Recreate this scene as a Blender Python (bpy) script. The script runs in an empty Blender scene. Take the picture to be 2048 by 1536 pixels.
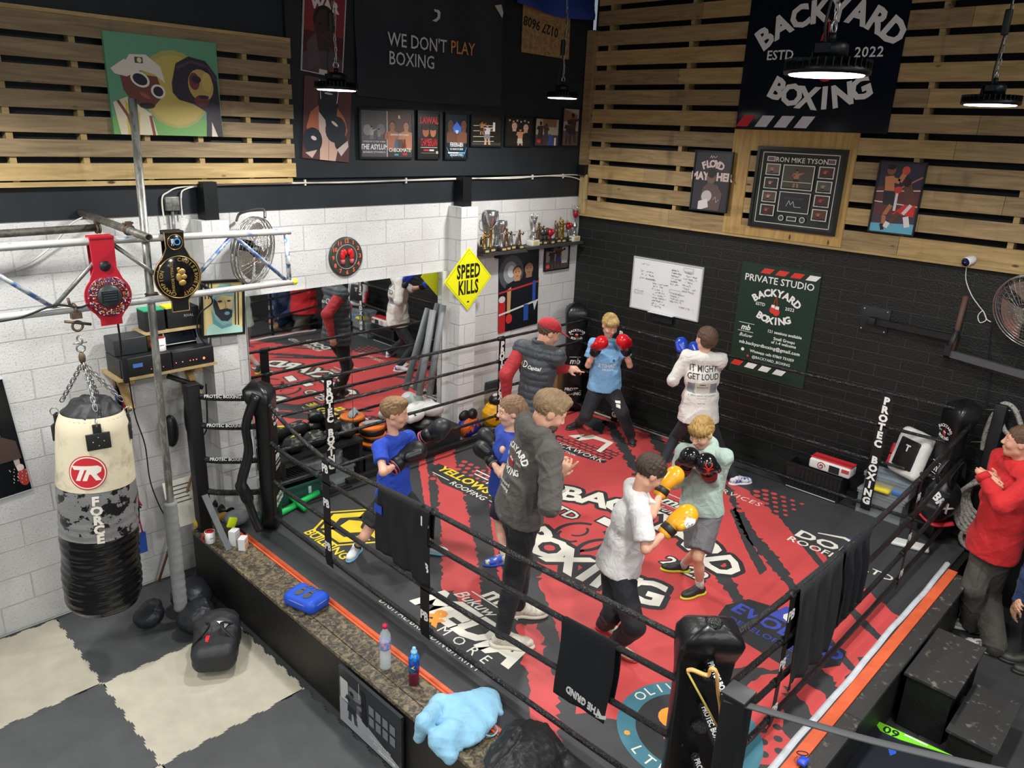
import bpy, bmesh, math, random
import numpy as np
from mathutils import Vector as V, Matrix, noise
from mathutils.bvhtree import BVHTree
from mathutils.geometry import tessellate_polygon
random.seed(7)
sc = bpy.context.scene
COL = sc.collection
PI = math.pi
# ------------------------------------------------------------------ camera
RT, DN, FW = V((0.699018, -0.713953, 0.040556)), V((-0.198027, -0.247756, -0.948368)), V((0.687138, 0.654895, -0.314568))
CAM = V((-7.47, -6.10, 3.80)); FPX = 1533.6
cd = bpy.data.cameras.new('camera'); cd.sensor_width = 36; cd.lens = FPX / 2048 * 36; cd.clip_start = .05; cd.clip_end = 60
co = bpy.data.objects.new('camera', cd); COL.objects.link(co)
co.matrix_world = Matrix(((RT.x, -DN.x, -FW.x, CAM.x), (RT.y, -DN.y, -FW.y, CAM.y), (RT.z, -DN.z, -FW.z, CAM.z), (0, 0, 0, 1)))
sc.camera = co
sc.view_settings.view_transform = 'Standard'; sc.view_settings.look = 'None'
sc.view_settings.gamma = 1; sc.view_settings.use_curve_mapping = False
sc.view_settings.exposure = 0.0
w = bpy.data.worlds.new('world'); sc.world = w; w.use_nodes = True
w.node_tree.nodes['Background'].inputs[0].default_value = (.75, .85, 1, 1)
w.node_tree.nodes['Background'].inputs[1].default_value = .3
# lamp positions: a regular grid of high-bay lamps, hanging at 4.04 m
LAMPS = [(-4.28, -1.27, 4.01), (-1.85, -1.22, 4.09), (-4.53, -4.81, 4.035), (-2.33, -4.81, 4.04),
         (-6.75, -1.25, 4.04), (-6.75, -8.3, 4.04), (-4.4, -8.3, 4.04), (-9.2, -4.8, 4.04), (-9.2, -1.3, 4.04)]
LAMP_W = 58
for i, p in enumerate(LAMPS):
    ld = bpy.data.lights.new('high_bay_light', 'AREA'); ld.shape = 'DISK'; ld.size = .26
    ld.energy = LAMP_W; ld.color = (1, .985, .95); ld.spread = math.radians(170)
    lo = bpy.data.objects.new('high_bay_light', ld); COL.objects.link(lo); lo.location = (p[0], p[1], p[2] - .012)
    lo['kind'] = 'structure'

# added fill lights that brighten the upper walls from behind the viewing gallery
FILL_STRIPS = [(-9.3, -8.2, 6.1), (-6.0, -9.3, 6.1), (-9.3, -4.2, 6.1), (-2.8, -8.2, 6.1)]
for p in FILL_STRIPS:
    ld = bpy.data.lights.new('fill_light', 'AREA'); ld.shape = 'RECTANGLE'; ld.size = 1.5; ld.size_y = .12
    ld.energy = 85; ld.color = (.93, .97, 1)
    lo = bpy.data.objects.new('fill_light', ld); COL.objects.link(lo); lo.location = (p[0], p[1], p[2] - .06); lo['kind'] = 'structure'

# ------------------------------------------------------------------ pixel -> place (2048x1536 frame)
def ray(u, v): return RT * ((u - 1024) / FPX) + DN * ((v - 768) / FPX) + FW
def oX(u, v, x=0.0): r = ray(u, v); return CAM + r * ((x - CAM.x) / r.x)
def oY(u, v, y=0.0): r = ray(u, v); return CAM + r * ((y - CAM.y) / r.y)
def oZ(u, v, z=0.0): r = ray(u, v); return CAM + r * ((z - CAM.z) / r.z)
def proj(p):
    q = V(p) - CAM; z = q.dot(FW); return (1024 + FPX * q.dot(RT) / z, 768 + FPX * q.dot(DN) / z)
def hdir(a):
    d = CAM - a; d.z = 0; return d.normalized()
def oP(a, u, v, off=0.0):   # on the upright plane through a that faces the viewer's side of the room
    d = hdir(a); a = a + d * off; r = ray(u, v); return CAM + r * ((a - CAM).dot(d) / r.dot(d))

# ------------------------------------------------------------------ materials
MC = {}
def srgb(c):
    if isinstance(c, str):
        c = [int(c[i:i + 2], 16) / 255 for i in (0, 2, 4)]
    return tuple((x / 12.92 if x <= .04045 else ((x + .055) / 1.055) ** 2.4) for x in c)
def mat(name, col, rough=.6, metal=0, var=0, vs=6, bump=0, bs=80, emit=0, alpha=1, trans=0, col2=None, spec=.5, coat=0, stretch=None, sheen=0, ior=1.45, thr=None):
    if name in MC: return MC[name]
    m = bpy.data.materials.new(name); m.use_nodes = True; MC[name] = m
    nt = m.node_tree; b = nt.nodes['Principled BSDF']; c = srgb(col)
    b.inputs['Base Color'].default_value = (*c, 1); b.inputs['Roughness'].default_value = rough
    b.inputs['Metallic'].default_value = metal; b.inputs['Specular IOR Level'].default_value = spec
    b.inputs['IOR'].default_value = ior
    if coat: b.inputs['Coat Weight'].default_value = coat
    if sheen: b.inputs['Sheen Weight'].default_value = sheen; b.inputs['Sheen Roughness'].default_value = .5
    if alpha < 1: b.inputs['Alpha'].default_value = alpha
    if trans: b.inputs['Transmission Weight'].default_value = trans
    if emit: b.inputs['Emission Color'].default_value = (*c, 1); b.inputs['Emission Strength'].default_value = emit
    if var or col2 or bump:
        tc = nt.nodes.new('ShaderNodeTexCoord'); mp = nt.nodes.new('ShaderNodeMapping')
        nt.links.new(tc.outputs['Object'], mp.inputs[0])
        if stretch: mp.inputs['Scale'].default_value = stretch
    if var or col2:
        n = nt.nodes.new('ShaderNodeTexNoise'); n.inputs['Scale'].default_value = vs; n.inputs['Detail'].default_value = 6; n.inputs['Roughness'].default_value = .65
        nt.links.new(mp.outputs[0], n.inputs['Vector'])
        r = nt.nodes.new('ShaderNodeValToRGB'); nt.links.new(n.outputs['Fac'], r.inputs[0])
        c2 = srgb(col2) if col2 else tuple(x * (1 - var) for x in c)
        lo, hi = thr or (.35, .65)
        r.color_ramp.elements[0].position = lo; r.color_ramp.elements[1].position = hi
        r.color_ramp.elements[0].color = (*c2, 1); r.color_ramp.elements[1].color = (*c, 1)
        nt.links.new(r.outputs[0], b.inputs['Base Color'])
    if bump:
        n2 = nt.nodes.new('ShaderNodeTexNoise'); n2.inputs['Scale'].default_value = bs; n2.inputs['Detail'].default_value = 4
        nt.links.new(mp.outputs[0], n2.inputs['Vector'])
        bp = nt.nodes.new('ShaderNodeBump'); bp.inputs['Strength'].default_value = bump; bp.inputs['Distance'].default_value = .01
        nt.links.new(n2.outputs['Fac'], bp.inputs['Height']); nt.links.new(bp.outputs[0], b.inputs['Normal'])
    return m
def ink(c, rough=.55):   # flat printed or painted colour
    return mat('ink_' + c + ('' if rough == .55 else str(int(rough * 100))), c, rough)

def masonry(name, col, mortar, bw, bh, ms, axis, bump=.6, pit=0, rough=.8, off=(0, 0), dirt=None, spec=.4, mbump=1):
    m = bpy.data.materials.new(name); m.use_nodes = True; nt = m.node_tree; L = nt.links; b = nt.nodes['Principled BSDF']
    N = nt.nodes.new; tc = N('ShaderNodeTexCoord'); sx = N('ShaderNodeSeparateXYZ'); cx = N('ShaderNodeCombineXYZ')
    L.new(tc.outputs['Object'], sx.inputs[0]); a = {'x': 0, 'y': 1}
    if axis == 'xy':
        ad = N('ShaderNodeMath'); L.new(sx.outputs[0], ad.inputs[0]); L.new(sx.outputs[1], ad.inputs[1]); L.new(ad.outputs[0], cx.inputs[0])
    else: L.new(sx.outputs[a[axis]], cx.inputs[0])
    L.new(sx.outputs[2], cx.inputs[1])
    mp = N('ShaderNodeMapping'); mp.inputs['Location'].default_value = (off[0], off[1], 0); L.new(cx.outputs[0], mp.inputs[0])
    ns = N('ShaderNodeTexNoise'); ns.inputs['Scale'].default_value = 9; L.new(tc.outputs['Object'], ns.inputs['Vector'])
    sc_ = N('ShaderNodeVectorMath'); sc_.operation = 'SCALE'; sc_.inputs['Scale'].default_value = .006; L.new(ns.outputs['Color'], sc_.inputs[0])
    av = N('ShaderNodeVectorMath'); L.new(mp.outputs[0], av.inputs[0]); L.new(sc_.outputs[0], av.inputs[1])
    br = N('ShaderNodeTexBrick'); L.new(av.outputs[0], br.inputs['Vector'])
    c = srgb(col); br.inputs['Color1'].default_value = (*c, 1); br.inputs['Color2'].default_value = (*[x * .93 for x in c], 1)
    br.inputs['Mortar'].default_value = (*srgb(mortar), 1); br.inputs['Scale'].default_value = 1
    br.inputs['Mortar Size'].default_value = ms; br.inputs['Mortar Smooth'].default_value = .4
    br.inputs['Brick Width'].default_value = bw; br.inputs['Row Height'].default_value = bh
    src = br.outputs['Color']
    hgt = N('ShaderNodeMath'); hgt.operation = 'MULTIPLY'; hgt.inputs[1].default_value = -mbump; L.new(br.outputs['Fac'], hgt.inputs[0]); hs = hgt.outputs[0]
    n3 = N('ShaderNodeTexNoise'); n3.inputs['Scale'].default_value = 60; n3.inputs['Detail'].default_value = 5; L.new(tc.outputs['Object'], n3.inputs['Vector'])
    ad2 = N('ShaderNodeMath'); ad2.operation = 'MULTIPLY_ADD'; ad2.inputs[1].default_value = .5; L.new(n3.outputs['Fac'], ad2.inputs[0]); L.new(hs, ad2.inputs[2]); hs = ad2.outputs[0]
    if pit:
        vo = N('ShaderNodeTexNoise'); vo.inputs['Scale'].default_value = 75; vo.inputs['Detail'].default_value = 3; L.new(tc.outputs['Object'], vo.inputs['Vector'])
        rp = N('ShaderNodeValToRGB'); rp.color_ramp.elements[0].position = .60; rp.color_ramp.elements[1].position = .68
        L.new(vo.outputs['Fac'], rp.inputs[0])
        s2 = N('ShaderNodeMath'); s2.operation = 'MULTIPLY_ADD'; s2.inputs[1].default_value = -pit; L.new(rp.outputs[0], s2.inputs[0]); L.new(hs, s2.inputs[2]); hs = s2.outputs[0]
    if dirt:
        n4 = N('ShaderNodeTexNoise'); n4.inputs['Scale'].default_value = 2.2; n4.inputs['Detail'].default_value = 8; L.new(tc.outputs['Object'], n4.inputs['Vector'])
        r4 = N('ShaderNodeValToRGB'); r4.color_ramp.elements[0].position = .42; r4.color_ramp.elements[1].position = .75; L.new(n4.outputs['Fac'], r4.inputs[0])
        mx = N('ShaderNodeMixRGB'); L.new(r4.outputs[0], mx.inputs[0]); L.new(src, mx.inputs[1]); mx.inputs[2].default_value = (*srgb(dirt), 1); src = mx.outputs[0]
    L.new(src, b.inputs['Base Color']); b.inputs['Roughness'].default_value = rough; b.inputs['Specular IOR Level'].default_value = spec
    bp = N('ShaderNodeBump'); bp.inputs['Strength'].default_value = bump; bp.inputs['Distance'].default_value = .012
    L.new(hs, bp.inputs['Height']); L.new(bp.outputs[0], b.inputs['Normal'])
    return m

def woodmat(name, c1, c2, axis='x', rough=.65, knots=True, stain='3a3020', rows=None):
    m = bpy.data.materials.new(name); m.use_nodes = True; MC[name] = m; nt = m.node_tree; L = nt.links; b = nt.nodes['Principled BSDF']; N = nt.nodes.new
    tc = N('ShaderNodeTexCoord'); mp = N('ShaderNodeMapping'); L.new(tc.outputs['Object'], mp.inputs[0])
    mp.inputs['Scale'].default_value = {'x': (1.2, 14, 14), 'y': (14, 1.2, 14), 'z': (14, 14, 1.2)}[axis]
    n = N('ShaderNodeTexNoise'); n.inputs['Scale'].default_value = 2.2; n.inputs['Detail'].default_value = 7; n.inputs['Distortion'].default_value = .8; L.new(mp.outputs[0], n.inputs['Vector'])
    r = N('ShaderNodeValToRGB'); r.color_ramp.elements[0].position = .3; r.color_ramp.elements[1].position = .7
    r.color_ramp.elements[0].color = (*srgb(c2), 1); r.color_ramp.elements[1].color = (*srgb(c1), 1); L.new(n.outputs['Fac'], r.inputs[0]); src = r.outputs[0]
    if knots:
        vo = N('ShaderNodeTexVoronoi'); vo.inputs['Scale'].default_value = 3.1
        m2 = N('ShaderNodeMapping'); L.new(tc.outputs['Object'], m2.inputs[0]); m2.inputs['Scale'].default_value = {'x': (.8, 2, 2), 'y': (2, .8, 2), 'z': (2, 2, .8)}[axis]
        L.new(m2.outputs[0], vo.inputs['Vector'])
        rk = N('ShaderNodeValToRGB'); rk.color_ramp.elements[0].position = .045; rk.color_ramp.elements[1].position = .09; L.new(vo.outputs['Distance'], rk.inputs[0])
        mx = N('ShaderNodeMixRGB'); mx.blend_type = 'MIX'; L.new(rk.outputs[0], mx.inputs[0]); mx.inputs[1].default_value = (*srgb('4a2e16'), 1); L.new(src, mx.inputs[2]); src = mx.outputs[0]
        ns = N('ShaderNodeTexNoise'); ns.inputs['Scale'].default_value = 1.3; ns.inputs['Detail'].default_value = 9
        m3 = N('ShaderNodeMapping'); L.new(tc.outputs['Object'], m3.inputs[0]); m3.inputs['Scale'].default_value = {'x': (4, 1, 1), 'y': (1, 4, 1), 'z': (1, 1, 4)}[axis]; L.new(m3.outputs[0], ns.inputs['Vector'])
        rs = N('ShaderNodeValToRGB'); rs.color_ramp.elements[0].position = .60; rs.color_ramp.elements[1].position = .78; L.new(ns.outputs['Fac'], rs.inputs[0])
        ms_ = N('ShaderNodeMath'); ms_.operation = 'MULTIPLY'; ms_.inputs[1].default_value = .55; L.new(rs.outputs[0], ms_.inputs[0])
        mx2 = N('ShaderNodeMixRGB'); L.new(ms_.outputs[0], mx2.inputs[0]); L.new(src, mx2.inputs[1]); mx2.inputs[2].default_value = (*srgb(stain), 1); src = mx2.outputs[0]
    L.new(src, b.inputs['Base Color']); b.inputs['Roughness'].default_value = rough
    bp = N('ShaderNodeBump'); bp.inputs['Strength'].default_value = .25; bp.inputs['Distance'].default_value = .004
    L.new(n.outputs['Fac'], bp.inputs['Height']); L.new(bp.outputs[0], b.inputs['Normal'])
    return m

def patches(name, c1, c2, scale=5, lo=.5, hi=.53, rough=.5, stretch=(1, 1, 1), detail=8, bump=0, metal=0, rough2=None):
    """two colours with a hard, worn edge between them (paint wear)"""
    m = mat(name, c1, rough, col2=c2, vs=scale, stretch=stretch, thr=(lo, hi), bump=bump, metal=metal)
    for n in m.node_tree.nodes:
        if n.type == 'TEX_NOISE' and abs(n.inputs['Scale'].default_value - scale) < 1e-6: n.inputs['Detail'].default_value = detail
    return m

# ------------------------------------------------------------------ mesh builder
def frame(z, x=None):
    z = V(z).normalized(); x = V(x) if x is not None else (V((0, 0, 1)) if abs(z.z) < .95 else V((1, 0, 0)))
    x = (x - z * x.dot(z)).normalized(); y = z.cross(x); return Matrix((x, y, z)).transposed()
class MB:
    def __init__(s): s.v = []; s.f = []; s.m = []; s.sm = []
    def add(s, vs, fs, mi=0, sm=False):
        o = len(s.v); s.v += [tuple(p) for p in vs]; s.f += [tuple(i + o for i in f) for f in fs]
        s.m += [mi] * len(fs); s.sm += [sm] * len(fs); return s
    def box(s, c, d, R=None, mi=0):
        c = V(c); h = [x / 2 for x in d]; R = R or Matrix.Identity(3)
        vs = [c + R @ V((a * h[0], b * h[1], e * h[2])) for a in (-1, 1) for b in (-1, 1) for e in (-1, 1)]
        return s.add(vs, [(0, 1, 3, 2), (4, 6, 7, 5), (0, 4, 5, 1), (2, 3, 7, 6), (0, 2, 6, 4), (1, 5, 7, 3)], mi)
    def bb(s, a, b, mi=0):
        return s.box([(a[i] + b[i]) / 2 for i in range(3)], [abs(b[i] - a[i]) for i in range(3)], None, mi)
    def rbox(s, c, d, r=.01, R=None, mi=0, n=3):   # rounded box
        c = V(c); R = R or Matrix.Identity(3); hx, hy, hz = [max(x / 2 - r, 1e-4) for x in d]; vs = []; fs = []
        st = []
        for k in range(2 * n + 2):
            t = -PI / 2 + PI * (k if k <= n else k - 1) / (2 * n) if True else 0
            st.append((math.cos(t) * r, math.sin(t) * r + (hz if k > n else -hz)))
        ring = []
        for q, (sx, sy) in enumerate(((1, 1), (-1, 1), (-1, -1), (1, -1))):
            for k in range(n + 1):
                a = PI / 2 * q + PI / 2 * k / n; ring.append((sx * hx, sy * hy, math.cos(a), math.sin(a)))
        N = len(ring)
        for (rr, z) in st:
            for (x, y, ca, sa) in ring: vs.append(c + R @ V((x + ca * rr, y + sa * rr, z)))
        for j in range(len(st) - 1):
            for i in range(N): fs.append((j * N + i, j * N + (i + 1) % N, (j + 1) * N + (i + 1) % N, (j + 1) * N + i))
        fs.append(tuple(range(N - 1, -1, -1))); fs.append(tuple((len(st) - 1) * N + i for i in range(N)))
        return s.add(vs, fs, mi, True)
    def tube(s, pts, r, n=10, mi=0, cap=True, closed=False, sx=1.0, sm=True, up=None):
        pts = [V(p) for p in pts]; N = len(pts); rs = r if isinstance(r, (list, tuple)) else [r] * N; vs = []; fs = []
        px = None
        for i, p in enumerate(pts):
            a = pts[(i - 1) % N] if (i or closed) else p; b = pts[(i + 1) % N] if (i < N - 1 or closed) else p
            t = (b - a).normalized()
            if up is not None: x = V(up) - t * V(up).dot(t)
            elif px is None: x = V((0, 0, 1)) if abs(t.z) < .9 else V((1, 0, 0)); x = x - t * x.dot(t)
            else: x = px - t * px.dot(t)
            x.normalize(); px = x; y = t.cross(x)
            for k in range(n): an = 2 * PI * k / n; vs.append(p + x * math.cos(an) * rs[i] * sx + y * math.sin(an) * rs[i])
        for i in range(N if closed else N - 1):
            j = (i + 1) % N
            for k in range(n): fs.append((i * n + k, i * n + (k + 1) % n, j * n + (k + 1) % n, j * n + k))
        if cap and not closed: fs.append(tuple(range(n - 1, -1, -1))); fs.append(tuple((N - 1) * n + k for k in range(n)))
        return s.add(vs, fs, mi, sm)
    def lathe(s, c, prof, R=None, n=24, mi=0, sm=True, arc=1.0):
        c = V(c); R = R or Matrix.Identity(3); vs = []; fs = []; P = len(prof); n2 = n if arc == 1 else n + 1
        for (r, z) in prof:
            for k in range(n2): a = 2 * PI * arc * k / n; vs.append(c + R @ V((r * math.cos(a), r * math.sin(a), z)))
        for j in range(P - 1):
            for k in range(n if arc == 1 else n): fs.append((j * n2 + k, j * n2 + (k + 1) % n2, (j + 1) * n2 + (k + 1) % n2, (j + 1) * n2 + k))
        if arc == 1:
            if prof[0][0] > 1e-5: fs.append(tuple(range(n - 1, -1, -1)))
            if prof[-1][0] > 1e-5: fs.append(tuple((P - 1) * n + k for k in range(n)))
        return s.add(vs, fs, mi, sm)
    def ell(s, c, rad, R=None, n=16, mi=0):
        R = R or Matrix.Identity(3); S = Matrix.Diagonal(V(rad)); m = n // 2
        return s.lathe(c, [(math.sin(PI * k / m), -math.cos(PI * k / m)) for k in range(m + 1)], R @ S, n, mi)
    def ring(s, c, R0, r, R=None, n=24, k=8, mi=0):
        R = R or Matrix.Identity(3); c = V(c)
        return s.tube([c + R @ V((R0 * math.cos(2 * PI * i / n), R0 * math.sin(2 * PI * i / n), 0)) for i in range(n)], r, k, mi, closed=True)
    def prism(s, poly, F, O, t, mi=0, mis=None):   # poly in 2d, frame F columns = right, up, normal; thickness t along normal (backwards)
        O = V(O); n = len(poly); A = [O + F @ V((x, y, 0)) for x, y in poly]; B = [a - F @ V((0, 0, t)) for a in A]
        tr = tessellate_polygon([[V((x, y, 0)) for x, y in poly]])
        ar = sum(poly[i][0] * poly[(i + 1) % n][1] - poly[(i + 1) % n][0] * poly[i][1] for i in range(n))
        fr = []
        for a, b, c_ in tr:
            p, q, r_ = poly[a], poly[b], poly[c_]
            if (q[0] - p[0]) * (r_[1] - p[1]) - (q[1] - p[1]) * (r_[0] - p[0]) < 0: b, c_ = c_, b
            fr.append((a, b, c_))
        if t <= 0: return s.add(A, fr, mi)
        sd = [(i, (i + 1) % n, n + (i + 1) % n, n + i) for i in range(n)] if ar < 0 else [((i + 1) % n, i, n + i, n + (i + 1) % n) for i in range(n)]
        s.add(A + B, fr + [(n + c_, n + b, n + a) for a, b, c_ in fr], mi); return s.add(A + B, sd, mi if mis is None else mis)
    def text(s, txt, F, O, size, mi=0, bold=.0, ax='CENTER', ext=0, sp=1.0, shear=0, sy=1.0, res=2):
        vs, fs = textmesh(txt, bold, ax, ext / size if size else 0, sp, shear, res); O = V(O)
        return s.add([O + F @ V((x * size, y * size * sy, z * size)) for x, y, z in vs], fs, mi)
    def grid(s, fn, nu, nv, mi=0, sm=True, wu=False):
        vs = [fn(i / (nu if not wu else nu), j / nv) for j in range(nv + 1) for i in range(nu if wu else nu + 1)]
        W = nu if wu else nu + 1
        fs = [(j * W + i, j * W + (i + 1) % W, (j + 1) * W + (i + 1) % W, (j + 1) * W + i) for j in range(nv) for i in range(nu)]
        return s.add(vs, fs, mi, sm)
    def build(s, name, mats, parent=None, **tags):
        me = bpy.data.meshes.new(name); me.from_pydata(s.v, [], s.f)
        ms = mats if isinstance(mats, (list, tuple)) else [mats]
        for m in ms: me.materials.append(m)
        me.polygons.foreach_set('material_index', s.m); me.polygons.foreach_set('use_smooth', s.sm); me.update()
        o = bpy.data.objects.new(name, me); COL.objects.link(o)
        if parent is not None: o.parent = parent
        for k, v in tags.items(): o[k] = v
        return o
TM = {}
def textmesh(txt, bold=0, ax='CENTER', ext=0, sp=1.0, shear=0, res=2):
    key = (txt, bold, ax, round(ext, 4), sp, shear, res)
    if key in TM: return TM[key]
    cu = bpy.data.curves.new('t', 'FONT'); cu.body = txt; cu.size = 1; cu.align_x = ax; cu.align_y = 'CENTER'; cu.offset = bold
    cu.space_character = sp; cu.shear = shear; cu.resolution_u = res; cu.extrude = ext; cu.fill_mode = 'FRONT' if not ext else 'BOTH'
    ob = bpy.data.objects.new('t', cu); me = ob.to_mesh()
    r = ([tuple(v.co) for v in me.vertices], [tuple(p.vertices) for p in me.polygons])
    ob.to_mesh_clear(); bpy.data.objects.remove(ob); bpy.data.curves.remove(cu); TM[key] = r; return r
def arctext(b, txt, F, C, R, size, a0, a1, mi=0, bold=.03, flip=False, lift=0, sy=1):
    """letters along an arc of radius R about C (2d in frame F); angles in degrees from up, clockwise"""
    C = V(C) + F @ V((0, 0, lift))
    for i, ch in enumerate(txt):
        a = math.radians(a0 + (a1 - a0) * (i / (len(txt) - 1) if len(txt) > 1 else 0)); 
        p = V((math.sin(a) * R, math.cos(a) * R, 0)); rot = -a if not flip else -a + PI
        M_ = Matrix.Rotation(rot, 3, 'Z'); b.text(ch, F @ M_, C + F @ p + F @ V((0, 0, i * 5e-5)), size, mi, bold, sy=sy)
def empty(name, loc, label=None, cat=None, group=None, rz=0):
    o = bpy.data.objects.new(name, None); COL.objects.link(o); o.location = loc; o.rotation_euler[2] = rz; o.empty_display_size = .05
    tag(o, label, cat, group); return o
def tag(o, label=None, cat=None, group=None, kind=None):
    if label: o['label'] = label
    if cat: o['category'] = cat
    if group: o['group'] = group
    if kind: o['kind'] = kind
    return o
class Th:   # a thing whose parts are given in world coordinates
    def __init__(s, name, loc, label, cat, group=None):
        s.o = empty(name, loc, label, cat, group); s.l = V(loc)
    def part(s, name, mb, mats, parent=None, **t):
        p = parent or s.o
        o = mb.build(name, mats, None, **t)
        off = -s.l if parent is None else -s.l
        o.data.transform(Matrix.Translation(off)); o.parent = p; return o
def one(name, mb, mats, label, cat, group=None, loc=None):
    o = mb.build(name, mats)
    c = V(loc) if loc is not None else sum((V(v) for v in mb.v), V()) / len(mb.v)
    o.data.transform(Matrix.Translation(-c)); o.location = c; tag(o, label, cat, group); return o
def struct(name, mb, mats): return tag(mb.build(name, mats), kind='structure')
def copytree(o, parent=None, **kw):
    c = o.copy(); COL.objects.link(c); c.parent = parent
    for ch in o.children: copytree(ch, c)
    return c
def sm_path(pts, n=6):   # Catmull-Rom
    pts = [V(p) for p in pts]; out = []
    for i in range(len(pts) - 1):
        p0 = pts[max(i - 1, 0)]; p1 = pts[i]; p2 = pts[i + 1]; p3 = pts[min(i + 2, len(pts) - 1)]
        for k in range(n):
            t = k / n; out.append(.5 * ((2 * p1) + (p2 - p0) * t + (2 * p0 - 5 * p1 + 4 * p2 - p3) * t * t + (-p0 + 3 * p1 - 3 * p2 + p3) * t ** 3))
    out.append(pts[-1]); return out
FW_ = Matrix(((1, 0, 0), (0, 0, -1), (0, 1, 0)))   # frame on wall at y=0 : right +x, up z, normal -y
FB_ = Matrix(((0, 0, -1), (-1, 0, 0), (0, 1, 0)))  # frame on wall at x=0 : right -y, up z, normal -x
FC_ = Matrix(((0, 1, 0), (-1, 0, 0), (0, 0, 1)))   # on the canvas: right -y, up +x, normal z
# ================================================================== ROOM SHELL
white = masonry('painted_block_white', 'd2d2d1', 'b3b3b2', .45, .225, .006, 'x', bump=.5, pit=1.1, rough=.75, dirt='c0bfbc')
black_up = mat('black_boarding', '20262c', .5, var=.35, vs=3, bump=.06, bs=12)
blackbrick = masonry('painted_brick_black', '1a1c1c', '3c3c38', .44, .1085, .004, 'y', bump=1, rough=.42, off=(0, .022), spec=.35)
white_xy = masonry('painted_block_pillar', 'd2d2d1', 'b3b3b2', .45, .225, .006, 'xy', bump=.5, pit=1.2, rough=.75)
concrete = mat('dark_floor', '3a3b3c', .7, var=.3, vs=2)
b = MB(); b.bb((-12, -11, -.06), (.3, .4, -.012)); struct('floor', b, concrete)
ceil = mat('dark_ceiling', '23282d', .8)
b = MB(); b.bb((-12, -11, 6.2), (.3, .4, 6.3)); struct('ceiling', b, ceil)
b = MB(); b.bb((-12, 0, -.012), (0, .2, 3.07)); struct('wall_back', b, white)
b = MB(); b.bb((-12, .02, 3.07), (0, .2, 6.2), 0); b.bb((-12, -.012, 3.07), (0, .02, 3.30), 0)
# black boarding above the blockwork, and the flange along its foot
b.bb((-3.92, -.02, 3.33), (0, .02, 6.2))
struct('wall_back_upper', b, black_up)
b = MB(); b.bb((0, -11, -.012), (.2, 0, 2.86)); struct('wall_right', b, blackbrick)
b = MB(); b.bb((.08, -11, 2.86), (.2, 0, 6.2)); struct('wall_right_upper', b, mat('void_black', '101316', .8))
b = MB(); b.bb((-12.2, -11, -.012), (-12, .4, 6.2)); struct('wall_left', b, masonry('block_left', 'd6d6d4', 'c4c4c2', .45, .225, .007, 'y', bump=.5, rough=.8))
b = MB(); b.bb((-12, -11.2, -.012), (.3, -11, 6.2)); struct('wall_front', b, masonry('block_front', 'd6d6d4', 'c4c4c2', .45, .225, .007, 'x', bump=.5, rough=.8))
# pilasters of the blockwork
for i, (x0, x1, d) in enumerate(((-2.15, -1.92, .2), (-4.85, -4.63, .2))):
    b = MB(); b.bb((x0 + .02, -d, -.012), (x1 + .02, -.001, 3.03), 0); o = struct('wall_pilaster_%d' % (i + 1), b, white_xy)
    b = MB(); b.bb((x0 + .08, -.15, 3.03), (x1 - .03, -.013, 3.32));  struct('trim_%d' % (i + 1), b, mat('black_steel', '15181b', .45, .3, var=.4, vs=20))
# wood cladding, left wall: seven wide boards on battens
pine = woodmat('weathered_pine', 'a08a66', '75624a', 'x'); pine_f = woodmat('fresh_pine', 'c0a673', '9c8350', 'x')
b = MB(); z0 = 3.345
for k in range(7):
    zc = z0 + .155 * k
    zb, zt = zc, zc + (.112 if k < 6 else .125)
    xs = [-9.5, -3.925 - (.006 * (k % 3))]
    b.bb((xs[0], -.09, zb), (xs[1], -.068, zt), 1 if k == 0 else 0)
for x in (-3.97, -4.32, -4.72, -5.12, -5.55, -6.0, -6.45, -6.9, -7.4, -7.9, -8.4): b.bb((x - .02, -.068, 3.33), (x + .02, .02, 4.42), 1)
b.bb((-9.5, -.1, 4.40), (-3.93, .02, 4.425), 1); b.bb((-9.5, -.075, 3.30), (-3.95, .02, 3.333), 1)
struct('trim_3', b, [pine, pine_f])
# wood cladding, right wall
pb = [woodmat('cladding_board_%d' % i, c1, c2, 'y') for i, (c1, c2) in enumerate((('ac9168', '85704a'), ('9e865f', '776242'), ('b59a68', '927849')))]
b = MB(); k = 0; z = 2.865
rr = random.Random(4)
while z < 6.1:
    hgt = .15 if k else .17; y0 = -.14
    cuts = [y0] + sorted([-rr.uniform(.8, 3), -rr.uniform(3.5, 6)], reverse=True) + [-9.5]
    for a in range(len(cuts) - 1):
        b.bb((-.062 - .002 * (a % 2), cuts[a + 1] + .003, z), (-.04, cuts[a], z + hgt), (k + a) % 3)
    k += 1; z += .206 if k > 1 else .225
for y in (-.3, -1.35, -2.6, -3.75, -4.6, -5.6, -6.6, -7.8): b.bb((-.04, y - .035, 2.865), (.08, y + .01, 6.1), 2)
b.bb((-.11, -.135, 3.35), (-.02, -.03, 4.9), 1)
b.bb((-.09, -9.5, 2.845), (-.0, -.02, 2.867), 2)
struct('trim_4', b, pb)
# timber box in the corner under the cladding
b = MB(); b.bb((-.075, -.13, 2.87), (-.02, -.03, 3.33), 0); b.bb((-.10, -.16, 2.87), (-.07, -.12, 3.33), 0); struct('trim_5', b, woodmat('corner_timber', 'b9a273', '8f7b50', 'z'))
b = MB(); b.bb((-.14, -.14, 3.32), (-.03, -.025, 3.44)); struct('trim_6', b, MC['black_steel'])
# plinth kerb along the black wall, skirting pipe
b = MB(); b.bb((-.2, -11, -.012), (-.001, -.35, .56)); b.bb((-.11, -11, .56), (-.001, -.35, .64)); struct('trim_7', b, mat('black_kerb', '1d1d1c', .5, var=.3, vs=9, bump=.2, bs=30))
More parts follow.
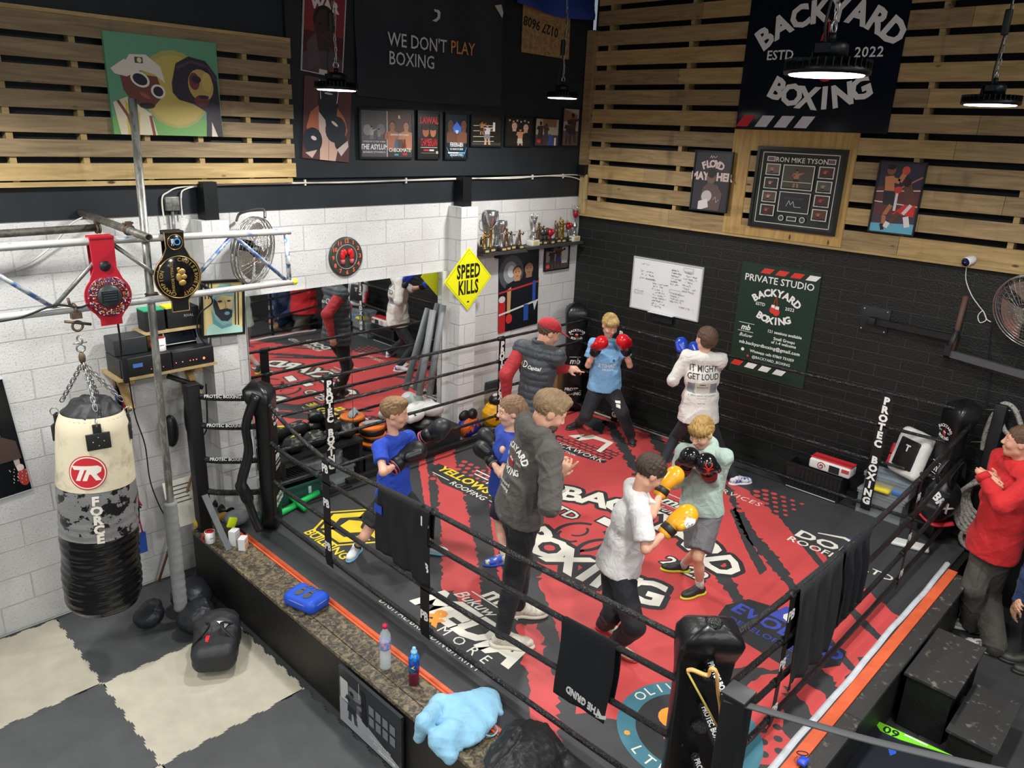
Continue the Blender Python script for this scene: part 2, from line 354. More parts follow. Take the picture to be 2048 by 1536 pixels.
# interlocking floor mats, one metre square
def mat_poly(i, j, n=12, amp=.010):
    x0, y0 = -6.2 + i, -1.045 - j
    def line(L, t0):   # dovetailed joint shared by the two neighbours
        o = [(0, 0)]
        for k in range(n):
            c, s_ = (k + .5) / n, amp if k % 2 else -amp; w = .5 / n
            o += [(c - w * .5, 0), (c - w * .8, s_), (c + w * .8, s_), (c + w * .5, 0)]
        return o[:1] + [p for p in o[1:]]
    H = lambda y: [(x0 + a, y + d) for a, d in line(1, 0)]
    W_ = lambda x: [(x + d, y0 + a) for a, d in line(1, 0)]
    return H(y0) + W_(x0 + 1) + [(x0 + 1, y0 + 1)] + H(y0 + 1)[1:][::-1] + [(x0, y0 + 1)] + W_(x0)[1:][::-1]
beige = mat('beige_rubber', 'b9b2a0', .55, var=.16, vs=5, bump=.08, bs=120); dgrey = mat('charcoal_rubber', '4b4c4e', .55, var=.22, vs=4, bump=.08, bs=120)
rowname = ['beside the white wall', 'second row from the wall', 'third row from the wall', 'fourth row from the wall', 'fifth row from the wall']
for i in range(-3, 1):
    for j in range(0, 6):
        light = (i + j) % 2 == 1
        if i == 0 and False: continue
        cx_, cy_ = -6.2 + i + .5, -.045 - j - .5
        u, v = proj((cx_, cy_, 0))
        if not (-330 < u < 1000 and v < 1950): continue
        pl = mat_poly(i, j)
        b = MB(); b.prism(pl, Matrix.Identity(3), (0, 0, 0), .012)
        where = ['against the ring platform', 'one tile out from the ring platform', 'two tiles out from the ring platform', 'three tiles out from the ring platform'][-i]
        one('floor_mat', b, beige if light else dgrey, '%s rubber floor tile %s, %s' % ('beige' if light else 'charcoal', where, rowname[min(j, 4)] if j < 5 else 'furthest from the white wall'), 'floor mat', 'interlocking floor mats')
# dark rubber floor of the aisle right of the ring
b = MB(); b.bb((-5.1, -9, -.011), (-.201, -5.25, -.001)); struct('floor_aisle', b, mat('aisle_rubber', '3b3b3c', .6, var=.25, vs=3, bump=.1, bs=60))

# ------------------------------------------------------------------ high-bay lamps
hb = mat('lamp_black', '121417', .4, .4); glow = mat('lamp_diffuser', 'fffaf0', .5, emit=9); steel = mat('bright_steel', 'b4b4b2', .3, .9); rubber = mat('black_rubber', '17181a', .55)
lab = ['black high-bay lamp hanging in front of the muscular boxer poster', 'black high-bay lamp hanging near the corner by the chipboard offcut', 'largest black high-bay lamp hanging in front of the big black gym banner', 'black high-bay lamp hanging at the far right above the caged fan']
for i, p in enumerate(LAMPS):
    l = Th('high_bay_lamp', p, lab[i] if i < 4 else 'black high-bay lamp beyond the frame, ' + ('above the punch bag side', 'behind the gallery at the left', 'behind the gallery at the right', 'far left by the gallery', 'far left by the white wall')[i - 4], 'lamp', 'high-bay lamps on chains')
    P = V(p); b = MB(); b.lathe(P, [(.0, .0), (.148, .0), (.152, .012), (.14, .03), (.11, .048), (.07, .056), (0, .056)], n=36); R = []
    for k in range(36):
        a = 2 * PI * k / 36; d = V((math.cos(a), math.sin(a), 0)); t = V((-d.y, d.x, 0))
        b.box(P + d * .115 + V((0, 0, .035)), (.07, .004, .03), Matrix((d, t, V((0, 0, 1)))).transposed())
    l.part('housing', b, hb)
    b = MB(); b.lathe(P, [(0, -.004), (.128, -.004), (.132, .001)], n=36); l.part('diffuser', b, glow)
    b = MB(); b.lathe(P, [(.062, .056), (.062, .10), (.05, .11), (.02, .115)], n=20)
    for s in (-1, 1): b.box(P + V((s * .06, 0, .085)), (.03, .05, .03)); b.tube([P + V((s * .05, .04, .02)), P + V((s * .05, .04, .1))], .006, 6)
    b.tube([P + V((0, 0, .11)), P + V((0, 0, .14))], .014, 10)
    l.part('driver_box', b, hb)
    b = MB(); b.ring(P + V((0, 0, .16)), .02, .0055, Matrix.Rotation(PI / 2, 3, 'X') @ Matrix.Rotation(0, 3, 'Z'), 16, 6); l.part('eye_bolt', b, steel)
    b = MB(); n = 48
    for k in range(n):
        a = k % 2 * PI / 2; c = P + V((.004 * math.sin(k), 0, .19 + .0335 * k)); d = V((math.cos(a), math.sin(a), 0))
        b.tube([c + d * .007 * x + V((0, 0, .02 * z)) for x, z in ((-1, -.6), (-.6, -1), (.6, -1), (1, -.6), (1, .6), (.6, 1), (-.6, 1), (-1, .6))], .0025, 4, closed=True)
    l.part('chain', b, steel)
    b = MB(); b.tube(sm_path([P + V((-.05, 0, .1)), P + V((-.07, .0, .17)), P + V((-.035, 0, .3)), P + V((-.02, 0, .36))]), .005, 6); b.tube(sm_path([P + V((-.02, 0, .48)), P + V((.0, 0, .7)), P + V((-.012, 0, 1.3)), P + V((0, 0, 2.1))]), .004, 6)
    cb = l.part('cable', b, rubber); b = MB(); b.rbox(P + V((-.03, 0, .42)), (.035, .035, .13), .008); l.part('junction_block', b, rubber)
# ceiling joist line the chains hang from
b = MB()
for y in (-1.25, -4.81, -8.3): b.bb((-11.9, y - .04, 6.1), (.1, y + .04, 6.2))
struct('trim_8', b, MC['black_steel'])
for p, wh in zip(FILL_STRIPS, ('far corner', 'rear left', 'left side', 'rear right')):  # casings for the added fill lights, out of view
    b = MB(); b.bb((p[0] - .78, p[1] - .08, p[2] - .05), (p[0] + .78, p[1] + .08, p[2] + .1)); one('fill_light_casing', b, mat('fill_casing_white', 'e8e8e4', .5), 'added white casing of an unseen fill light, ' + wh + ' of the hall', 'light', 'added fill lights')
# mezzanine edge the viewer stands on is out of sight; nothing of it shows
# ================================================================== THE RING
CZ = .5
ring = Th('boxing_ring', (-2.6, -2.6, 0), 'raised boxing ring with red and black printed canvas and black ropes', 'boxing ring')
RX0, RX1, RY0, RY1 = -4.65, -.44, -.56, -4.72     # rope planes: front, black wall, white wall, right
black_pvc = mat('black_vinyl', '121315', .32, var=.3, vs=14, bump=.25, bs=22, spec=.5)
black_tape = mat('black_tape', '101113', .2, bump=1.6, bs=80, spec=.8)
blackp = mat('black_paint', '17181a', .5, var=.3, vs=6, bump=.1, bs=40)
osb = mat('worn_osb', '3a3732', .5, col2='86775a', vs=21, thr=(.36, .56), bump=.5, bs=45)
for n in osb.node_tree.nodes:
    if n.type == 'TEX_NOISE' and n.inputs['Scale'].default_value == 21: n.inputs['Detail'].default_value = 9; n.inputs['Distortion'].default_value = 1.5
wornply = mat('worn_black_ply', '343434', .5, col2='6f675a', vs=14, thr=(.33, .42), bump=.15, bs=60)
sideply = mat('black_ply_side', '1b1b1a', .55, var=.35, vs=8, bump=.3, bs=35)
orange = mat('orange_edge', 'd9623a', .55, var=.25, vs=7)
# platform body
b = MB(); b.bb((-4.86, -4.95, 0), (-.2, -.30, .47)); b.bb((-5.15, -5.9, 0), (-4.8, -.235, .46)); b.bb((-4.85, -5.05, 0), (-.85, -4.9, .46))
ring.part('platform', b, sideply)
b = MB(); b.bb((-5.16, -1.9, .46), (-4.9, -.235, .485)); b.bb((-5.06, -3.2, .461), (-4.9, -1.9, .487)); b.bb((-5.16, -2.55, .46), (-5.065, -1.905, .483)); b.bb((-5.16, -5.92, .46), (-4.9, -3.204, .486)); b.bb((-5.16, -3.2, .4605), (-5.065, -2.555, .486))
ring.part('plywood_ledge', b, osb, label='worn chipboard ledge along the front')
b = MB(); b.bb((-4.89, -5.075, .461), (-3.2, -4.975, .488)); b.bb((-3.195, -5.075, .461), (-.9, -4.975, .487))
ring.part('plywood_ledge', b, wornply, label='black plywood ledge by the steps')
b = MB(); b.tube([(-4.86, -.62, .487), (-4.86, -4.97, .487)], .02, 8, sx=.8); b.bb((-4.895, -4.97, .47), (-4.87, -.5, .4875))
ring.part('edge_strip', b, [orange], label='orange edge strip along the front')
b = MB(); b.bb((-4.85, -4.972, .47), (-.88, -4.9, .497)); ring.part('edge_strip', b, orange, label='orange edge strip by the steps')
b = MB(); pts = [(x, -4.865 - .012 * math.sin(x * 7)) for x in [-4.7 + .19 * i for i in range(21)]]
b.grid(lambda u, v: (-4.75 + 3.95 * u, -4.855 - .04 * v - .004 * math.sin(u * 17), .504 + .012 * math.sin(v * PI) + .004 * math.sin(u * 50)), 60, 5)
ring.part('rolled_cover', b, mat('white_sheet', 'c9ccd2', .4, var=.2, vs=8, bump=.2, bs=30))
# canvas: base vinyl with its print. print layers sit a fraction of a millimetre apart
cb_, cr_, cw_ = mat('canvas_black', '3b3c3e', .5, var=.14, vs=3, bump=.12, bs=9), mat('canvas_red', 'c64a4a', .5, var=.14, vs=2.5, bump=.12, bs=9), ink('dcd8cc')
cy_ = ink('e3c82c'); co_ = ink('ee9a3d'); ct_ = ink('3f7382'); cbl_ = ink('3c4aa6'); cdark = mat('canvas_logo_black', '303133', .5, var=.1, vs=3)
cvm = [cb_, cr_, cw_, cy_, co_, ct_, cbl_, cdark]
cv = MB(); cv.bb((-4.855, -4.9, .468), (-.205, -.32, CZ))
I3 = Matrix.Identity(3)
def pxz(*q): return [(oZ(u, v, CZ).x, oZ(u, v, CZ).y) for u, v in q]
def rag(poly, amp=.03, step=.035, seed=0, sharp=True):   # ragged brush edge
    r = random.Random(seed); out = []
    n = len(poly)
    for i in range(n):
        a = V(poly[i]).to_3d(); c = V(poly[(i + 1) % n]).to_3d(); d = c - a; L = d.length
        if L < 1e-6: continue
        nrm = V((-d.y, d.x, 0)) / L; k = max(1, int(L / step))
        for j in range(k):
            p = a + d * (j / k)
            o = r.uniform(-1, 1) * amp * (1.0 if r.random() < .7 else 2.0) if (j or sharp) else 0
            q = r.uniform(-.5, .5) * step
            p = p + nrm * o + d / L * q
            p.x = min(max(p.x, -4.84), -.21); p.y = min(max(p.y, -4.89), -.33)
            out.append((p.x, p.y))
    return out
def cpoly(poly, z, mi): cv.prism([(p[0], p[1]) for p in poly], I3, (0, 0, CZ + z), 0, mi)
# main red field
red = pxz((1128, 822), (1172, 822), (1240, 846), (1300, 866), (1370, 893), (1420, 925), (1460, 962), (1515, 996), (1570, 1050), (1650, 1115), (1700, 1160), (1750, 1192), (1800, 1235), (1700, 1350), (1610, 1500)) + [(-4.0, -4.82), (-4.05, -4.6), (-3.75, -4.35)] + \
    pxz((1560, 1340), (1480, 1330), (1360, 1390), (1240, 1440), (1150, 1425), (1122, 1300), (1105, 1235), (1085, 1180), (1065, 1120), (1040, 1050), (1010, 1000), (980, 940), (965, 900), (1000, 870), (1060, 845))
cpoly(rag(red, .022, .045, 1), .0006, 1)
def stroke(q, mi, z, seed, amp=.014, n=3):   # q: pixel quad-ish polygon
    cpoly(rag(pxz(*q), amp, .03, seed), z, mi)
# red strokes on the black left part
stroke(((868, 908), (905, 892), (925, 985), (945, 1060), (958, 1150), (962, 1210), (940, 1190), (925, 1212), (905, 1180), (884, 1190), (884, 1100), (877, 1000)), 1, .0008, 2)
stroke(((836, 918), (852, 912), (860, 1000), (866, 1060), (856, 1060), (846, 990)), 1, .0008, 3, .006)
stroke(((978, 1000), (986, 1000), (998, 1110), (1012, 1170), (1004, 1172), (990, 1120)), 1, .0008, 4, .006)
stroke(((1030, 1252), (1075, 1248), (1088, 1300), (1100, 1345), (1140, 1362), (1118, 1385), (1120, 1480), (1142, 1530), (1095, 1500), (1062, 1440), (1058, 1380), (1046, 1320)), 1, .0008, 5)
# black strokes through the red
for i, (q, a) in enumerate(((((1000, 945), (1012, 940), (1030, 1010), (1055, 1075), (1085, 1150), (1070, 1155), (1040, 1085), (1015, 1015)), .005),
    (((1445, 965), (1462, 975), (1505, 1060), (1560, 1120), (1600, 1180), (1590, 1190), (1540, 1130), (1490, 1075)), .013),
    (((1398, 1085), (1425, 1100), (1465, 1160), (1500, 1215), (1530, 1255), (1490, 1235), (1455, 1190), (1420, 1140)), .016),
    (((1460, 1020), (1472, 1015), (1500, 1080), (1535, 1140), (1520, 1150), (1490, 1095)), .004),
    (((1540, 1000), (1550, 998), (1620, 1090), (1650, 1130), (1640, 1135), (1590, 1075)), .002),
    (((1205, 838), (1228, 845), (1265, 905), (1285, 950), (1268, 950), (1240, 905)), .02),
    (((1292, 862), (1320, 872), (1350, 915), (1340, 930), (1310, 900)), .02),
    (((1172, 828), (1215, 842), (1205, 870), (1170, 850)), .018),
    (((1565, 1290), (1640, 1330), (1700, 1400), (1690, 1420), (1620, 1370), (1560, 1320)), .018),
    (((1620, 1250), (1640, 1250), (1720, 1345), (1712, 1352), (1660, 1300)), .004),
    (((1690, 1215), (1705, 1212), (1765, 1275), (1758, 1282), (1720, 1250)), .003),
    (((1570, 1370), (1600, 1400), (1660, 1470), (1600, 1530), (1560, 1440)), .02),
    (((1090, 1210), (1100, 1215), (1125, 1300), (1150, 1420), (1140, 1420), (1108, 1310)), .003))):
    stroke(q, 0, .0009, 20 + i, a)
# halftone dots
for (c, nx, ny, mi, col) in (((-3.0, -.72), 7, 7, 1, 0), ((-1.28, -3.12), 8, 5, 1, 0), ((-.62, -1.9), 7, 6, 0, 0), ((-3.9, -4.7), 5, 6, 0, 0)):
    for i in range(nx):
        for j in range(ny):
            if mi == 1: r_ = .034 * (1 - .09 * j)
            else: r_ = .026
            x = c[0] + .085 * i; y = c[1] - .095 * j - (.047 if i % 2 else 0)
            if y < -4.86 or x > -.24 or x < -4.8: continue
            cpoly([(x + r_ * math.cos(t * PI / 6), y + r_ * math.sin(t * PI / 6)) for t in range(12)], .0010, mi)
def blob(pts, r, z=.0012, mi=7):    # logo backing: rounded boxes around anchor line
    pass
def fat(txt, F, O, size, mi, bold, lift, obold=.09, omi=7, sp=1.0, shear=0, sy=1):
    O = V(O)
    for k in range(12): cv.text(txt, F, O + V((math.cos(k * PI / 6) * obold * size, math.sin(k * PI / 6) * obold * size, lift + k * 2e-5)), size, omi, bold, sp=sp, shear=shear, sy=sy)
    cv.text(txt, F, O + V((0, 0, lift + .0005)), size, mi, bold, sp=sp, shear=shear, sy=sy)
def gloves(b, F, O, s, mi_r, mi_w, lift=.0004, mi_line=None, laces=None):
    """pair of hanging gloves emblem, unit height 2: laces up to +1, gloves down to -1"""
    O = V(O)
    def el(cx, cy, rx, ry, mi, l, rot=0, n=20, a0=0, a1=1):
        pts = []
        for k in range(n):
            t = 2 * PI * k / n; x, y = rx * math.cos(t), ry * math.sin(t); pts.append(((cx + x * math.cos(rot) - y * math.sin(rot)) * s, (cy + x * math.sin(rot) + y * math.cos(rot)) * s))
        b.prism(pts, F, O + F @ V((0, 0, l)), 0, mi)
    def pg(p, mi, l): b.prism([(x * s, y * s) for x, y in p], F, O + F @ V((0, 0, l)), 0, mi)
    for (x0, x1) in ((-.18, .02), (-.12, .02), (.14, .03), (.24, .03)): pg([(x0 - .015, 0), (x0 + .015, 0), (x1 + .01, .95), (x1 - .01, .95)], mi_r if laces is None else laces, lift)
    if mi_line is not None: el(-.16, -.42, .36, .38, mi_line, lift); el(.2, -.55, .40, .42, mi_line, lift * 1.2)
    el(-.16, -.42, .30, .32, mi_r, lift * 1.5); pg([(-.33, .05), (-.02, .05), (.0, -.22), (-.36, -.2)], mi_w, lift * 2)
    el(.2, -.55, .33, .35, mi_r, lift * 2.5); pg([(.06, -.02), (.4, -.02), (.42, -.3), (.04, -.3)], mi_w, lift * 3)
def byb_logo(b, F, O, s, mi_w, mi_r, lift=.0006, bold=.03, estd=True):
    """arched two-line gym logo, s = half width"""
    O = V(O) + F @ V((0, 0, lift))
    arctext(b, 'BACKYARD', F, O + F @ V((0, -1.02 * s, 0)), 1.62 * s, .44 * s, -38, 38, mi_w, bold)
    arctext(b, 'BOXING', F, O + F @ V((0, 1.0 * s, 0)), 1.66 * s, .44 * s, 204, 156, mi_w, bold, True)
    if estd:
        b.text('ESTD', F, O + F @ V((-.70 * s, 0, 0)), .2 * s, mi_w, .015); b.text('2022', F, O + F @ V((.70 * s, 0, 0)), .2 * s, mi_w, .015, sp=1.1)
    gloves(b, F, O + F @ V((0, .05 * s, 0)), .5 * s, mi_r, mi_w)
# centre logo: BACKYARD / gloves / BOXING
CF = FC_; Cc = V((-2.62, -2.66, CZ))
def arc2(txt, cx, cy, R, a0, a1, size, flip=False):
    for k in range(12): arctext(cv, txt, CF, (cx + .105 * size * math.cos(k * PI / 6), cy + .105 * size * math.sin(k * PI / 6), CZ), R, size, a0, a1, 7, .035, flip, .0014 + k * 2e-5)
    arctext(cv, txt, CF, (cx, cy, CZ), R, size, a0, a1, 2, .035, flip, .0022)
arc2('BACKYARD', -3.72, -2.72, 1.68, -27.5, 31, .40)
arc2('BOXING', -1.35, -2.8, 1.82, 198, 161, .44, True)
fat('ESTD', CF, (-2.55, -2.06, CZ), .2, 2, .02, .0016, .09); fat('2022', CF, (-2.55, -3.42, CZ), .2, 2, .02, .0016, .09)
def oel(cx, cy, rx, ry, wd, z, mi, a0=0, a1=2 * PI, rot=0, n=40):
    P = []
    for sgn, rng in ((1, range(n + 1)), (-1, range(n, -1, -1))):
        for k in rng:
            t = a0 + (a1 - a0) * k / n; x = (rx + wd * sgn) * math.cos(t); y = (ry + wd * sgn) * math.sin(t)
            P.append((cx + x * math.cos(rot) - y * math.sin(rot), cy + x * math.sin(rot) + y * math.cos(rot)))
    for k in range(n):
        cv.prism([P[k], P[k + 1], P[2 * n - k], P[2 * n + 1 - k]], I3, (0, 0, CZ + z), 0, mi)
oel(-2.78, -2.52, .25, .22, .02, .0012, 7, .3, 5.9); oel(-2.86, -2.86, .27, .24, .02, .0012, 7, .2, 6.1); oel(-2.84, -2.45, .1, .1, .014, .0012, 7, 1.5, 4.5)
oel(-2.72, -2.44, .1, .08, .012, .0012, 7, 3.3, 6); oel(-2.98, -2.78, .12, .1, .014, .0012, 7, 1.2, 4.2)
for (a, c) in (((-2.48, -2.42), (-2.48, -2.66)), ((-2.55, -2.72), (-2.5, -2.98))):
    cpoly([(a[0], a[1]), (a[0] + .16, a[1] + .0), (c[0] + .16, c[1]), (c[0], c[1])], .0012, 7); cpoly([(a[0] + .02, a[1] - .02), (a[0] + .14, a[1] - .02), (c[0] + .14, c[1] + .02), (c[0] + .02, c[1] + .02)], .0016, 2)
for k in range(5): cpoly([(-2.3, -2.5 - .09 * k), (-2.3, -2.515 - .09 * k), (-1.85, -2.715), (-1.85, -2.70)], .0013, 1 if k % 2 else 7)
# YELLOWSTONE ROOFING
yc = V((-2.80, -1.24, CZ)); yf = Matrix.Rotation(math.radians(-6), 3, 'Z') @ FC_
cpoly([(-2.72, -.58), (-2.66, -1.9), (-2.92, -1.9), (-3.0, -.95), (-2.86, -.6)], .0013, 7)
cv.text('YELLOWSTONE', FC_, yc + V((.02, -.02, .002)), .165, 3, .03); cv.text('ROOFING', FC_, yc + V((-.12, -.0, .002)), .105, 2, .01, sp=1.05)
for y0, y1 in ((-.7, -.95), (-1.52, -1.8)): cpoly([(-2.90, y0), (-2.90, y1), (-2.912, y1), (-2.912, y0)], .002, 2)
cpoly([(-2.55, -.95), (-2.53, -.95), (-2.53, -1.25), (-2.68, -1.25), (-2.68, -1.23), (-2.55, -1.23)], .002, 2); cpoly([(-2.62, -1.0), (-2.60, -1.0), (-2.60, -1.2), (-2.62, -1.2)], .002, 2)
for i in range(2):
    for j in range(2): cpoly([(-2.66 + .065 * i, -1.40 - .065 * j), (-2.61 + .065 * i, -1.40 - .065 * j), (-2.61 + .065 * i, -1.45 - .065 * j), (-2.66 + .065 * i, -1.45 - .065 * j)], .002, 3)
# BRICKWORK CONSTRUCTION
cpoly([(-1.18, -.86), (-1.02, -1.66), (-1.40, -1.70), (-1.55, -.90)], .0013, 7)
for r_ in range(5):
    for k in range(9):
        x = -1.33 + .065 * r_; y = -.95 - .085 * k + (.04 if r_ % 2 else 0); cpoly([(x, y), (x, y - .07), (x + .045, y - .07), (x + .045, y)], .0016, 1)
cv.text('BRICKWORK', FC_, (-1.37, -1.27, CZ + .002), .125, 2, .005, sp=1.12); cv.text('CONSTRUCTION', FC_, (-1.475, -1.14, CZ + .002), .06, 2, .01)
cv.text('W', FC_, (-1.40, -.78, CZ + .002), .11, 2, .005)
cpoly([(-1.1, -1.05), (-.86, -1.12), (-.86, -1.42), (-1.2, -1.5), (-1.2, -1.44), (-.93, -1.37), (-.95, -1.2), (-1.12, -1.13)], .002, 2); cpoly([(-1.1, -.95), (-.92, -1.05), (-1.1, -1.1)], .002, 2)
# yellow hexagon builder's logo
hx = V((-4.13, -1.1)); hr = .34
def hexp(r, rot=.52): return [(hx.x + r * math.cos(rot + k * PI / 3) * .92, hx.y + r * math.sin(rot + k * PI / 3)) for k in range(6)]
cpoly(hexp(.36), .0012, 3); cpoly(hexp(.335), .0014, 7); cpoly(hexp(.30), .0016, 3); cpoly(hexp(.2), .0018, 7)
for k in range(3):
    a = .52 + k * 2 * PI / 3; d = V((math.cos(a), math.sin(a))); t = V((-d.y, d.x)); cpoly([tuple(hx + d * .15 + t * .022), tuple(hx + d * .31 + t * .022), tuple(hx + d * .31 - t * .022), tuple(hx + d * .15 - t * .022)], .0018, 7)
cpoly([(hx.x - .12, hx.y + .07), (hx.x + .04, hx.y + .12), (hx.x + .12, hx.y + .02), (hx.x + .04, hx.y - .05), (hx.x + .02, hx.y - .14), (hx.x - .1, hx.y - .06)], .002, 3)
cv.text('BUILDING', FC_, (-4.46, -1.2, CZ + .002), .13, 3, .015)
# media / more print shop
cv.text('MEDIA', FC_, (-4.33, -2.78, CZ + .002), .36, 2, .05, shear=.25, sp=.92); cv.text('MORE', FC_, (-4.50, -2.92, CZ + .002), .12, 2, .0, sp=1.9)
cv.text('DIGITAL/BRANDING/PRINT', FC_, (-4.60, -2.66, CZ + .002), .075, 2, .0, sp=1.18)
arctext(cv, '&', FC_, (-4.44, -2.57, CZ), 0, .24, 0, 0, 4, .04, lift=.0026)
cv.text('mb', FC_, (-3.95, -2.72, CZ + .002), .22, 2, .03, shear=.2); cv.text('Bukuw', FC_, (-4.12, -2.62, CZ + .002), .14, 2, .006, shear=.45)
for x in (-3.83, -4.04): cpoly([(x, -2.5), (x, -2.98), (x + .012, -2.98), (x + .012, -2.5)], .002, 2)
fat('mb', FC_, (-1.62, -2.72, CZ), .2, 2, .03, .0016, .08, shear=.2); fat('Bukuw', FC_, (-1.80, -2.68, CZ), .13, 2, .006, .0016, .06, shear=.45)
for x in (-1.5, -1.71): cpoly([(x, -2.5), (x, -2.95), (x + .012, -2.95), (x + .012, -2.5)], .002, 2)
cv.text('SERVICES', FC_, (-1.02, -3.02, CZ + .002), .12, 2, -.004, sp=1.15)
cpoly([(-.95, -2.32), (-.78, -2.4), (-.78, -2.52), (-.95, -2.44)], .002, 2)
# EVOLVED DEVELOPMENTS LTD
cpoly([(-2.55, -3.98), (-2.5, -4.15), (-2.62, -4.75), (-2.8, -4.78), (-3.1, -4.6), (-3.02, -3.95), (-2.75, -3.9)], .0013, 7)
cv.text('EVOLVED', FC_, (-2.72, -4.35, CZ + .002), .19, 6, .03, shear=.1, sp=1.0); cv.text('DEVELOPMENTS', FC_, (-2.88, -4.33, CZ + .002), .085, 6, .004, sp=1.1); cv.text('LTD', FC_, (-2.98, -4.55, CZ + .002), .075, 6, .004)
cpoly([(-2.42, -4.22), (-2.42, -4.40), (-2.62, -4.44), (-2.62, -4.18)], .0014, 6); cv.text('e', FC_, (-2.52, -4.31, CZ + .002), .24, 2, .03)
# DORF ROOFING LTD
cv.text('DORF', FC_, (-1.27, -4.08, CZ + .002), .24, 2, .03, sy=.8); cv.text('ROOFING LTD', FC_, (-1.42, -4.2, CZ + .002), .13, 2, .012, sp=1.05)
cpoly([(-1.12, -3.9), (-1.02, -4.1), (-1.10, -4.34), (-1.13, -4.34), (-1.06, -4.1), (-1.14, -3.9)], .002, 2); cpoly([(-1.04, -4.08), (-.98, -4.2), (-1.06, -4.32), (-1.08, -4.2)], .0019, 6)
# OLIVER ... LTD roundel
oc = (-4.06, -4.40)
cpoly([(oc[0] + .42 * math.cos(k * PI / 24), oc[1] + .42 * math.sin(k * PI / 24)) for k in range(48)], .0012, 5)
cpoly([(oc[0] + .31 * math.cos(k * PI / 24), oc[1] + .31 * math.sin(k * PI / 24)) for k in range(48)], .0014, 7)
arctext(cv, 'OLIVER CO', FC_, (*oc, CZ), .365, .10, -85, 10, 2, .005, lift=.002); arctext(cv, 'LTD', FC_, (*oc, CZ), .365, .10, 200, 170, 2, .005, True, .002)
cpoly([(oc[0] - .28 + .02 * math.cos(k), oc[1] + .24 + .02 * math.sin(k)) for k in range(6)], .0022, 4)
def capsule(a, c, r, z, mi):
    a, c = V(a), V(c); t = (c - a).normalized(); nn = V((-t.y, t.x)); P = []
    for k in range(9): an = -PI / 2 + PI * k / 8; P.append(tuple(c + t * r * math.cos(an) + nn * r * math.sin(an)))
    for k in range(9): an = PI / 2 + PI * k / 8; P.append(tuple(a + t * r * math.cos(an) + nn * r * math.sin(an)))
    cpoly(P, z, mi)
capsule((oc[0] + .02, oc[1] + .12), (oc[0] + .1, oc[1] + .02), .09, .0018, 4); capsule((oc[0] + .02, oc[1] + .12), (oc[0] + .09, oc[1] + .03), .018, .0022, 7)
capsule((oc[0] - .1, oc[1] - .0), (oc[0] - .02, oc[1] - .1), .09, .0018, 4)
canvas = ring.part('canvas', cv, cvm, label='red and black printed canvas')
# canvas trim on the black-wall side
b = MB(); b.bb((-.27, -2.2, CZ), (-.24, -.45, CZ + .012)); ring.part('canvas_batten', b, mat('pale_batten', 'c9bfa8', .6))
# ring posts and corner pads
posts = {'LB': ((-5.07, -.29), (-4.625, -.63)), 'FAR': ((-.20, -.17), (-.43, -.42)), 'R': ((.0, 0), (-.40, -4.60)), 'N': ((-4.89, -5.01), (-4.57, -4.68))}
RZ = [1.69, 1.41, 1.11, .82]
def pad(cx, cy, ang, z0, z1, w_=.20, dp=.13, hood=True):
    """tall padded corner cushion with a domed top; ang = facing direction (towards ring centre)"""
    d = V((math.cos(ang), math.sin(ang), 0)); s_ = V((-d.y, d.x, 0)); b = MB()
    prof = []
    for k in range(25):
        t = k / 24; z = z0 + (z1 - z0) * t; wq = w_ * (1.0 if t < .72 else 1 + .16 * math.sin((t - .72) / .28 * PI * .62)); dq = dp * (1 if t < .8 else 1 + .9 * math.sin((t - .8) / .2 * PI / 2)); bk = 0 if t < .8 else -.07 * (t - .8) / .2
        end = 1 if t < .9 else math.sqrt(max(1 - ((t - .9) / .1) ** 2 * .93, 0)); prof.append((z, wq * end, dq * end, bk))
    def fn(u, v):
        i = min(int(round(v * 24)), 24); z, wq, dq, bk = prof[i]; a = 2 * PI * u
        ca, sa = math.cos(a), math.sin(a); e = .35
        x = (abs(ca) ** e) * (1 if ca > 0 else -1) * wq / 2; y = (abs(sa) ** e) * (1 if sa > 0 else -1) * dq / 2
        return V((cx, cy, z)) + s_ * x + d * (y + bk)
    b.grid(fn, 32, 24, wu=True); o = len(b.v)
    b.f.append(tuple(o - 32 + k for k in range(32))); b.m.append(0); b.sm.append(False); b.f.append(tuple(31 - k for k in range(32))); b.m.append(0); b.sm.append(False)
    return b, d, s_
def postframe(d, s_): return Matrix((-s_ * -1 if False else s_, V((0, 0, 1)), d)).transposed()
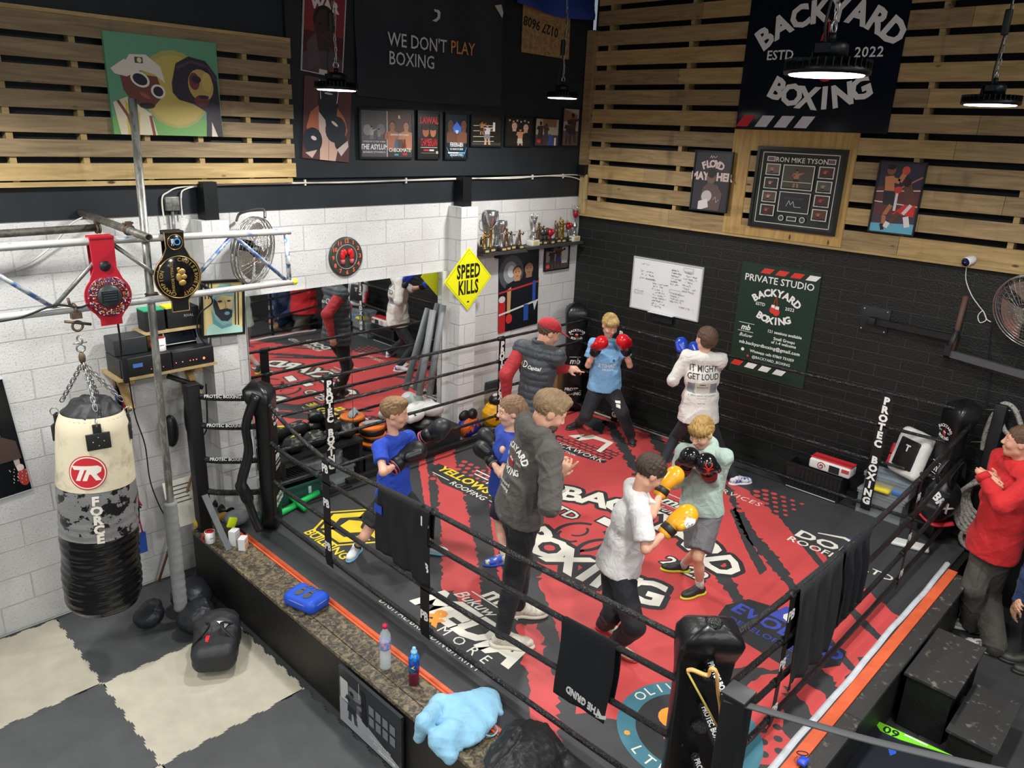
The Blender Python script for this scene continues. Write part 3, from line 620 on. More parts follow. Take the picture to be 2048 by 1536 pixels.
for key, (pp, pd) in posts.items():
    ang = math.atan2(-2.64 - pd[1], -2.47 - pd[0])
    if key != 'R' and key != 'FAR':
        b = MB(); hh_ = 1.78 if key == 'LB' else 1.63; b.rbox((pp[0], pp[1], (hh_ + .47) / 2), (.10, .10, hh_ - .47), .006, Matrix.Rotation(.0, 3, 'Z')); po = ring.part('corner_post', b, blackp)
        b = MB(); b.rbox((pp[0], pp[1], hh_ + .002), (.108, .108, .012), .003); ring.part('post_cap', b, mat('post_cap', '2b2d2f', .45), po)
    if key in ('FAR', 'R'):
        pp = (-.16, -.14) if key == 'FAR' else (-.16, -4.86)
        b = MB(); b.rbox((pp[0], pp[1], 1.12), (.09, .09, 1.3), .006); ring.part('corner_post', b, blackp)
    top = {'LB': 1.80, 'FAR': 1.86, 'R': 1.79, 'N': 1.70}[key]
    b, d, s_ = pad(pd[0], pd[1], ang, .53, top, .235 if key != 'N' else .26, .13)
    F = Matrix((s_ if True else s_, V((0, 0, 1)), d)).transposed()
    F = Matrix((V((0, 0, 1)).cross(d), V((0, 0, 1)), d)).transposed()
    c = V((pd[0], pd[1], 0)) + d * .075
    byb_logo(b, F, c + V((0, 0, 1.50)), .085, 1, 2, .002, .03)
    b.text('mb', F, c + V((0, 0, 1.16)), .10, 1, .03, shear=.2)
    for z in (1.215, 1.105): b.prism([(-.07, -.003), (.07, -.003), (.07, .003), (-.07, .003)], F, c + V((0, 0, z)), 0, 1)
    b.text('Bukuw', F, c + V((0, 0, 1.06)), .05, 1, .005, shear=.4)
    b.text('PROTEC', F, c + V((0, 0, .80)), .055, 1, .03); b.text('BOXING', F, c + V((0, 0, .745)), .055, 1, .03)
    po = ring.part('corner_pad', b, [black_pvc, ink('e2e2df'), ink('b5262c')])
    # turnbuckle covers from post to pad
    if key in ('LB', 'N'):
        for zi, z in enumerate(RZ if key == 'LB' else [1.52, 1.24, .93, .62]):
            z -= .0 if zi else .03; a = V((pp[0], pp[1], z + .02)); e = V((pd[0], pd[1], z)) - d * .08
            dr = (e - a).normalized(); b = MB(); b.tube(sm_path([a + dr * .05, a + dr * .16 + V((0, 0, -.012)), e - dr * .1 + V((0, 0, -.01)), e], 4), [.025] * 12 + [.028], 10, up=(0, 0, 1))
            if zi < 3:
                v_ = CAM - (a + e) / 2; v_ -= dr * v_.dot(dr); v_.normalize(); up = v_.cross(dr)
                if up.z < 0: up = -up; 
                rx = up.cross(v_); F2 = Matrix((rx, up, v_)).transposed(); b.text('PROTEC BOXING', F2, (a + e) / 2 + v_ * .03, .036, 1, .03)
            ring.part('turnbuckle_cover', b, [black_tape, ink('e2e2df')])
    # knotted black tape at each rope end
    for z in RZ:
        b = MB(); b.ell(V((pd[0], pd[1], z)) - d * .075, (.045, .045, .03), n=10); ring.part('rope_clamp', b, black_tape)
# ropes with sag
def sagrope(a, c, sag, r=.0155, seed=0):
    a, c = V(a), V(c); pts = []; rs = []; rr = random.Random(seed); n = 60
    for k in range(n + 1):
        t = k / n; p = a.lerp(c, t); p.z -= sag * 4 * t * (1 - t); pts.append(p); rs.append(r * rr.uniform(.93, 1.1))
    b = MB(); b.tube(pts, rs, 10); return b, pts
def padpt(k): return posts[k][1]
sides = {'W': ('LB', 'FAR', [1.69, 1.44, 1.13, .82], .0), 'B': ('FAR', 'R', [1.72, 1.41, 1.07, .62], .03), 'RR': ('R', 'N', [1.60, 1.28, .98, .70], .13), 'F': ('N', 'LB', [1.60, 1.30, .96, .62], .085)}
EDGE = {'W': lambda p, q: ((p[0], RY0), (q[0], RY0)), 'B': lambda p, q: ((RX1, p[1]), (RX1, q[1])), 'RR': lambda p, q: ((p[0], RY1), (q[0], RY1)), 'F': lambda p, q: ((RX0, p[1]), (RX0, q[1]))}
ropes = {}
for sd, (k0, k1, zs, sag) in sides.items():
    (x0, y0), (x1, y1) = EDGE[sd](padpt(k0), padpt(k1))
    for i, z in enumerate(zs):
        z0_, z1_ = z, z
        if sd == 'RR': z0_ = [1.62, 1.30, 1.0, .70][i]; z1_ = [1.50, 1.20, .92, .62][i]
        if sd == 'F':
            kn = [[(-4.68, 1.55), (-3.6, 1.505), (-2.75, 1.49), (-1.57, 1.42), (-1.0, 1.53), (-.63, 1.68)], [(-4.68, 1.32), (-3.78, 1.27), (-2.2, 1.237), (-.87, 1.275), (-.63, 1.32)], [(-4.68, .977), (-2.77, .90), (-.84, .943), (-.63, .97)], [(-4.68, .60), (-4.1, .584), (-2.1, .587), (-.8, .626), (-.63, .64)]][i]
            ys, zz = [q[0] for q in kn], [q[1] for q in kn]; pf = [V((RX0, y, float(np.interp(y, ys, zz)))) for y in [-4.68 + 4.05 * k / 60 for k in range(61)]]
            for _ in range(6): pf = [pf[0]] + [V((RX0, pf[k].y, (pf[k - 1].z + 2 * pf[k].z + pf[k + 1].z) / 4)) for k in range(1, 60)] + [pf[60]]
            b = MB(); b.tube(pf, .0178, 10); ropes[(sd, i)] = pf; ring.part('rope', b, black_tape); continue
        b, pts = sagrope((x0, y0, z0_), (x1, y1, z1_), sag if i < 3 else sag * .5, .0155 if sd in 'WB' else .0175, seed=hash(sd) % 7 * 0 + i)
        ropes[(sd, i)] = pts; ring.part('rope', b, black_tape)
def ropez(sd, i, t):
    p = ropes[(sd, i)]; k = min(max(int(t * 60), 0), 59); return p[k].lerp(p[k + 1], t * 60 - k)
# vertical rope straps with lettering
strapm = mat('black_webbing', '131416', .45, bump=.3, bs=150)
def strap(sd, t, word, nrm, vert=True, wd=.09, side=1):
    P = [ropez(sd, i, t) for i in range(4)]; n = V(nrm); z = V((0, 0, 1)); rx = z.cross(n); F = Matrix((rx, z, n)).transposed(); b = MB()
    path = [P[0] + V((0, 0, .02))] + [p + n * .021 for p in P] + [P[3] + V((0, 0, -.05)) + n * .012]
    for q in range(len(path) - 1):
        a, c = path[q], path[q + 1]; t_ = (c - a).normalized(); nn = rx.cross(t_) if True else n
        L_ = (c - a).length; b.box((a + c) / 2, (wd, L_ + .01, .004), Matrix((rx, t_, rx.cross(t_))).transposed())
    for p in P: b.tube([p - rx * wd / 2, p + rx * wd / 2], .0215, 10)
    if word == 'PB':
        for q in range(3):
            c = (P[q] + P[q + 1]) / 2 + n * .026 + V((0, 0, .0)); b.text('PB', F, c + V((0, 0, (.03, 0, -.04)[q])), .075, 1, .04, sy=1.2)
    else:
        zt, zb = P[0].z - .03, P[3].z + .0; N = len(word)
        for q, ch in enumerate(word):
            if ch == ' ': continue
            t2 = (q + .5) / N; z_ = zt + (zb - zt) * t2; c = V((P[0].x, P[0].y, z_)); f2 = (P[0].z - z_) / (P[0].z - P[3].z); c.x = P[0].x * (1 - f2) + P[3].x * f2; c.y = P[0].y * (1 - f2) + P[3].y * f2
            b.text(ch, F, c + n * .027, .092, 1, .055)
    ring.part('rope_strap', b, [strapm, ink('e6e6e2')])
strap('W', (-4.02 + 4.66) / 4.26, 'PROTEC BOXING', (0, -1, 0)); strap('W', .66, 'PROTEC BOXING', (0, -1, 0))
strap('B', .165, 'PROTEC BOXING', (-1, 0, 0)); strap('B', (4.06 - .40) / 4.22, 'PROTEC BOXING', (-1, 0, 0))
strap('F', (4.68 - 2.72) / 4.05, 'PB', (-1, 0, 0)); strap('F', (4.68 - 1.57) / 4.05, 'PB', (-1, 0, 0))
strap('RR', .30, 'PB', (0, -1, 0), wd=.045); strap('RR', .80, 'PB', (0, -1, 0), wd=.05)
# slumped spare pad cover leaning against the left-hand corner
b = MB(); pth = sm_path([oP(V((-4.72, -.72, .5)), 512, 790), oP(V((-4.72, -.72, .5)), 492, 850), oP(V((-4.72, -.72, .5)), 497, 905), oP(V((-4.76, -.74, .5)), 483, 965), oP(V((-4.76, -.74, .5)), 492, 990), oP(V((-4.74, -.8, .5)), 508, 1035), oP(V((-4.72, -.85, .5)), 520, 1062)], 5)
b.tube(pth, [.05] * 10 + [.055] * 6 + [.075] * 6 + [.05] * (len(pth) - 22), 12, sx=.6)
ring.part('loose_pad_cover', b, black_pvc)
# two wooden steps by the right side of the ring
for (p, h, lb, x0, x1, y0, y1) in ((0, .42, 'higher black plywood step box touching the ring ledge', -2.43, -1.70, -5.40, -5.078), (0, .22, 'lower black plywood step box standing away from the ring', -2.52, -1.87, -5.70, -5.405)):
    s = Th('step_box', ((x0 + x1) / 2, (y0 + y1) / 2, 0), lb, 'step', 'plywood ring steps')
    b = MB(); b.bb((x0, y0, h - .018), (x1, y1, h)); s.part('tread', b, wornply)
    b = MB()
    for (xx0, xx1) in ((x0 + .02, x0 + .038), (x1 - .038, x1 - .02)): b.bb((xx0, y0 + .02, 0), (xx1, y1 - .02, h - .018))
    b.bb((x0 + .038, y1 - .04, 0), (x1 - .038, y1 - .022, h - .018)); b.bb((x0 + .038, y0 + .05, 0), (x1 - .038, y0 + .07, h - .05)); s.part('box_frame', b, sideply)
# ================================================================== PICTURES AND SIGNS
def scribble(u0, v0, u1, v1, rows, col, seed=1, w=.004, gap=.3):
    r = random.Random(seed); out = []
    for k in range(rows):
        v = v0 + (v1 - v0) * (k + .5) / rows; u = u0 + r.uniform(0, .1) * (u1 - u0); end = u1 - r.uniform(0, .35) * (u1 - u0); h = (v1 - v0) / rows * .32; pts = []
        while u < end:
            pts.append((u, v + r.uniform(-h, h))); u += (u1 - u0) * .022
            if r.random() < .1:
                if len(pts) > 2: out.append(('l', col, pts, w))
                pts = []; u += (u1 - u0) * .04
        if len(pts) > 2: out.append(('l', col, pts, w))
    return out
def boxer(cu, cv, h, skin, trunk='202020', glove='b52a26', shirt=None, flip=1, asp=1.0, hair='1c1410'):
    """small printed figure of a boxer: centre, height, colours"""
    X = lambda x: cu + flip * x * h * asp; Y = lambda y: cv + y * h
    P = lambda *q: [(X(x), Y(y)) for x, y in q]; s = shirt or skin
    return [('p', skin, P((-.1, .2), (-.02, .2), (-.03, .5), (-.12, .5))), ('p', skin, P((.02, .2), (.1, .2), (.15, .5), (.06, .5))),
            ('p', trunk, P((-.12, .02), (.1, .02), (.13, .24), (-.14, .24))), ('p', s, P((-.15, -.26), (.13, -.26), (.11, .03), (-.1, .03))),
            ('e', skin, X(0), Y(-.36), .055 * h * asp, .085 * h), ('e', hair, X(-.01), Y(-.405), .055 * h * asp, .05 * h),
            ('p', skin, P((-.15, -.25), (-.2, -.1), (-.1, -.12), (-.06, -.2))), ('p', skin, P((.1, -.26), (.26, -.3), (.26, -.24), (.1, -.16))),
            ('e', glove, X(-.1), Y(-.16), .05 * h * asp, .055 * h), ('e', glove, X(.28), Y(-.28), .05 * h * asp, .055 * h)]
def bust(cu, cv, s, skin, asp=1.0, hair='17110d', top=None, beard=None):
    P = lambda *q: [(cu + x * s * asp, cv + y * s) for x, y in q]; t = top or skin
    o = [('p', t, P((-.5, .6), (-.46, .28), (-.14, .16), (.14, .16), (.46, .28), (.5, .6))), ('p', skin, P((-.11, 0), (.11, 0), (.12, .2), (-.12, .2))),
         ('e', hair, cu, cv - .17 * s, .19 * s * asp, .19 * s), ('e', skin, cu, cv - .1 * s, .165 * s * asp, .21 * s)]
    if beard: o.append(('e', beard, cu, cv + .0 * s, .14 * s * asp, .13 * s))
    o += [('e', '1a1210', cu - .065 * s * asp, cv - .13 * s, .03 * s * asp, .015 * s), ('e', '1a1210', cu + .065 * s * asp, cv - .13 * s, .03 * s * asp, .015 * s), ('e', '5e2c24', cu, cv + .02 * s, .05 * s * asp, .014 * s)]
    return o
def shapes_into(b, F, TL, W, H, shapes, mats, lift=.0015):
    idx = {}; k = 0
    def mi(c):
        if c not in idx: idx[c] = len(mats); mats.append(ink(c, .45))
        return idx[c]
    def pt(u, v): return (u * W, -v * H)
    for s in shapes:
        k += 1; O = TL + F @ V((0, 0, lift + .00012 * k)); t = s[0]; m = mi(s[1])
        cl = lambda p: (min(max(p[0], 0), W), max(min(p[1], 0), -H))
        if t == 'r': b.prism([cl(pt(s[2], s[3])), cl(pt(s[4], s[3])), cl(pt(s[4], s[5])), cl(pt(s[2], s[5]))], F, O, 0, m)
        elif t == 'p': b.prism([cl(pt(*q)) for q in s[2]], F, O, 0, m)
        elif t == 'e':
            rot = s[6] if len(s) > 6 else 0; n = 20; P = []
            for q in range(n):
                a = 2 * PI * q / n; x, y = s[4] * W * math.cos(a), s[5] * H * math.sin(a)
                P.append(cl((s[2] * W + x * math.cos(rot) - y * math.sin(rot), -s[3] * H + x * math.sin(rot) + y * math.cos(rot))))
            b.prism(P, F, O, 0, m)
        elif t == 't':
            o = s[6] if len(s) > 6 else {}
            b.text(s[2], F, O + F @ V((s[3] * W, -s[4] * H, 0)), s[5] * H, m, o.get('b', .02), o.get('ax', 'CENTER'), sp=o.get('sp', 1), shear=o.get('sh', 0), sy=o.get('sy', 1))
        elif t == 'l':
            w = s[3] * H; P = [V((*pt(*q), 0)) for q in s[2]]
            for a, c in zip(P[:-1], P[1:]):
                d = (c - a)
                if d.length < 1e-6: continue
                d.normalize(); nn = V((-d.y, d.x, 0)) * w / 2; b.prism([(q.x, q.y) for q in (a - nn, c - nn, c + nn, a + nn)], F, O, 0, m)
        elif t == 'A':   # arc text (text, cu, cv, R, size, a0, a1, flip)
            arctext(b, s[2], F, O + F @ V((s[3] * W, -s[4] * H, 0)), s[5] * H, s[6] * H, s[7], s[8], m, s[10] if len(s) > 10 else .03, s[9])
        elif t == 'L': byb_logo(b, F, O + F @ V((s[2] * W, -s[3] * H, 0)), s[4] * W, mi('e6e4e0'), mi('cf3a30'), .0004, .045)
def pic(name, label, cat, wall, TL, TR, BL, bg, shapes, frame_=None, fw=.018, th=.02, off=.0, group=None, gloss=.35, rot=0, hh=None):
    """a flat picture standing proud of a wall; corners are places on the photo"""
    F = FW_ if wall == 'W' else FB_; un = (lambda q: oY(q[0], q[1], -off)) if wall == 'W' else (lambda q: oX(q[0], q[1], -off))
    A, B, C_ = un(TL), un(TR), un(BL); W = (B - A).length; H = hh or (C_ - A).length
    r = (B - A).normalized(); n = F @ V((0, 0, 1)); r = (r - n * r.dot(n)).normalized()
    if rot is None or abs(r.z) < .03: r = F @ V((1, 0, 0))
    u = n.cross(r); F2 = Matrix((r, u, n)).transposed(); A = A + n * th
    b = MB(); mats = [ink(bg, gloss)]; b.prism([(0, 0), (0, -H), (W, -H), (W, 0)], F2, A - n * .0005, th - .001, 0)
    shapes_into(b, F2, A, W, H, shapes, mats)
    t = Th(name, A + r * W / 2 - u * H / 2, label, cat, group); t.part('printed_panel', b, mats)
    if frame_:
        b = MB(); f = fw; d = .012
        for (x0, y0, x1, y1) in ((-f, f * 0 + f, W + f, 0), (-f, -H, W + f, -H - f), (-f, 0, 0, -H), (W, 0, W + f, -H)):
            b.prism([(x0, y0), (x1, y0), (x1, y1), (x0, y1)], F2, A + n * .008, th + .006, 0)
        t.part('frame', b, mat('frame_' + frame_, frame_, .35))
    return t
S2 = lambda W, B: W
# --- black upper wall
pic('poster', 'tall framed poster reading WAR above a muscular boxer poster, cut off by the photo top', 'poster', 'W', (608, -45), (690, -20), (612, 141), '7d2f36',
    [('r', '4a1d24', 0, .55, 1, 1), ('t', 'd8cdca', 'WAR', .5, .24, .16, {'b': .06})] + bust(.5, .56, .9, '3a2a28', 1.6, '241a18', '4a4048') + [('p', '57464a', [(.1, .68), (.3, .55), (.45, .9), (.15, 1)]), ('r', 'c9c0bb', .42, .95, .62, 1), ('r', '8e2b30', .7, .93, 1, .99)], 'c9c2be', .006, off=.026, th=.012)
pic('poster', 'red-brown poster of a muscular boxer in a tank top with black gloves', 'poster', 'W', (608, 150), (703, 168), (611, 316), '5b3d40',
    [('p', '2b3138', [(.3, 0), (.7, 0), (.72, .42), (.6, .75), (.42, .75), (.28, .42)]), ('p', 'b06a4e', [(.06, .62), (.14, .42), (.3, .33), (.34, .6), (.2, .75)]), ('p', 'b06a4e', [(.94, .6), (.86, .44), (.7, .33), (.66, .6), (.85, .75)]),
     ('p', 'c9b4aa', [(.3, .4), (.45, .5), (.5, .68), (.42, .85), (.33, .7)]), ('p', 'c8a596', [(.42, .7), (.58, .68), (.75, .82), (.7, 1), (.36, 1), (.36, .85)]), ('l', '8a5147', [(.54, .72), (.55, 1)], .006),
     ('e', '2b3138', .5, .12, .2, .2), ('e', 'd5cdc8', .5, .17, .09, .012), ('l', 'd5cdc8', [(.3, .02), (.34, .25)], .012), ('l', 'd5cdc8', [(.71, .1), (.68, .28)], .01),
     ('e', '2b3138', .2, .77, .2, .16), ('e', '2b3138', .68, .6, .22, .17, -.4), ('e', '2b3138', .8, .75, .14, .12), ('e', 'd0c8c2', .22, .74, .06, .025, -.3), ('e', 'd0c8c2', .65, .53, .08, .018, -.5),
     ('p', 'c8b9ae', [(.72, .85), (.95, .72), (.97, .8), (.82, .93)]), ('p', 'c5ad9c', [(.05, .93), (.3, .88), (.2, .99)])], None, off=.026, th=.01)
t = pic('framed_poster', 'wide frame holding two fight posters side by side, one grey and one orange', 'poster', 'W', (719, 219), (821, 223), (719, 313), '3e3c40',
    [('r', '5c5a5e', 0, 0, .49, 1), ('e', '8d8a8c', .12, .42, .08, .12), ('e', '7d7a7c', .38, .4, .08, .12)] + boxer(.2, .52, .42, 'a9a5a3', '77757a', '8c898a', asp=.7) + boxer(.34, .55, .38, '8d8988', '66656a', '7c797a', asp=.7) +
    [('r', '55535a', 0, .62, .49, 1), ('t', 'e6e4e4', 'THE ASYLUM', .245, .79, .13, {'b': .03, 'sh': .1, 'sy': 1.2}), ('t', 'd0cecf', 'WARDLAW VS VON WEBER', .245, .67, .05, {'b': .01}), ('t', 'd0cecf', 'SATURDAY 27TH MARCH', .245, .9, .055), ('r', 'e6e4e2', .49, 0, .505, 1),
     ('r', '5f4a42', .505, 0, 1, 1)] + bust(.6, .36, .42, 'a96e52', .75) + bust(.88, .36, .42, 'c08a68', .75, '4a382c') + [('p', 'b87455', [(.51, .45), (.65, .48), (.7, .8), (.51, .85)]), ('p', 'c98763', [(.8, .45), (1, .45), (1, .85), (.82, .8)]),
     ('t', 'f0eee8', 'R', .74, .12, .1, {'b': .04}), ('t', 'efe9e2', 'SANDERS PRITCHARD', .75, .51, .055, {'b': .02}), ('p', '4a6a8f', [(.63, .8), (.66, .6), (.7, .6), (.72, .8)]), ('p', '7b2a22', [(.8, .8), (.83, .6), (.86, .6), (.88, .8)]), ('r', '3c3a3c', .505, .84, 1, 1), ('t', 'efe9e2', 'CHECKMATE', .75, .85, .11, {'b': .03}), ('r', '4ba0c4', .64, .93, .72, .97), ('r', 'c8362e', .8, .91, .9, .96)], '1c2024', .02, off=.026, th=.015)
pic('framed_poster', 'narrow framed fight poster with big red lettering and two faces', 'poster', 'W', (836, 225), (876, 228), (836, 314), '20211f',
    [('t', 'cf3037', 'LAWAL', .5, .17, .17, {'b': .05, 'sy': 1.2}), ('e', 'b3683f', .33, .42, .16, .12), ('e', 'c07a50', .7, .42, .15, .12), ('e', '241813', .32, .33, .2, .06), ('e', '241813', .7, .33, .18, .06),
     ('t', 'cf3037', 'CHAMBERLAIN', .5, .67, .075, {'b': .02, 'sy': 3.2}), ('r', 'c9c7c0', .08, .77, .92, .785), ('r', 'c2302f', .22, .82, .5, .86), ('r', 'e0ddd8', .52, .82, .75, .86), ('r', 'b9b7b0', .85, .86, .97, .92), ('r', '8f8d88', .1, .9, .8, .91)], '15181a', .02, off=.026, th=.015)
pic('framed_poster', 'narrow framed fight poster in blue with two bare-chested boxers', 'poster', 'W', (891, 228), (932, 229), (891, 315), '232d38',
    [('p', '3f6fd0', [(.3, .3), (.5, .16), (.74, .3), (.7, .4), (.5, .5), (.35, .4)]), ('p', 'c9d3e4', [(.42, .36), (.6, .36), (.52, .48)])] + bust(.2, .3, .55, '5b3d30', 1.5) + bust(.84, .3, .55, '6a4536', 1.5) +
    [('p', '6b4636', [(0, .45), (.3, .38), (.5, .5), (.5, .66), (0, .66)]), ('p', '7a503c', [(1, .42), (.72, .38), (.52, .5), (.52, .66), (1, .66)]), ('t', 'e4e8ea', 'FERREIRA-BEN', .5, .70, .068, {'b': .02, 'sy': 2}), ('t', 'e4e8ea', '02 MARCH 2024', .5, .8, .06), ('l', '5cb5dd', [(.0, .75), (.15, .9), (.3, .99)], .012), ('l', '5cb5dd', [(1, .75), (.9, .9), (.8, .99)], .012), ('r', 'd9e4ea', .08, .87, .6, .9), ('r', '5cb5dd', .6, .87, .92, .9), ('t', 'd9e4ea', 'UNDISPUTED', .5, .94, .07, {'b': .02})], '11161b', .02, off=.026, th=.015)
pic('framed_photo', 'framed photo of two boxers behind white ring ropes on the black wall', 'photo', 'W', (942, 232), (1001, 233), (942, 290), '26241f',
    [('r', '3c3b38', 0, .9, 1, 1)] + [('l', 'c9c4b4', [(.05, v), (.75, v - .02)], .018) for v in (.32, .5, .7, .87)] + boxer(.52, .58, .8, 'c59a7a', '7f7d80', 'a6302b', 'c3c2c6') + boxer(.33, .38, .5, 'a8764f', '30302e', '8c2a25') + [('r', 'd4d2ce', .7, .18, .78, .5)], '1a1c1d', .016, off=.026, th=.015)
pic('framed_photo', 'framed group photo of three people, the middle one bare-chested', 'photo', 'W', (1011, 235), (1061, 236), (1010, 290), '262320',
    [('r', 'b5aca6', .1 + .15 * k, .06 + .04 * (k % 2), .16 + .15 * k, .12 + .04 * (k % 2)) for k in range(6)] + bust(.32, .36, .62, 'c29a86', 1, '6a4a34', '1d1c1c') + bust(.78, .4, .62, 'c29a86', 1, '3a2a20', '1d1c1c') + boxer(.56, .72, .85, 'b88862', 'c2b9a8', 'b88862'), '15181b', .016, off=.026, th=.015)
pic('framed_photo', 'framed photo of sparring boxers in a bright gym, second from the right', 'photo', 'W', (1070, 237), (1116, 238), (1067, 290), 'a39888',
    [('r', '7d5b47', .3, 0, .9, .3), ('r', '4b3a3c', 0, .6, 1, 1)] + boxer(.22, .5, .9, '3e2a25', '2c2a33', '241a18') + boxer(.45, .5, .75, '4b342c', '443f4a', '3a2a25', flip=-1) + [('p', '3a4a86', [(.5, 1), (.6, .55), (.75, .62), (.8, 1)]), ('r', 'cfc8bd', .82, .7, .9, 1), ('e', 'c03a35', .15, .85, .07, .07)], '15181b', .016, off=.026, th=.015)
pic('framed_photo', 'tall framed photo of two dark figures in a bright gym, nearest the corner', 'photo', 'W', (1126, 217), (1157, 218), (1122, 290), '9c938a',
    [('p', '7a5a45', [(0, 0), (.9, .15), (.9, .3), (0, .35)]), ('r', '5b4a48', 0, .6, 1, 1)] + boxer(.35, .62, .7, '3b2a25', '3d4260', '2b2020', asp=2) + boxer(.62, .5, .85, '46312a', '2c2c36', '2b2020', asp=2), '15181b', .014, off=.026, th=.015)
# big fabric banner reading WE DON'T PLAY BOXING
A, B_ = oY(712, -75, -.05), oY(1006, -75, -.05); bx0, bx1, bz1, bz0 = -3.34, -1.58, 5.0, 3.96
bx0 = oY(713, 150, -.05).x; bx1 = oY(1003, 150, -.05).x; bz0 = oY(800, 197, -.05).z; bz1 = oY(900, -70, -.05).z
b = MB()
def ban(u, v):
    x = bx0 + (bx1 - bx0) * u; z = bz0 + (bz1 - bz0) * v; sag = .02 * math.sin(u * PI) * (1 - v)
    return (x, -.045 - .012 * math.sin(u * 19 + v * 4) * (.3 + .7 * v) - .012 * math.sin(v * 9), z - sag)
b.grid(ban, 40, 20, 0); bf = FW_; mats = [mat('banner_cloth', '282d33', .75, var=.12, vs=6), ink('c9cccd'), ink('c98a52')]
tl = lambda u, v: V((oY(u, v, -.07).x, -.075, oY(u, v, -.07).z))
b.text("WE DON'T", bf, tl(836, 87), .14, 1, .006, sp=1, sy=1.15); b.text('PLAY', bf, tl(925, 98), .14, 2, .006, sp=1, sy=1.15); b.text('BOXING', bf, tl(824, 122), .14, 1, .006, sp=1, sy=1.15)
q = tl(872, 31); b.prism([(-.05, -.05), (.0, -.055), (.045, -.02), (.05, .03), (.03, .05), (-.03, .05), (-.02, .03), (.015, .025), (.015, -.01), (-.01, -.03)], bf, q, 0, 1)
t_ = Th('cloth_banner', (-2.4, -.05, bz0), 'large black cloth banner reading WE DON\'T PLAY BOXING', 'banner'); t_.part('cloth', b, mats)
b = MB(); b.prism([(-.11, .10), (.0, .0), (.012, .05), (-.02, .12)], bf, tl(1004, 36), .003, 0); t_.part('folded_corner', b, ink('c4c2ba'), label='turned-over white corner')
# chipboard offcut and blue flag
A = oY(1046, 50, -.04)
b = MB(); cs = [oY(u, v, -.04) for u, v in ((1047, 8), (1140, 38), (1137, 119), (1043, 104))]; osbc = mat('chipboard_pale', 'ab8b5b', .6, col2='7d6040', vs=22, thr=(.35, .6))
f = FW_; o = V((cs[0].x, -.045, cs[0].z)); b.prism([(c.x - o.x, c.z - o.z) for c in cs], f, o, .012, 0)
b.text('0127 9608', f @ Matrix.Rotation(PI - .13, 3, 'Z'), o + V((.28, -.002, -.18)), .13, 1, .03)
one('chipboard_panel', b, [osbc, ink('2a2620')], 'pale chipboard offcut with upside-down black numbers, below the blue flag', 'board')
b = MB()
def flg(u, v):
    p0 = oY(1035, -30, -.10).lerp(oY(1222, -30, -.10), u); zb = oY(1040, 6, -.10).z + (oY(1222, 41, -.10).z - oY(1040, 6, -.10).z) * u - .06 * math.sin(u * PI)
    z = zb + (5.6 - zb) * v; x = p0.x; return (min(x, -.09), -.10 - .03 * math.sin(u * 11 + v * 5) - .02 * math.sin(v * 14), z)
b.grid(flg, 30, 12); b.grid(lambda u, v: V(flg(.97 + .03 * u, v)) - V((0, .004, 0)), 2, 12, 1)
one('flag', b, [mat('flag_blue', '23408f', .8, var=.2, vs=3), ink('c6c8cc')], 'blue flag draped along the top of the black wall by the corner', 'flag')
# --- figure painting on the pallet cladding: a plain generic pair of heads in caps
pic('painting', 'green and yellow painting of two heads in caps on the pallet boards', 'painting', 'W', (201, 61), (428, 87), (224, 268), '5f9a78',
    [('r', '6fa558', 0, .82, 1, 1), ('e', 'a8a45c', .58, .52, .32, .4), ('e', 'c2ac58', .58, .53, .285, .36)] +
    [('p', '6d3a34', [(.1, .38), (.42, .4), (.47, .58), (.36, .72), (.2, .7), (.12, .55)]), ('p', 'd8cdb0', [(.02, .68), (.14, .62), (.34, .78), (.38, 1), (.06, 1)]), ('p', 'c9b548', [(.12, .66), (.24, .78), (.22, 1), (.12, 1)]), ('l', '7b3d38', [(.06, .66), (.14, .82), (.17, 1)], .03), ('l', '7b3d38', [(.33, .8), (.35, 1)], .03),
     ('p', 'ddd5c8', [(.14, .3), (.2, .2), (.34, .19), (.46, .3), (.49, .46), (.4, .38), (.26, .34)]), ('p', 'ddd5c8', [(.03, .35), (.15, .25), (.3, .34), (.16, .42), (.06, .4)]), ('r', '3c4a3a', .24, .22, .31, .28), ('e', 'ddd5a0', .28, .25, .02, .025),
     ('e', 'e4dfcc', .27, .44, .085, .075, -.4), ('e', '1e2030', .27, .44, .065, .055, -.4), ('e', 'e4dfcc', .42, .55, .065, .07, -.4), ('e', '1e2030', .42, .55, .045, .05, -.4), ('e', '9c5548', .3, .6, .05, .02, -.5), ('e', '241a20', .31, .7, .07, .03),
     ('p', '2a2432', [(.55, .45), (.6, .25), (.72, .17), (.88, .2), (.98, .35), (.99, .6), (1, 1), (.84, 1), (.86, .74), (.74, .66), (.6, .62), (.55, .55)]), ('e', 'b89a58', .82, .46, .12, .17, .2), ('e', '6d3038', .76, .42, .05, .09), ('e', '2a2432', .78, .4, .045, .04), ('e', 'c9ad62', .88, .42, .05, .1), ('e', '6d3038', .82, .62, .07, .06), ('e', '2a2432', .84, .58, .05, .02), ('p', 'd5cdb8', [(.9, .84), (.95, 1), (.89, 1)]), ('l', '4a3550', [(.6, .3), (.74, .22), (.9, .26), (.97, .4)], .03)], None, th=.03, off=.09, gloss=.4)
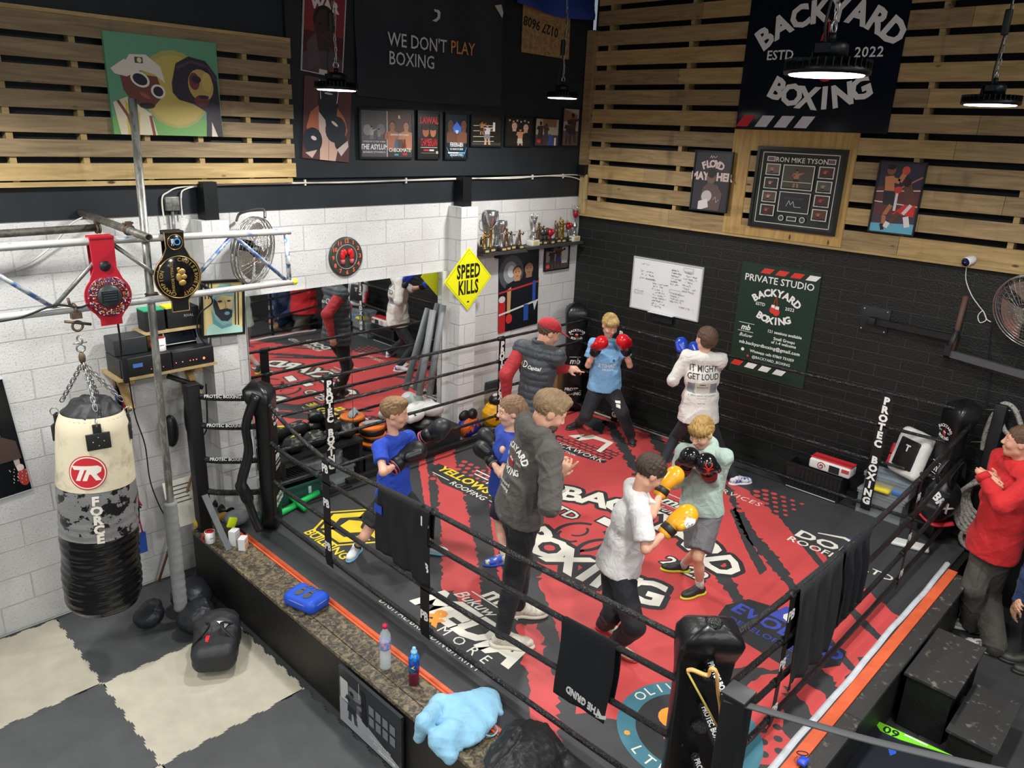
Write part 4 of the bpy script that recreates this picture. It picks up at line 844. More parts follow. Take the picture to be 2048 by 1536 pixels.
# --- white wall
b = MB()
def wallpt(F, u, v, n): return None
cl_ = oY(690, 513); ck = Th('round_clock', cl_, 'round black clock with orange numerals and red boxing gloves emblem', 'clock')
b = MB(); Rw = Matrix(((1, 0, 0), (0, 0, -1), (0, 1, 0))); b.lathe(cl_, [(.178, .0), (.185, .012), (.18, .024), (.165, .028), (.115, .026), (.105, .03), (.0, .022)], Rw, 48); ck.part('clock_body', b, mat('clock_black', '3b3d38', .4))
b = MB(); b.ring(cl_ + V((0, -.028, 0)), .112, .005, Rw, 40, 6); ck.part('inner_rim', b, mat('grey_rim', '8c8a84', .4))
for k in range(12):
    a = PI / 6 * (k + 1); b = MB(); b.text(str(k + 1), FW_, cl_ + V((math.sin(a) * .146, -.03, math.cos(a) * .146)), .052, 0, .03, ext=.002); ck.part('numeral', b, ink('d8684a'))
for s in (-1, 1):
    b = MB(); c = cl_ + V((s * .037, -.035, .0)); b.ell(c + V((0, 0, .045)), (.033, .018, .034)); b.ell(c + V((s * .012, 0, .02)), (.026, .018, .045)); b.ell(c + V((s * -.018, -.008, .042)), (.013, .012, .024)); g = ck.part('glove_emblem', b, mat('glove_red_gloss', 'c8242a', .25))
    b = MB(); b.tube([c + V((s * .012, 0, -.02)), c + V((s * .012, 0, -.062))], [.022, .02], 10); ck.part('glove_cuff', b, mat('cuff_pink', 'b0525a', .4), g)
# mirror
b = MB(); mxs = (-4.43, -3.375, -2.22); mm = mat('mirror_glass', 'e8ecec', .02, 1.0)
for i in range(2):
    b = MB(); b.bb((mxs[i] + .003, -.022, .74), (mxs[i + 1] - .003, -.012, 2.36)); one('mirror_panel', b, mm, ('left' if i == 0 else 'right') + ' panel of the tall wall mirror behind the ring', 'mirror', 'wall mirrors')
b = MB(); b.bb((-2.22, -.03, .6), (-2.125, -.012, 2.36)); struct('trim_9', b, mat('white_batten', 'd0d0ce', .6))
# SPEED KILLS diamond sign on the right pilaster
cc = (oY(940, 498, -.212) + oY(934, 618, -.212)) / 2; cc.y = -.212; hw = .335
b = MB(); dm = lambda r: [(0, r), (-r, 0), (0, -r), (r, 0)]
b.prism(dm(hw), FW_, cc, .006, 0); b.prism(dm(hw - .02), FW_, cc + V((0, -.0004, 0)), 0, 1); b.prism(dm(hw - .024), FW_, cc + V((0, -.0008, 0)), 0, 0)
b.text('SPEED', FW_, cc + V((0, -.0016, .08)), .115, 1, .035, sy=1.75, sp=1.08); b.text('KILLS', FW_, cc + V((0, -.0016, -.09)), .115, 1, .035, sy=1.75, sp=1.08)
b.prism([(.018 * math.cos(k), .01 * math.sin(k)) for k in range(6)], FW_, cc + V((0, -.0016, -.24)), 0, 1)
for z in (.27, -.28): b.lathe(cc + V((0, -.001, z)), [(0, .001), (.006, 0)], Rw, 8, 2)
one('warning_sign', b, [ink('e6e51a', .4), ink('1a1a14'), ink('8c8c7c')], 'yellow diamond sign reading SPEED KILLS on the white pillar', 'sign')
# posters right of the pilaster
pic('poster', 'tall glossy poster of two boxers back to back, under the trophy shelf', 'poster', 'W', (997, 497), (1078, 484), (992, 668), '16191e',
    [('e', '4a4c50', .3, .3, .3, .2), ('e', '8c8f92', .28, .3, .17, .13), ('e', 'bfc2c4', .3, .29, .09, .07), ('r', 'b5282a', 0, .62, .16, 1), ('e', 'c9c9c4', .08, .6, .08, .04)] + bust(.45, .35, .32, 'b98a68', 1.9, '2c201a', '16181c') + bust(.74, .33, .34, '8f6a50', 1.9, '1d1814', '14181f') +
    [('p', '14171c', [(.33, .46), (.95, .42), (.98, 1), (.3, 1)]), ('p', 'c09068', [(.2, .5), (.3, .47), (.28, .78), (.2, .78)]), ('e', 'c9332e', .25, .85, .08, .06), ('l', 'b03030', [(0, .52), (1, .47)], .022), ('l', 'd0d0cc', [(0, .78), (1, .7)], .022), ('r', '2a4fa0', .84, .45, .92, .7), ('r', '2a4fa0', .62, .72, .74, .92), ('p', 'c9c9c9', [(.86, .72), (.98, .7), (.9, .82)])], None, th=.008)
pic('framed_photo', 'small black-framed gym photo of two boxers on the white wall by the corner', 'photo', 'W', (1090, 489), (1136, 485), (1088, 540), '8f8378',
    [('r', '6b4f44', 0, 0, 1, .3), ('r', '4a4042', 0, .7, 1, 1), ('r', 'b9b5b0', .7, .15, .95, .8)] + boxer(.28, .55, .85, '3c2a28', '3c3a48', '2b2020') + boxer(.55, .5, .9, '46302a', '39407a', '2b2020') + [('e', 'c9403a', .1, .88, .08, .07)], '14161a', .016, th=.02)
pic('painting', 'black-framed painting of a bearded man in pale blue and cream, behind the scaffold', 'painting', 'W', (401, 566), (480, 562), (415, 668), 'dcc98c',
    [('p', '2a2a26', [(u, 0), (u + .03, 0), (u + .03, .3), (u, .3)]) for u in (.05, .13, .21)] + [('p', '2a2a26', [(u, .1), (u + .03, .1), (u + .03, .85), (u, .85)]) for u in (.8, .88)] +
    [('p', '86b4b4', [(.3, .12), (.45, .02), (.7, .03), (.8, .15), (.78, .55), (.7, .8), (.4, .84), (.25, .6), (.22, .3)]), ('p', 'e0cb90', [(.34, .3), (.5, .25), (.76, .28), (.74, .5), (.5, .55), (.4, .5)]), ('p', '33363e', [(.27, .3), (.34, .35), (.42, .52), (.6, .5), (.74, .55), (.72, .68), (.62, .76), (.45, .74), (.3, .6), (.25, .42)]),
     ('e', '7fa8aa', .6, .6, .07, .035), ('e', '33363e', .42, .36, .06, .02), ('e', '33363e', .65, .36, .05, .018), ('l', 'a08a58', [(.55, .36), (.58, .48), (.52, .5)], .015), ('p', 'a8d4c4', [(.2, .78), (.45, .86), (.8, .84), (1, .9), (1, 1), (.05, 1), (.08, .88)]), ('p', '5f9ca8', [(.2, .5), (.3, .72), (.5, .84), (.72, .8), (.72, .86), (.45, .9), (.24, .78)])], '17181a', .02, th=.03, off=.215)
pic('poster', 'dark poster cut off by the left edge of the photo, red glove showing', 'poster', 'W', (-75, 775), (3, 757), (-40, 1008), '15171b',
    [('e', 'b5a69c', .8, .7, .08, .1), ('e', 'a83a34', .88, .87, .16, .08), ('e', 'd9c9c2', .85, .78, .1, .03)] + [('e', 'c8c2ba', .55 + .45 * ((k * 37) % 100) / 100, .78 + .14 * ((k * 53) % 100) / 100, .012, .006) for k in range(24)] + bust(.45, .4, .5, '4a3a34', 2), 'b9bcc0', .004, th=.012, gloss=.15)
# --- black brick wall
wb = pic('whiteboard', 'whiteboard with handwritten training notes on the black brick wall', 'whiteboard', 'B', (1272, 514), (1408, 533), (1260, 611), 'dfe0e2',
    scribble(.08, .06, .3, .14, 1, '4a4a52', 2, .005) + scribble(.08, .2, .36, .42, 3, '3c3c44', 3, .005) + scribble(.3, .42, .55, .92, 9, '5c5c66', 4, .005) + scribble(.56, .1, .72, .42, 6, '55555f', 5, .005) + scribble(.74, .1, .95, .52, 7, '55555f', 6, .005) + scribble(.57, .55, .8, .75, 4, '4a4a52', 7, .005) + scribble(.03, .62, .27, .72, 2, '4a4a52', 8, .005) + [('l', '4a4a52', [(.74, .04), (.88, .04), (.88, .1), (.74, .1), (.74, .04)], .004), ('l', '4a4a52', [(.57, .5), (.73, .5), (.73, .56), (.57, .56), (.57, .5)], .004)] + scribble(.72, .78, .97, .84, 1, '3c3c44', 9, .006), 'b4b6b8', .014, th=.015, rot=None)
pt_ = oX(1326, 627); b = MB(); b.rbox(pt_ + V((-.04, .0, 0)), (.06, .34, .012), .004); wb.part('pen_tray', b, mat('white_plastic', 'd8d9d8', .4)); b = MB(); b.bb((-.03, pt_.y - .15, pt_.z - .1), (-.001, pt_.y + .13, pt_.z - .01)); one('metal_plate', b, blackp, 'small black plate under the whiteboard pen tray', 'plate')
st = []
for k, c in enumerate(('cf3a30', 'cf3a30', 'cf3a30', 'e6e4e0')): u = .25 + .19 * k; st.append(('p', c, [(u + .05, .03), (u + .18, .03), (u + .125, .075), (u, .075)]))
for k, c in enumerate(('cf3a30', 'e6e4e0', 'e6e4e0', 'e6e4e0')): u = .02 + .19 * k; st.append(('p', c, [(u + .05, .885), (u + .175, .885), (u + .125, .935), (u, .935)]))
wt = 'e2e4e0'
pic('studio_sign', 'dark green PRIVATE STUDIO sign with gym logo on the black brick wall', 'sign', 'B', (1487, 522), (1645, 547), (1454, 743), '1f3329',
    st + [('t', wt, 'PRIVATE STUDIO', .5, .13, .083, {'b': .012}), ('L', wt, .5, .345, .27), ('t', wt, 'mb', .16, .575, .07, {'b': .03, 'sh': .2}), ('l', wt, [(.06, .535), (.27, .535)], .004), ('l', wt, [(.06, .61), (.27, .61)], .004), ('t', wt, 'Bukuw', .17, .645, .045, {'sh': .4, 'b': .005}),
     ('t', wt, '121 sessions available', .67, .565, .036, {'b': .02}), ('t', wt, 'Small Groups', .68, .62, .036, {'b': .02}), ('t', wt, 'of 1-4 welcome', .68, .655, .036, {'b': .02}), ('t', wt, 'mb.backyardboxing@gmail.com', .5, .71, .041, {'b': .025, 'sp': 1.08}),
     ('e', wt, .16, .775, .022, .015), ('t', wt, 'Whatsapp calls 07869 731059', .55, .775, .034, {'b': .02}), ('e', 'c0453c', .24, .825, .015, .01), ('t', wt, '@BACKYARD_BOXING', .55, .825, .034, {'b': .01})], None, th=.012, hh=1.19)
W2 = []
for k, c in enumerate(('cc2630', 'cc2630', 'cc2630')): u = .46 + .19 * k; W2.append(('p', c, [(u + .05, .12), (u + .18, .12), (u + .11, .2), (u, .2)]))
for k, c in enumerate(('c42430', 'd2cfd2', 'd2cfd2', 'd2cfd2')): u = .0 + .137 * k; W2.append(('p', c, [(u + .05, .925), (u + .135, .925), (u + .085, .985), (u, .985)]))
pic('gym_banner', 'big black gym logo board reading BACKYARD BOXING on the timber cladding', 'sign', 'B', (1522, -140), (1848, -140), (1472, 258), '0f1420',
    W2 + [('L', wt, .53, .62, .40)], None, th=.01, off=.065, gloss=.12, rot=None)
ts = oX(1475, 262, -.064)
fb = MB(); y0, y1, zt, zb, ww = -2.0, -3.25, 3.90, 2.87, .2
for (a, c) in (((y0, zt), (y0 - ww, zt)),): pass
X0 = -.07
def fp(poly): fb.prism([(-p[0], p[1]) for p in poly], FB_, (X0, 0, 0), .02, 0)
fp([(y0, zt), (y1, zt), (y1 + ww, zt - ww), (y0 - ww, zt - ww)][::1]); fp([(y0, zt), (y0 - ww, zt - ww), (y0 - ww, zb + .1), (y0, zb)]); fp([(y1, zt), (y1 + ww, zt - ww), (y1 + ww, zb + .1), (y1, zb)]); fp([(y0, zb), (y0 - ww, zb + .1), (y1 + ww, zb + .1), (y1, zb)])
one('timber_surround', fb, woodmat('surround_pine', 'bf9d60', 'a07c44', 'z', knots=True), 'mitred pine boards framing the boxing memorabilia case', 'frame')
TY = [('l', 'c9c7c2', [(.045, .035), (.955, .035), (.955, .965), (.045, .965), (.045, .035)], .010), ('t', 'd6d3cd', 'IRON MIKE TYSON', .51, .125, .088, {'b': .012})]
def ph(u0, v0, u1, v1, col, bk='3a3230'):
    o = [('r', 'd2cfc9', u0, v0, u1, v1), ('r', bk, u0 + .012, v0 + .011, u1 - .012, v1 - .011)]
    o += boxer((u0 + u1) / 2 - .015, (v0 + v1) / 2 + .012, (v1 - v0) * .8, col, '2a2422', 'a33028', asp=1.1) + [('r', '211b1a', u0 + .012, v1 - .03, u1 - .012, v1 - .011)]; return o
TY += [('r', 'cfccc8', .1, .085, .2, .15), ('r', '3b4668', .11, .095, .19, .14), ('r', 'a34a48', .11, .105, .19, .112), ('r', 'a34a48', .11, .122, .19, .129), ('r', 'cfccc8', .82, .085, .92, .15), ('r', '3b4668', .83, .095, .91, .14), ('r', 'a34a48', .83, .105, .91, .112), ('r', 'a34a48', .83, .122, .91, .129)]
for k in range(4): TY += ph(.10, .18 + .18 * k, .28, .33 + .18 * k, ('a8826a', 'b08a70', 'c09a7a', 'a8503c')[k], ('6a5c4c', '2c2a2a', '56463e', '3a2224')[k]); TY += ph(.74, .18 + .18 * k, .92, .33 + .18 * k, ('b0603c', '9c8c74', '9c5040', 'a86a4c')[k], ('4a302c', '4c5248', '4a2c28', '56382c')[k])
TY += ph(.32, .18, .70, .50, '9c7054', '4a4238') + [('l', 'c9c4b8', [(.34, .4), (.68, .4)], .008)] + [('r', 'd2cfc9', .32, .53, .70, .80), ('r', '24272a', .33, .54, .69, .79), ('l', 'c9c7c2', [(.42, .72), (.45, .64), (.47, .7), (.5, .65), (.52, .72), (.6, .72)], .006), ('r', '33373a', .38, .60, .62, .625),
    ('e', 'b9b6b0', .38, .88, .035, .04), ('e', '3d3f44', .38, .88, .024, .027), ('e', 'b9b6b0', .64, .88, .035, .04), ('e', '3d3f44', .64, .88, .024, .027), ('r', 'c9c7c2', .45, .85, .57, .91), ('r', '2a2e2d', .46, .86, .56, .90)]
pic('memorabilia_frame', 'black memorabilia frame of boxing photos titled IRON MIKE TYSON', 'frame', 'B', (1524, 298), (1692, 307), (1497, 445), '262b28', TY, '121315', .03, th=.02, off=.07, rot=None, gloss=.12)
pic('framed_poster', 'black-framed signed poster reading FLOYD MAYWEATHER on the cladding', 'poster', 'B', (1396, 303), (1467, 306), (1385, 416), '34343a',
    [('l', 'c9c4c0', [(.4, .1), (.44, .05), (.46, .1), (.5, .06), (.54, .09), (.6, .06)], .008), ('A', 'd6bfb6', 'FLOYD', .5, .62, .42, .17, -24, 24, False, .05), ('t', 'd6bfb6', 'MAY', .17, .42, .17, {'b': .05, 'sy': 1.1}), ('t', 'd6bfb6', 'HER', .86, .42, .17, {'b': .05, 'sy': 1.1}), ('e', '6f5a50', .5, .42, .13, .13), ('e', '2a2220', .5, .36, .12, .08), ('p', '5b4a44', [(.3, .6), (.45, .52), (.7, .56), (.85, .7), (.8, 1), (.2, 1)]), ('e', 'b9aeb0', .42, .76, .15, .1, .6), ('p', 'cfc8c8', [(.2, .86), (.45, .8), (.5, .95), (.3, 1), (.2, 1)]), ('l', 'bdb8b4', [(.6, .82), (.68, .76), (.7, .86), (.78, .8)], .006)], '17171a', .015, th=.02, off=.095)
pic('framed_poster', 'black-framed colour photo of two boxers fighting, right of the memorabilia', 'poster', 'B', (1765, 324), (1854, 329), (1739, 460), '4a3c48',
    [('r', '2e2a38', 0, 0, 1, .35), ('r', '5d3434', 0, .35, 1, .75), ('p', '5fa3b8', [(0, .88), (1, .85), (1, 1), (0, 1)]), ('l', 'd5d0cc', [(0, .42), (1, .37)], .014), ('l', 'd5d0cc', [(0, .56), (1, .6)], .014), ('l', 'b0645c', [(.55, .35), (1, .18)], .02)] +
    [('p', 'b5774f', [(.15, .2), (.35, .18), (.42, .4), (.2, .42)]), ('e', '7a4a38', .27, .1, .1, .075), ('e', '1c1512', .26, .06, .1, .04), ('l', 'b5774f', [(.35, .24), (.5, .26), (.6, .12)], .07), ('e', 'c04a38', .6, .1, .09, .06), ('p', '2b2c30', [(.17, .4), (.42, .4), (.48, .62), (.2, .6)]), ('l', 'a86c4c', [(.4, .6), (.28, .75), (.3, .9)], .06), ('l', '1c1a1c', [(.25, .88), (.3, .97)], .05), ('r', 'd0ccc8', .46, .42, .52, .68),
     ('p', '5e3c30', [(.62, .3), (.78, .28), (.92, .5), (.82, .62), (.66, .5)]), ('e', '2c1c18', .68, .26, .09, .07), ('e', 'c23e34', .5, .38, .09, .05), ('p', 'c9302e', [(.7, .58), (.95, .58), (.95, .75), (.6, .72), (.45, .74)]), ('l', 'd0c8c4', [(.85, .58), (.7, .72)], .05), ('l', '5e3c30', [(.6, .7), (.45, .85)], .06), ('l', 'd9d2d0', [(.78, .75), (.85, .9)], .08), ('l', 'd9d2d0', [(.4, .85), (.35, .93)], .07)], '15151a', .014, th=.02, off=.065)
# poster leaning on the ring platform
A, B_, C_ = oX(684, 1327, -5.165), oX(803, 1425, -5.165), oX(690, 1415, -5.165)
Fx = Matrix(((0, 0, -1), (-1, 0, 0), (0, 1, 0))); b = MB(); mats = [ink('2b2d31', .3)]; W_, H_ = abs(B_.y - A.y) + .03, .42
TLp = V((-5.19, A.y, .44)); b.prism([(0, 0), (0, -H_), (W_, -H_), (W_, 0)], Fx, TLp, .018, 0)
shapes_into(b, Fx, TLp, W_, H_, [('r', '55585e', 0, .2, .35, .75), ('p', '9a9da3', [(0, .55), (.35, .62), (1, .9), (1, 1), (0, 1)]), ('r', 'b8bab4', .02, .16, .15, .55), ('r', '6f7278', .18, .2, .38, .5), ('l', 'c9cbcc', [(.34, 0), (.34, .3)], .01), ('p', '17181b', [(.37, .1), (.44, .12), (.47, .7), (.38, .66)])] +
    [('r', '70747a', .5 + .11 * k, .24 + .2 * j, .58 + .11 * k, .4 + .2 * j) for k in range(4) for j in range(2)] + boxer(.22, .55, .6, '3a3c42', '24262b', '1d1e22') + [('t', 'e0e0dc', 'TRAINING FOR THE BELT', .68, .80, .045, {'b': .02}), ('t', 'e0e0dc', 'ANYTHING IS POSSIBLE', .72, .86, .045, {'b': .02}), ('t', 'ececea', 'HEADHUNTER', .78, .92, .065, {'b': .04})], mats)
b.bb((TLp.x - .004, TLp.y - W_, .44), (TLp.x + .018, TLp.y, .452), 0)
one('poster_board', b, mats, 'black and white canvas print fixed low on the side of the ring platform', 'poster')
# ================================================================== SOFT SHAPES: smooth blended solids, meshed with surface nets
def npv(p): return np.array([p[0], p[1], p[2]], dtype=np.float32)
class SDF:
    def __init__(s): s.p = []; s.disp = None; s.post = []
    def cap(s, a, b, ra, rb=None, k=.02, op=1): s.p.append(('c', npv(a), npv(b), ra, ra if rb is None else rb, k, op)); return s
    def ell(s, c, rad, R=None, k=.02, op=1):
        R = np.array(R if R is not None else Matrix.Identity(3), dtype=np.float32); s.p.append(('e', npv(c), npv(rad), R, 0, k, op)); return s
    def box(s, c, half, R=None, r=.01, k=.01, op=1):
        R = np.array(R if R is not None else Matrix.Identity(3), dtype=np.float32); s.p.append(('b', npv(c), npv(half), R, r, k, op)); return s
    def cone(s, a, b, ra, rb, k=.01, op=1): s.p.append(('f', npv(a), npv(b), ra, rb, k, op)); return s   # flat-ended
    def half(s, p, n, k=.0): s.post.append((npv(p), npv(V(n).normalized()), k)); return s   # keep the side opposite to n
    def mesh(s, h=.01, pad=.03):
        lo = np.full(3, 1e9); hi = -lo
        bbs = []
        for q in s.p:
            t, k, op = q[0], q[5], q[6]
            if t in 'cf': r = max(q[3], q[4]); l = np.minimum(q[1], q[2]) - r; u = np.maximum(q[1], q[2]) + r
            elif t == 'e': e = np.sqrt(((q[3] * q[2][None, :]) ** 2).sum(1)); l = q[1] - e; u = q[1] + e
            else: e = (np.abs(q[3]) * q[2][None, :]).sum(1); l = q[1] - e; u = q[1] + e
            bbs.append((l, u))
            if op > 0: lo = np.minimum(lo, l); hi = np.maximum(hi, u)
        lo = lo - pad; hi = hi + pad; n = np.ceil((hi - lo) / h).astype(int) + 1
        ax = [(lo[i] + h * np.arange(n[i])).astype(np.float32) for i in range(3)]
        D = np.full(tuple(n), .5, dtype=np.float32)
        for q, (l, u) in zip(s.p, bbs):
            t, k, op = q[0], q[5], q[6]; m = k + 3 * h
            i0 = np.clip(np.floor((l - m - lo) / h).astype(int), 0, n - 1); i1 = np.clip(np.ceil((u + m - lo) / h).astype(int) + 1, 1, n)
            if np.any(i1 <= i0): continue
            X = ax[0][i0[0]:i1[0]][:, None, None]; Y = ax[1][i0[1]:i1[1]][None, :, None]; Z = ax[2][i0[2]:i1[2]][None, None, :]
            if t == 'c' or t == 'f':
                a, b, ra, rb = q[1], q[2], q[3], q[4]; ab = b - a; L2 = float(ab @ ab) + 1e-9
                tt = ((X - a[0]) * ab[0] + (Y - a[1]) * ab[1] + (Z - a[2]) * ab[2]) / L2; tc = np.clip(tt, 0, 1)
                dx = X - a[0] - tc * ab[0]; dy = Y - a[1] - tc * ab[1]; dz = Z - a[2] - tc * ab[2]
                if t == 'c': d = np.sqrt(dx * dx + dy * dy + dz * dz) - (ra + (rb - ra) * tc)
                else:
                    dx = X - a[0] - tt * ab[0]; dy = Y - a[1] - tt * ab[1]; dz = Z - a[2] - tt * ab[2]
                    d = np.maximum(np.sqrt(dx * dx + dy * dy + dz * dz) - (ra + (rb - ra) * tc), (np.abs(tt - .5) - .5) * math.sqrt(L2))
            else:
                c, R = q[1], q[3]; x, y, z = X - c[0], Y - c[1], Z - c[2]
                px = x * R[0, 0] + y * R[1, 0] + z * R[2, 0]; py = x * R[0, 1] + y * R[1, 1] + z * R[2, 1]; pz = x * R[0, 2] + y * R[1, 2] + z * R[2, 2]; r = q[2]
                if t == 'e':
                    k0 = np.sqrt((px / r[0]) ** 2 + (py / r[1]) ** 2 + (pz / r[2]) ** 2); k1 = np.sqrt((px / r[0] ** 2) ** 2 + (py / r[1] ** 2) ** 2 + (pz / r[2] ** 2) ** 2) + 1e-6; d = k0 * (k0 - 1) / k1
                else:
                    rr = q[4]; ax_, ay_, az_ = np.abs(px) - r[0] + rr, np.abs(py) - r[1] + rr, np.abs(pz) - r[2] + rr
                    d = np.sqrt(np.maximum(ax_, 0) ** 2 + np.maximum(ay_, 0) ** 2 + np.maximum(az_, 0) ** 2) + np.minimum(np.maximum(ax_, np.maximum(ay_, az_)), 0) - rr
            sl = (slice(i0[0], i1[0]), slice(i0[1], i1[1]), slice(i0[2], i1[2])); o = D[sl]
            if op > 0: hh = np.maximum(k - np.abs(o - d), 0) / max(k, 1e-6); D[sl] = np.minimum(o, d) - hh * hh * k * .25
            else: d = -d; hh = np.maximum(k - np.abs(o - d), 0) / max(k, 1e-6); D[sl] = np.maximum(o, d) + hh * hh * k * .25
        X, Y, Z = ax[0][:, None, None], ax[1][None, :, None], ax[2][None, None, :]
        if s.disp is not None: D += s.disp(X, Y, Z)
        for p, nn, k in s.post:
            d = (X - p[0]) * nn[0] + (Y - p[1]) * nn[1] + (Z - p[2]) * nn[2]; D = np.maximum(D, d)
        return nets(D, lo, h)
def nets(D, lo, h):
    S = D < 0; c = [slice(None, -1), slice(1, None)]; n = D.shape
    cnt = np.zeros(tuple(x - 1 for x in n), dtype=np.int8)
    for i in (0, 1):
        for j in (0, 1):
            for k in (0, 1): cnt += S[c[i], c[j], c[k]]
    act = (cnt > 0) & (cnt < 8); idx = np.argwhere(act)
    if len(idx) == 0: return [], []
    P = np.zeros((len(idx), 3)); W = np.zeros(len(idx)); I, J, K = idx.T
    corners = [(a, b, e) for a in (0, 1) for b in (0, 1) for e in (0, 1)]
    val = {q: D[I + q[0], J + q[1], K + q[2]] for q in corners}
    for q in corners:
        for a in range(3):
            if q[a] == 0:
                r = list(q); r[a] = 1; r = tuple(r); va, vb = val[q], val[r]; m = (va < 0) != (vb < 0)
                t = np.where(m, va / np.where(m, va - vb, 1), 0); 
                for b in range(3): P[:, b] += np.where(m, q[b] + (t if b == a else 0), 0)
                W += m
    P = P / W[:, None] + idx; V_ = lo + P * h
    num = np.full(act.shape, -1, dtype=np.int64); num[I, J, K] = np.arange(len(idx)); F = []
    for a in range(3):
        b, c_ = (a + 1) % 3, (a + 2) % 3; sl0 = [slice(1, -1)] * 3; sl0[a] = slice(0, -1); sl1 = list(sl0); sl1[a] = slice(1, None)
        A, B = S[tuple(sl0)], S[tuple(sl1)]; ch = np.argwhere(A != B)
        if len(ch) == 0: continue
        base = ch.copy(); base[:, b] += 1; base[:, c_] += 1
        inside = A[tuple(ch.T)]
        def g(db, dc):
            q = base.copy(); q[:, b] -= db; q[:, c_] -= dc; return num[tuple(q.T)]
        v0, v1, v2, v3 = g(1, 1), g(0, 1), g(0, 0), g(1, 0)
        q1 = np.stack([v0, v1, v2, v3], 1); q2 = np.stack([v3, v2, v1, v0], 1); F.append(np.where(inside[:, None], q1, q2))
    F = np.concatenate(F); F = F[(F >= 0).all(1)]
    return V_.tolist(), F.tolist()
def folds(seed, amp=.005, f0=22, f1=50, dirb=None, n=5):
    r = random.Random(seed); T = []
    for i in range(n):
        d = V((r.uniform(-1, 1), r.uniform(-1, 1), r.uniform(-1, 1)))
        if dirb is not None: d = d * .6 + V(dirb) * r.choice((-1, 1))
        d.normalize(); e = V((r.uniform(-1, 1), r.uniform(-1, 1), r.uniform(-1, 1))).normalized(); T.append((d, r.uniform(f0, f1), r.uniform(0, 6), e, r.uniform(6, 14), r.uniform(0, 6)))
    def fn(X, Y, Z):
        o = 0; w = 0
        for i, (d, f, p, e, g, q) in enumerate(T):
            a = f * (X * d.x + Y * d.y + Z * d.z) + p + 2.2 * np.sin(g * (X * e.x + Y * e.y + Z * e.z) + q)
            w = w + np.sin(a * .6 + i); o = o - (1 - np.abs(np.sin(a))) ** 3 * (.5 + .5 * np.sin(g * .7 * (X * e.y - Y * e.x + Z * d.x) + i * 2))
        return (o * 1.15 / n * 2.2 + .35 + w / n * .6) * amp
    return fn
def sput(b, sdf, h, mi=0): v, f = sdf.mesh(h); b.add(v, f, mi, True); return b
def sobj(name, sdf, h, m): b = MB(); sput(b, sdf, h); return b
# ================================================================== SCAFFOLD, BAG, BELTS, SHELF
galv = patches('galvanised', '8e8f8b', '6a6b68', 30, .4, .62, .38, metal=.6); galvb = patches('galvanised_blue_paint', '5478a8', 'b4b5b0', 16, .56, .66, .45, metal=.25, stretch=(.6, 3, 3)); bluep = patches('blue_paint_worn', '4a6498', 'a9b0b2', 18, .46, .56, .45, metal=.2)
dgalv = patches('dull_tube', '77746c', '57544e', 25, .4, .6, .5, metal=.4); rust = mat('rusty_steel', '6b5a4a', .6, .5, var=.5, vs=30); yel = ink('e8e020')
foam = mat('grey_foam', '8b8c8c', .65, var=.15, vs=9, bump=.2, bs=40)
pl = Th('scaffold_pole', (-5.505, -.757, 0), 'upright galvanised scaffold pole with grey foam sleeve, left of the ring', 'pole')
b = MB(); b.tube([(-5.505, -.757, .0), (-5.49, -.765, 2), (-5.463, -.773, 3.89)], .0255, 16); pl.part('tube', b, patches('pole_scuffed', 'a2a29c', '74746e', 18, .45, .55, .4, metal=.5, stretch=(1, 1, .3)))
b = MB(); n = 40; b.tube([(-5.505 + .0001 * k, -.757, .14 + .93 * k / n) for k in range(n + 1)], [.050 + .0022 * math.sin(k * 2.1) for k in range(n + 1)], 18); pl.part('foam_sleeve', b, foam)
def coupler(b, c, R): 
    c = V(c); b.ring(c, .031, .008, R, 14, 6); b.ring(c + R @ V((0, 0, .018)), .031, .007, R, 14, 6); b.box(c + R @ V((.04, 0, .008)), (.03, .035, .03), R); b.tube([c + R @ V((.045, -.03, .008)), c + R @ V((.045, .04, .008))], .006, 6)
b = MB(); coupler(b, (-5.48, -.768, 2.62), Matrix.Rotation(.6, 3, 'Z')); pl.part('coupler', b, rust); b = MB(); coupler(b, (-5.475, -.768, 3.0), Matrix.Rotation(2.4, 3, 'Z')); pl.part('coupler', b, rust)
tr = Th('scaffold_ladder_beam', (-6, -.85, 2.6), 'scaffold ladder beam with worn blue paint running left across the white wall', 'scaffold')
YT = -.85
b = MB(); b.tube([(-9.5, YT, 3.022), (-5.8, YT, 3.03), (-4.45, YT, 3.008)], .0242, 14); tr.part('top_tube', b, galvb)
b = MB(); b.tube([(-9.5, YT, 2.63), (-5.8, YT, 2.615), (-4.43, YT, 2.625)], .0242, 14); tr.part('bottom_tube', b, galvb)
b = MB(); b.lathe((-4.43, YT, 2.625), [(0, .016), (.02, .014), (.027, 0), (.027, -.02)], Matrix.Rotation(PI / 2, 3, 'Y'), 14); tr.part('end_cap', b, yel, label='yellow plastic end cap')
b = MB(); b.tube([(-4.485, YT, 3.0), (-4.475, YT, 2.64)], .017, 12); tr.part('upright', b, patches('paint_splashed', 'd8d8d2', '3d6a9c', 20, .42, .5, .5))
tops, bots = [-4.90, -5.72, -6.52, -7.3], [-4.50, -5.30, -6.10, -6.9]
for i in range(4):
    b = MB(); b.tube([(tops[i], YT, 3.01), (bots[i], YT, 2.64)], .014, 10); tr.part('diagonal', b, bluep if i != 1 else galv)
    b = MB(); b.tube([(tops[i], YT, 3.01), (bots[i] - .8, YT, 2.64)], .014, 10); tr.part('diagonal', b, [bluep, galv, bluep, bluep][i])
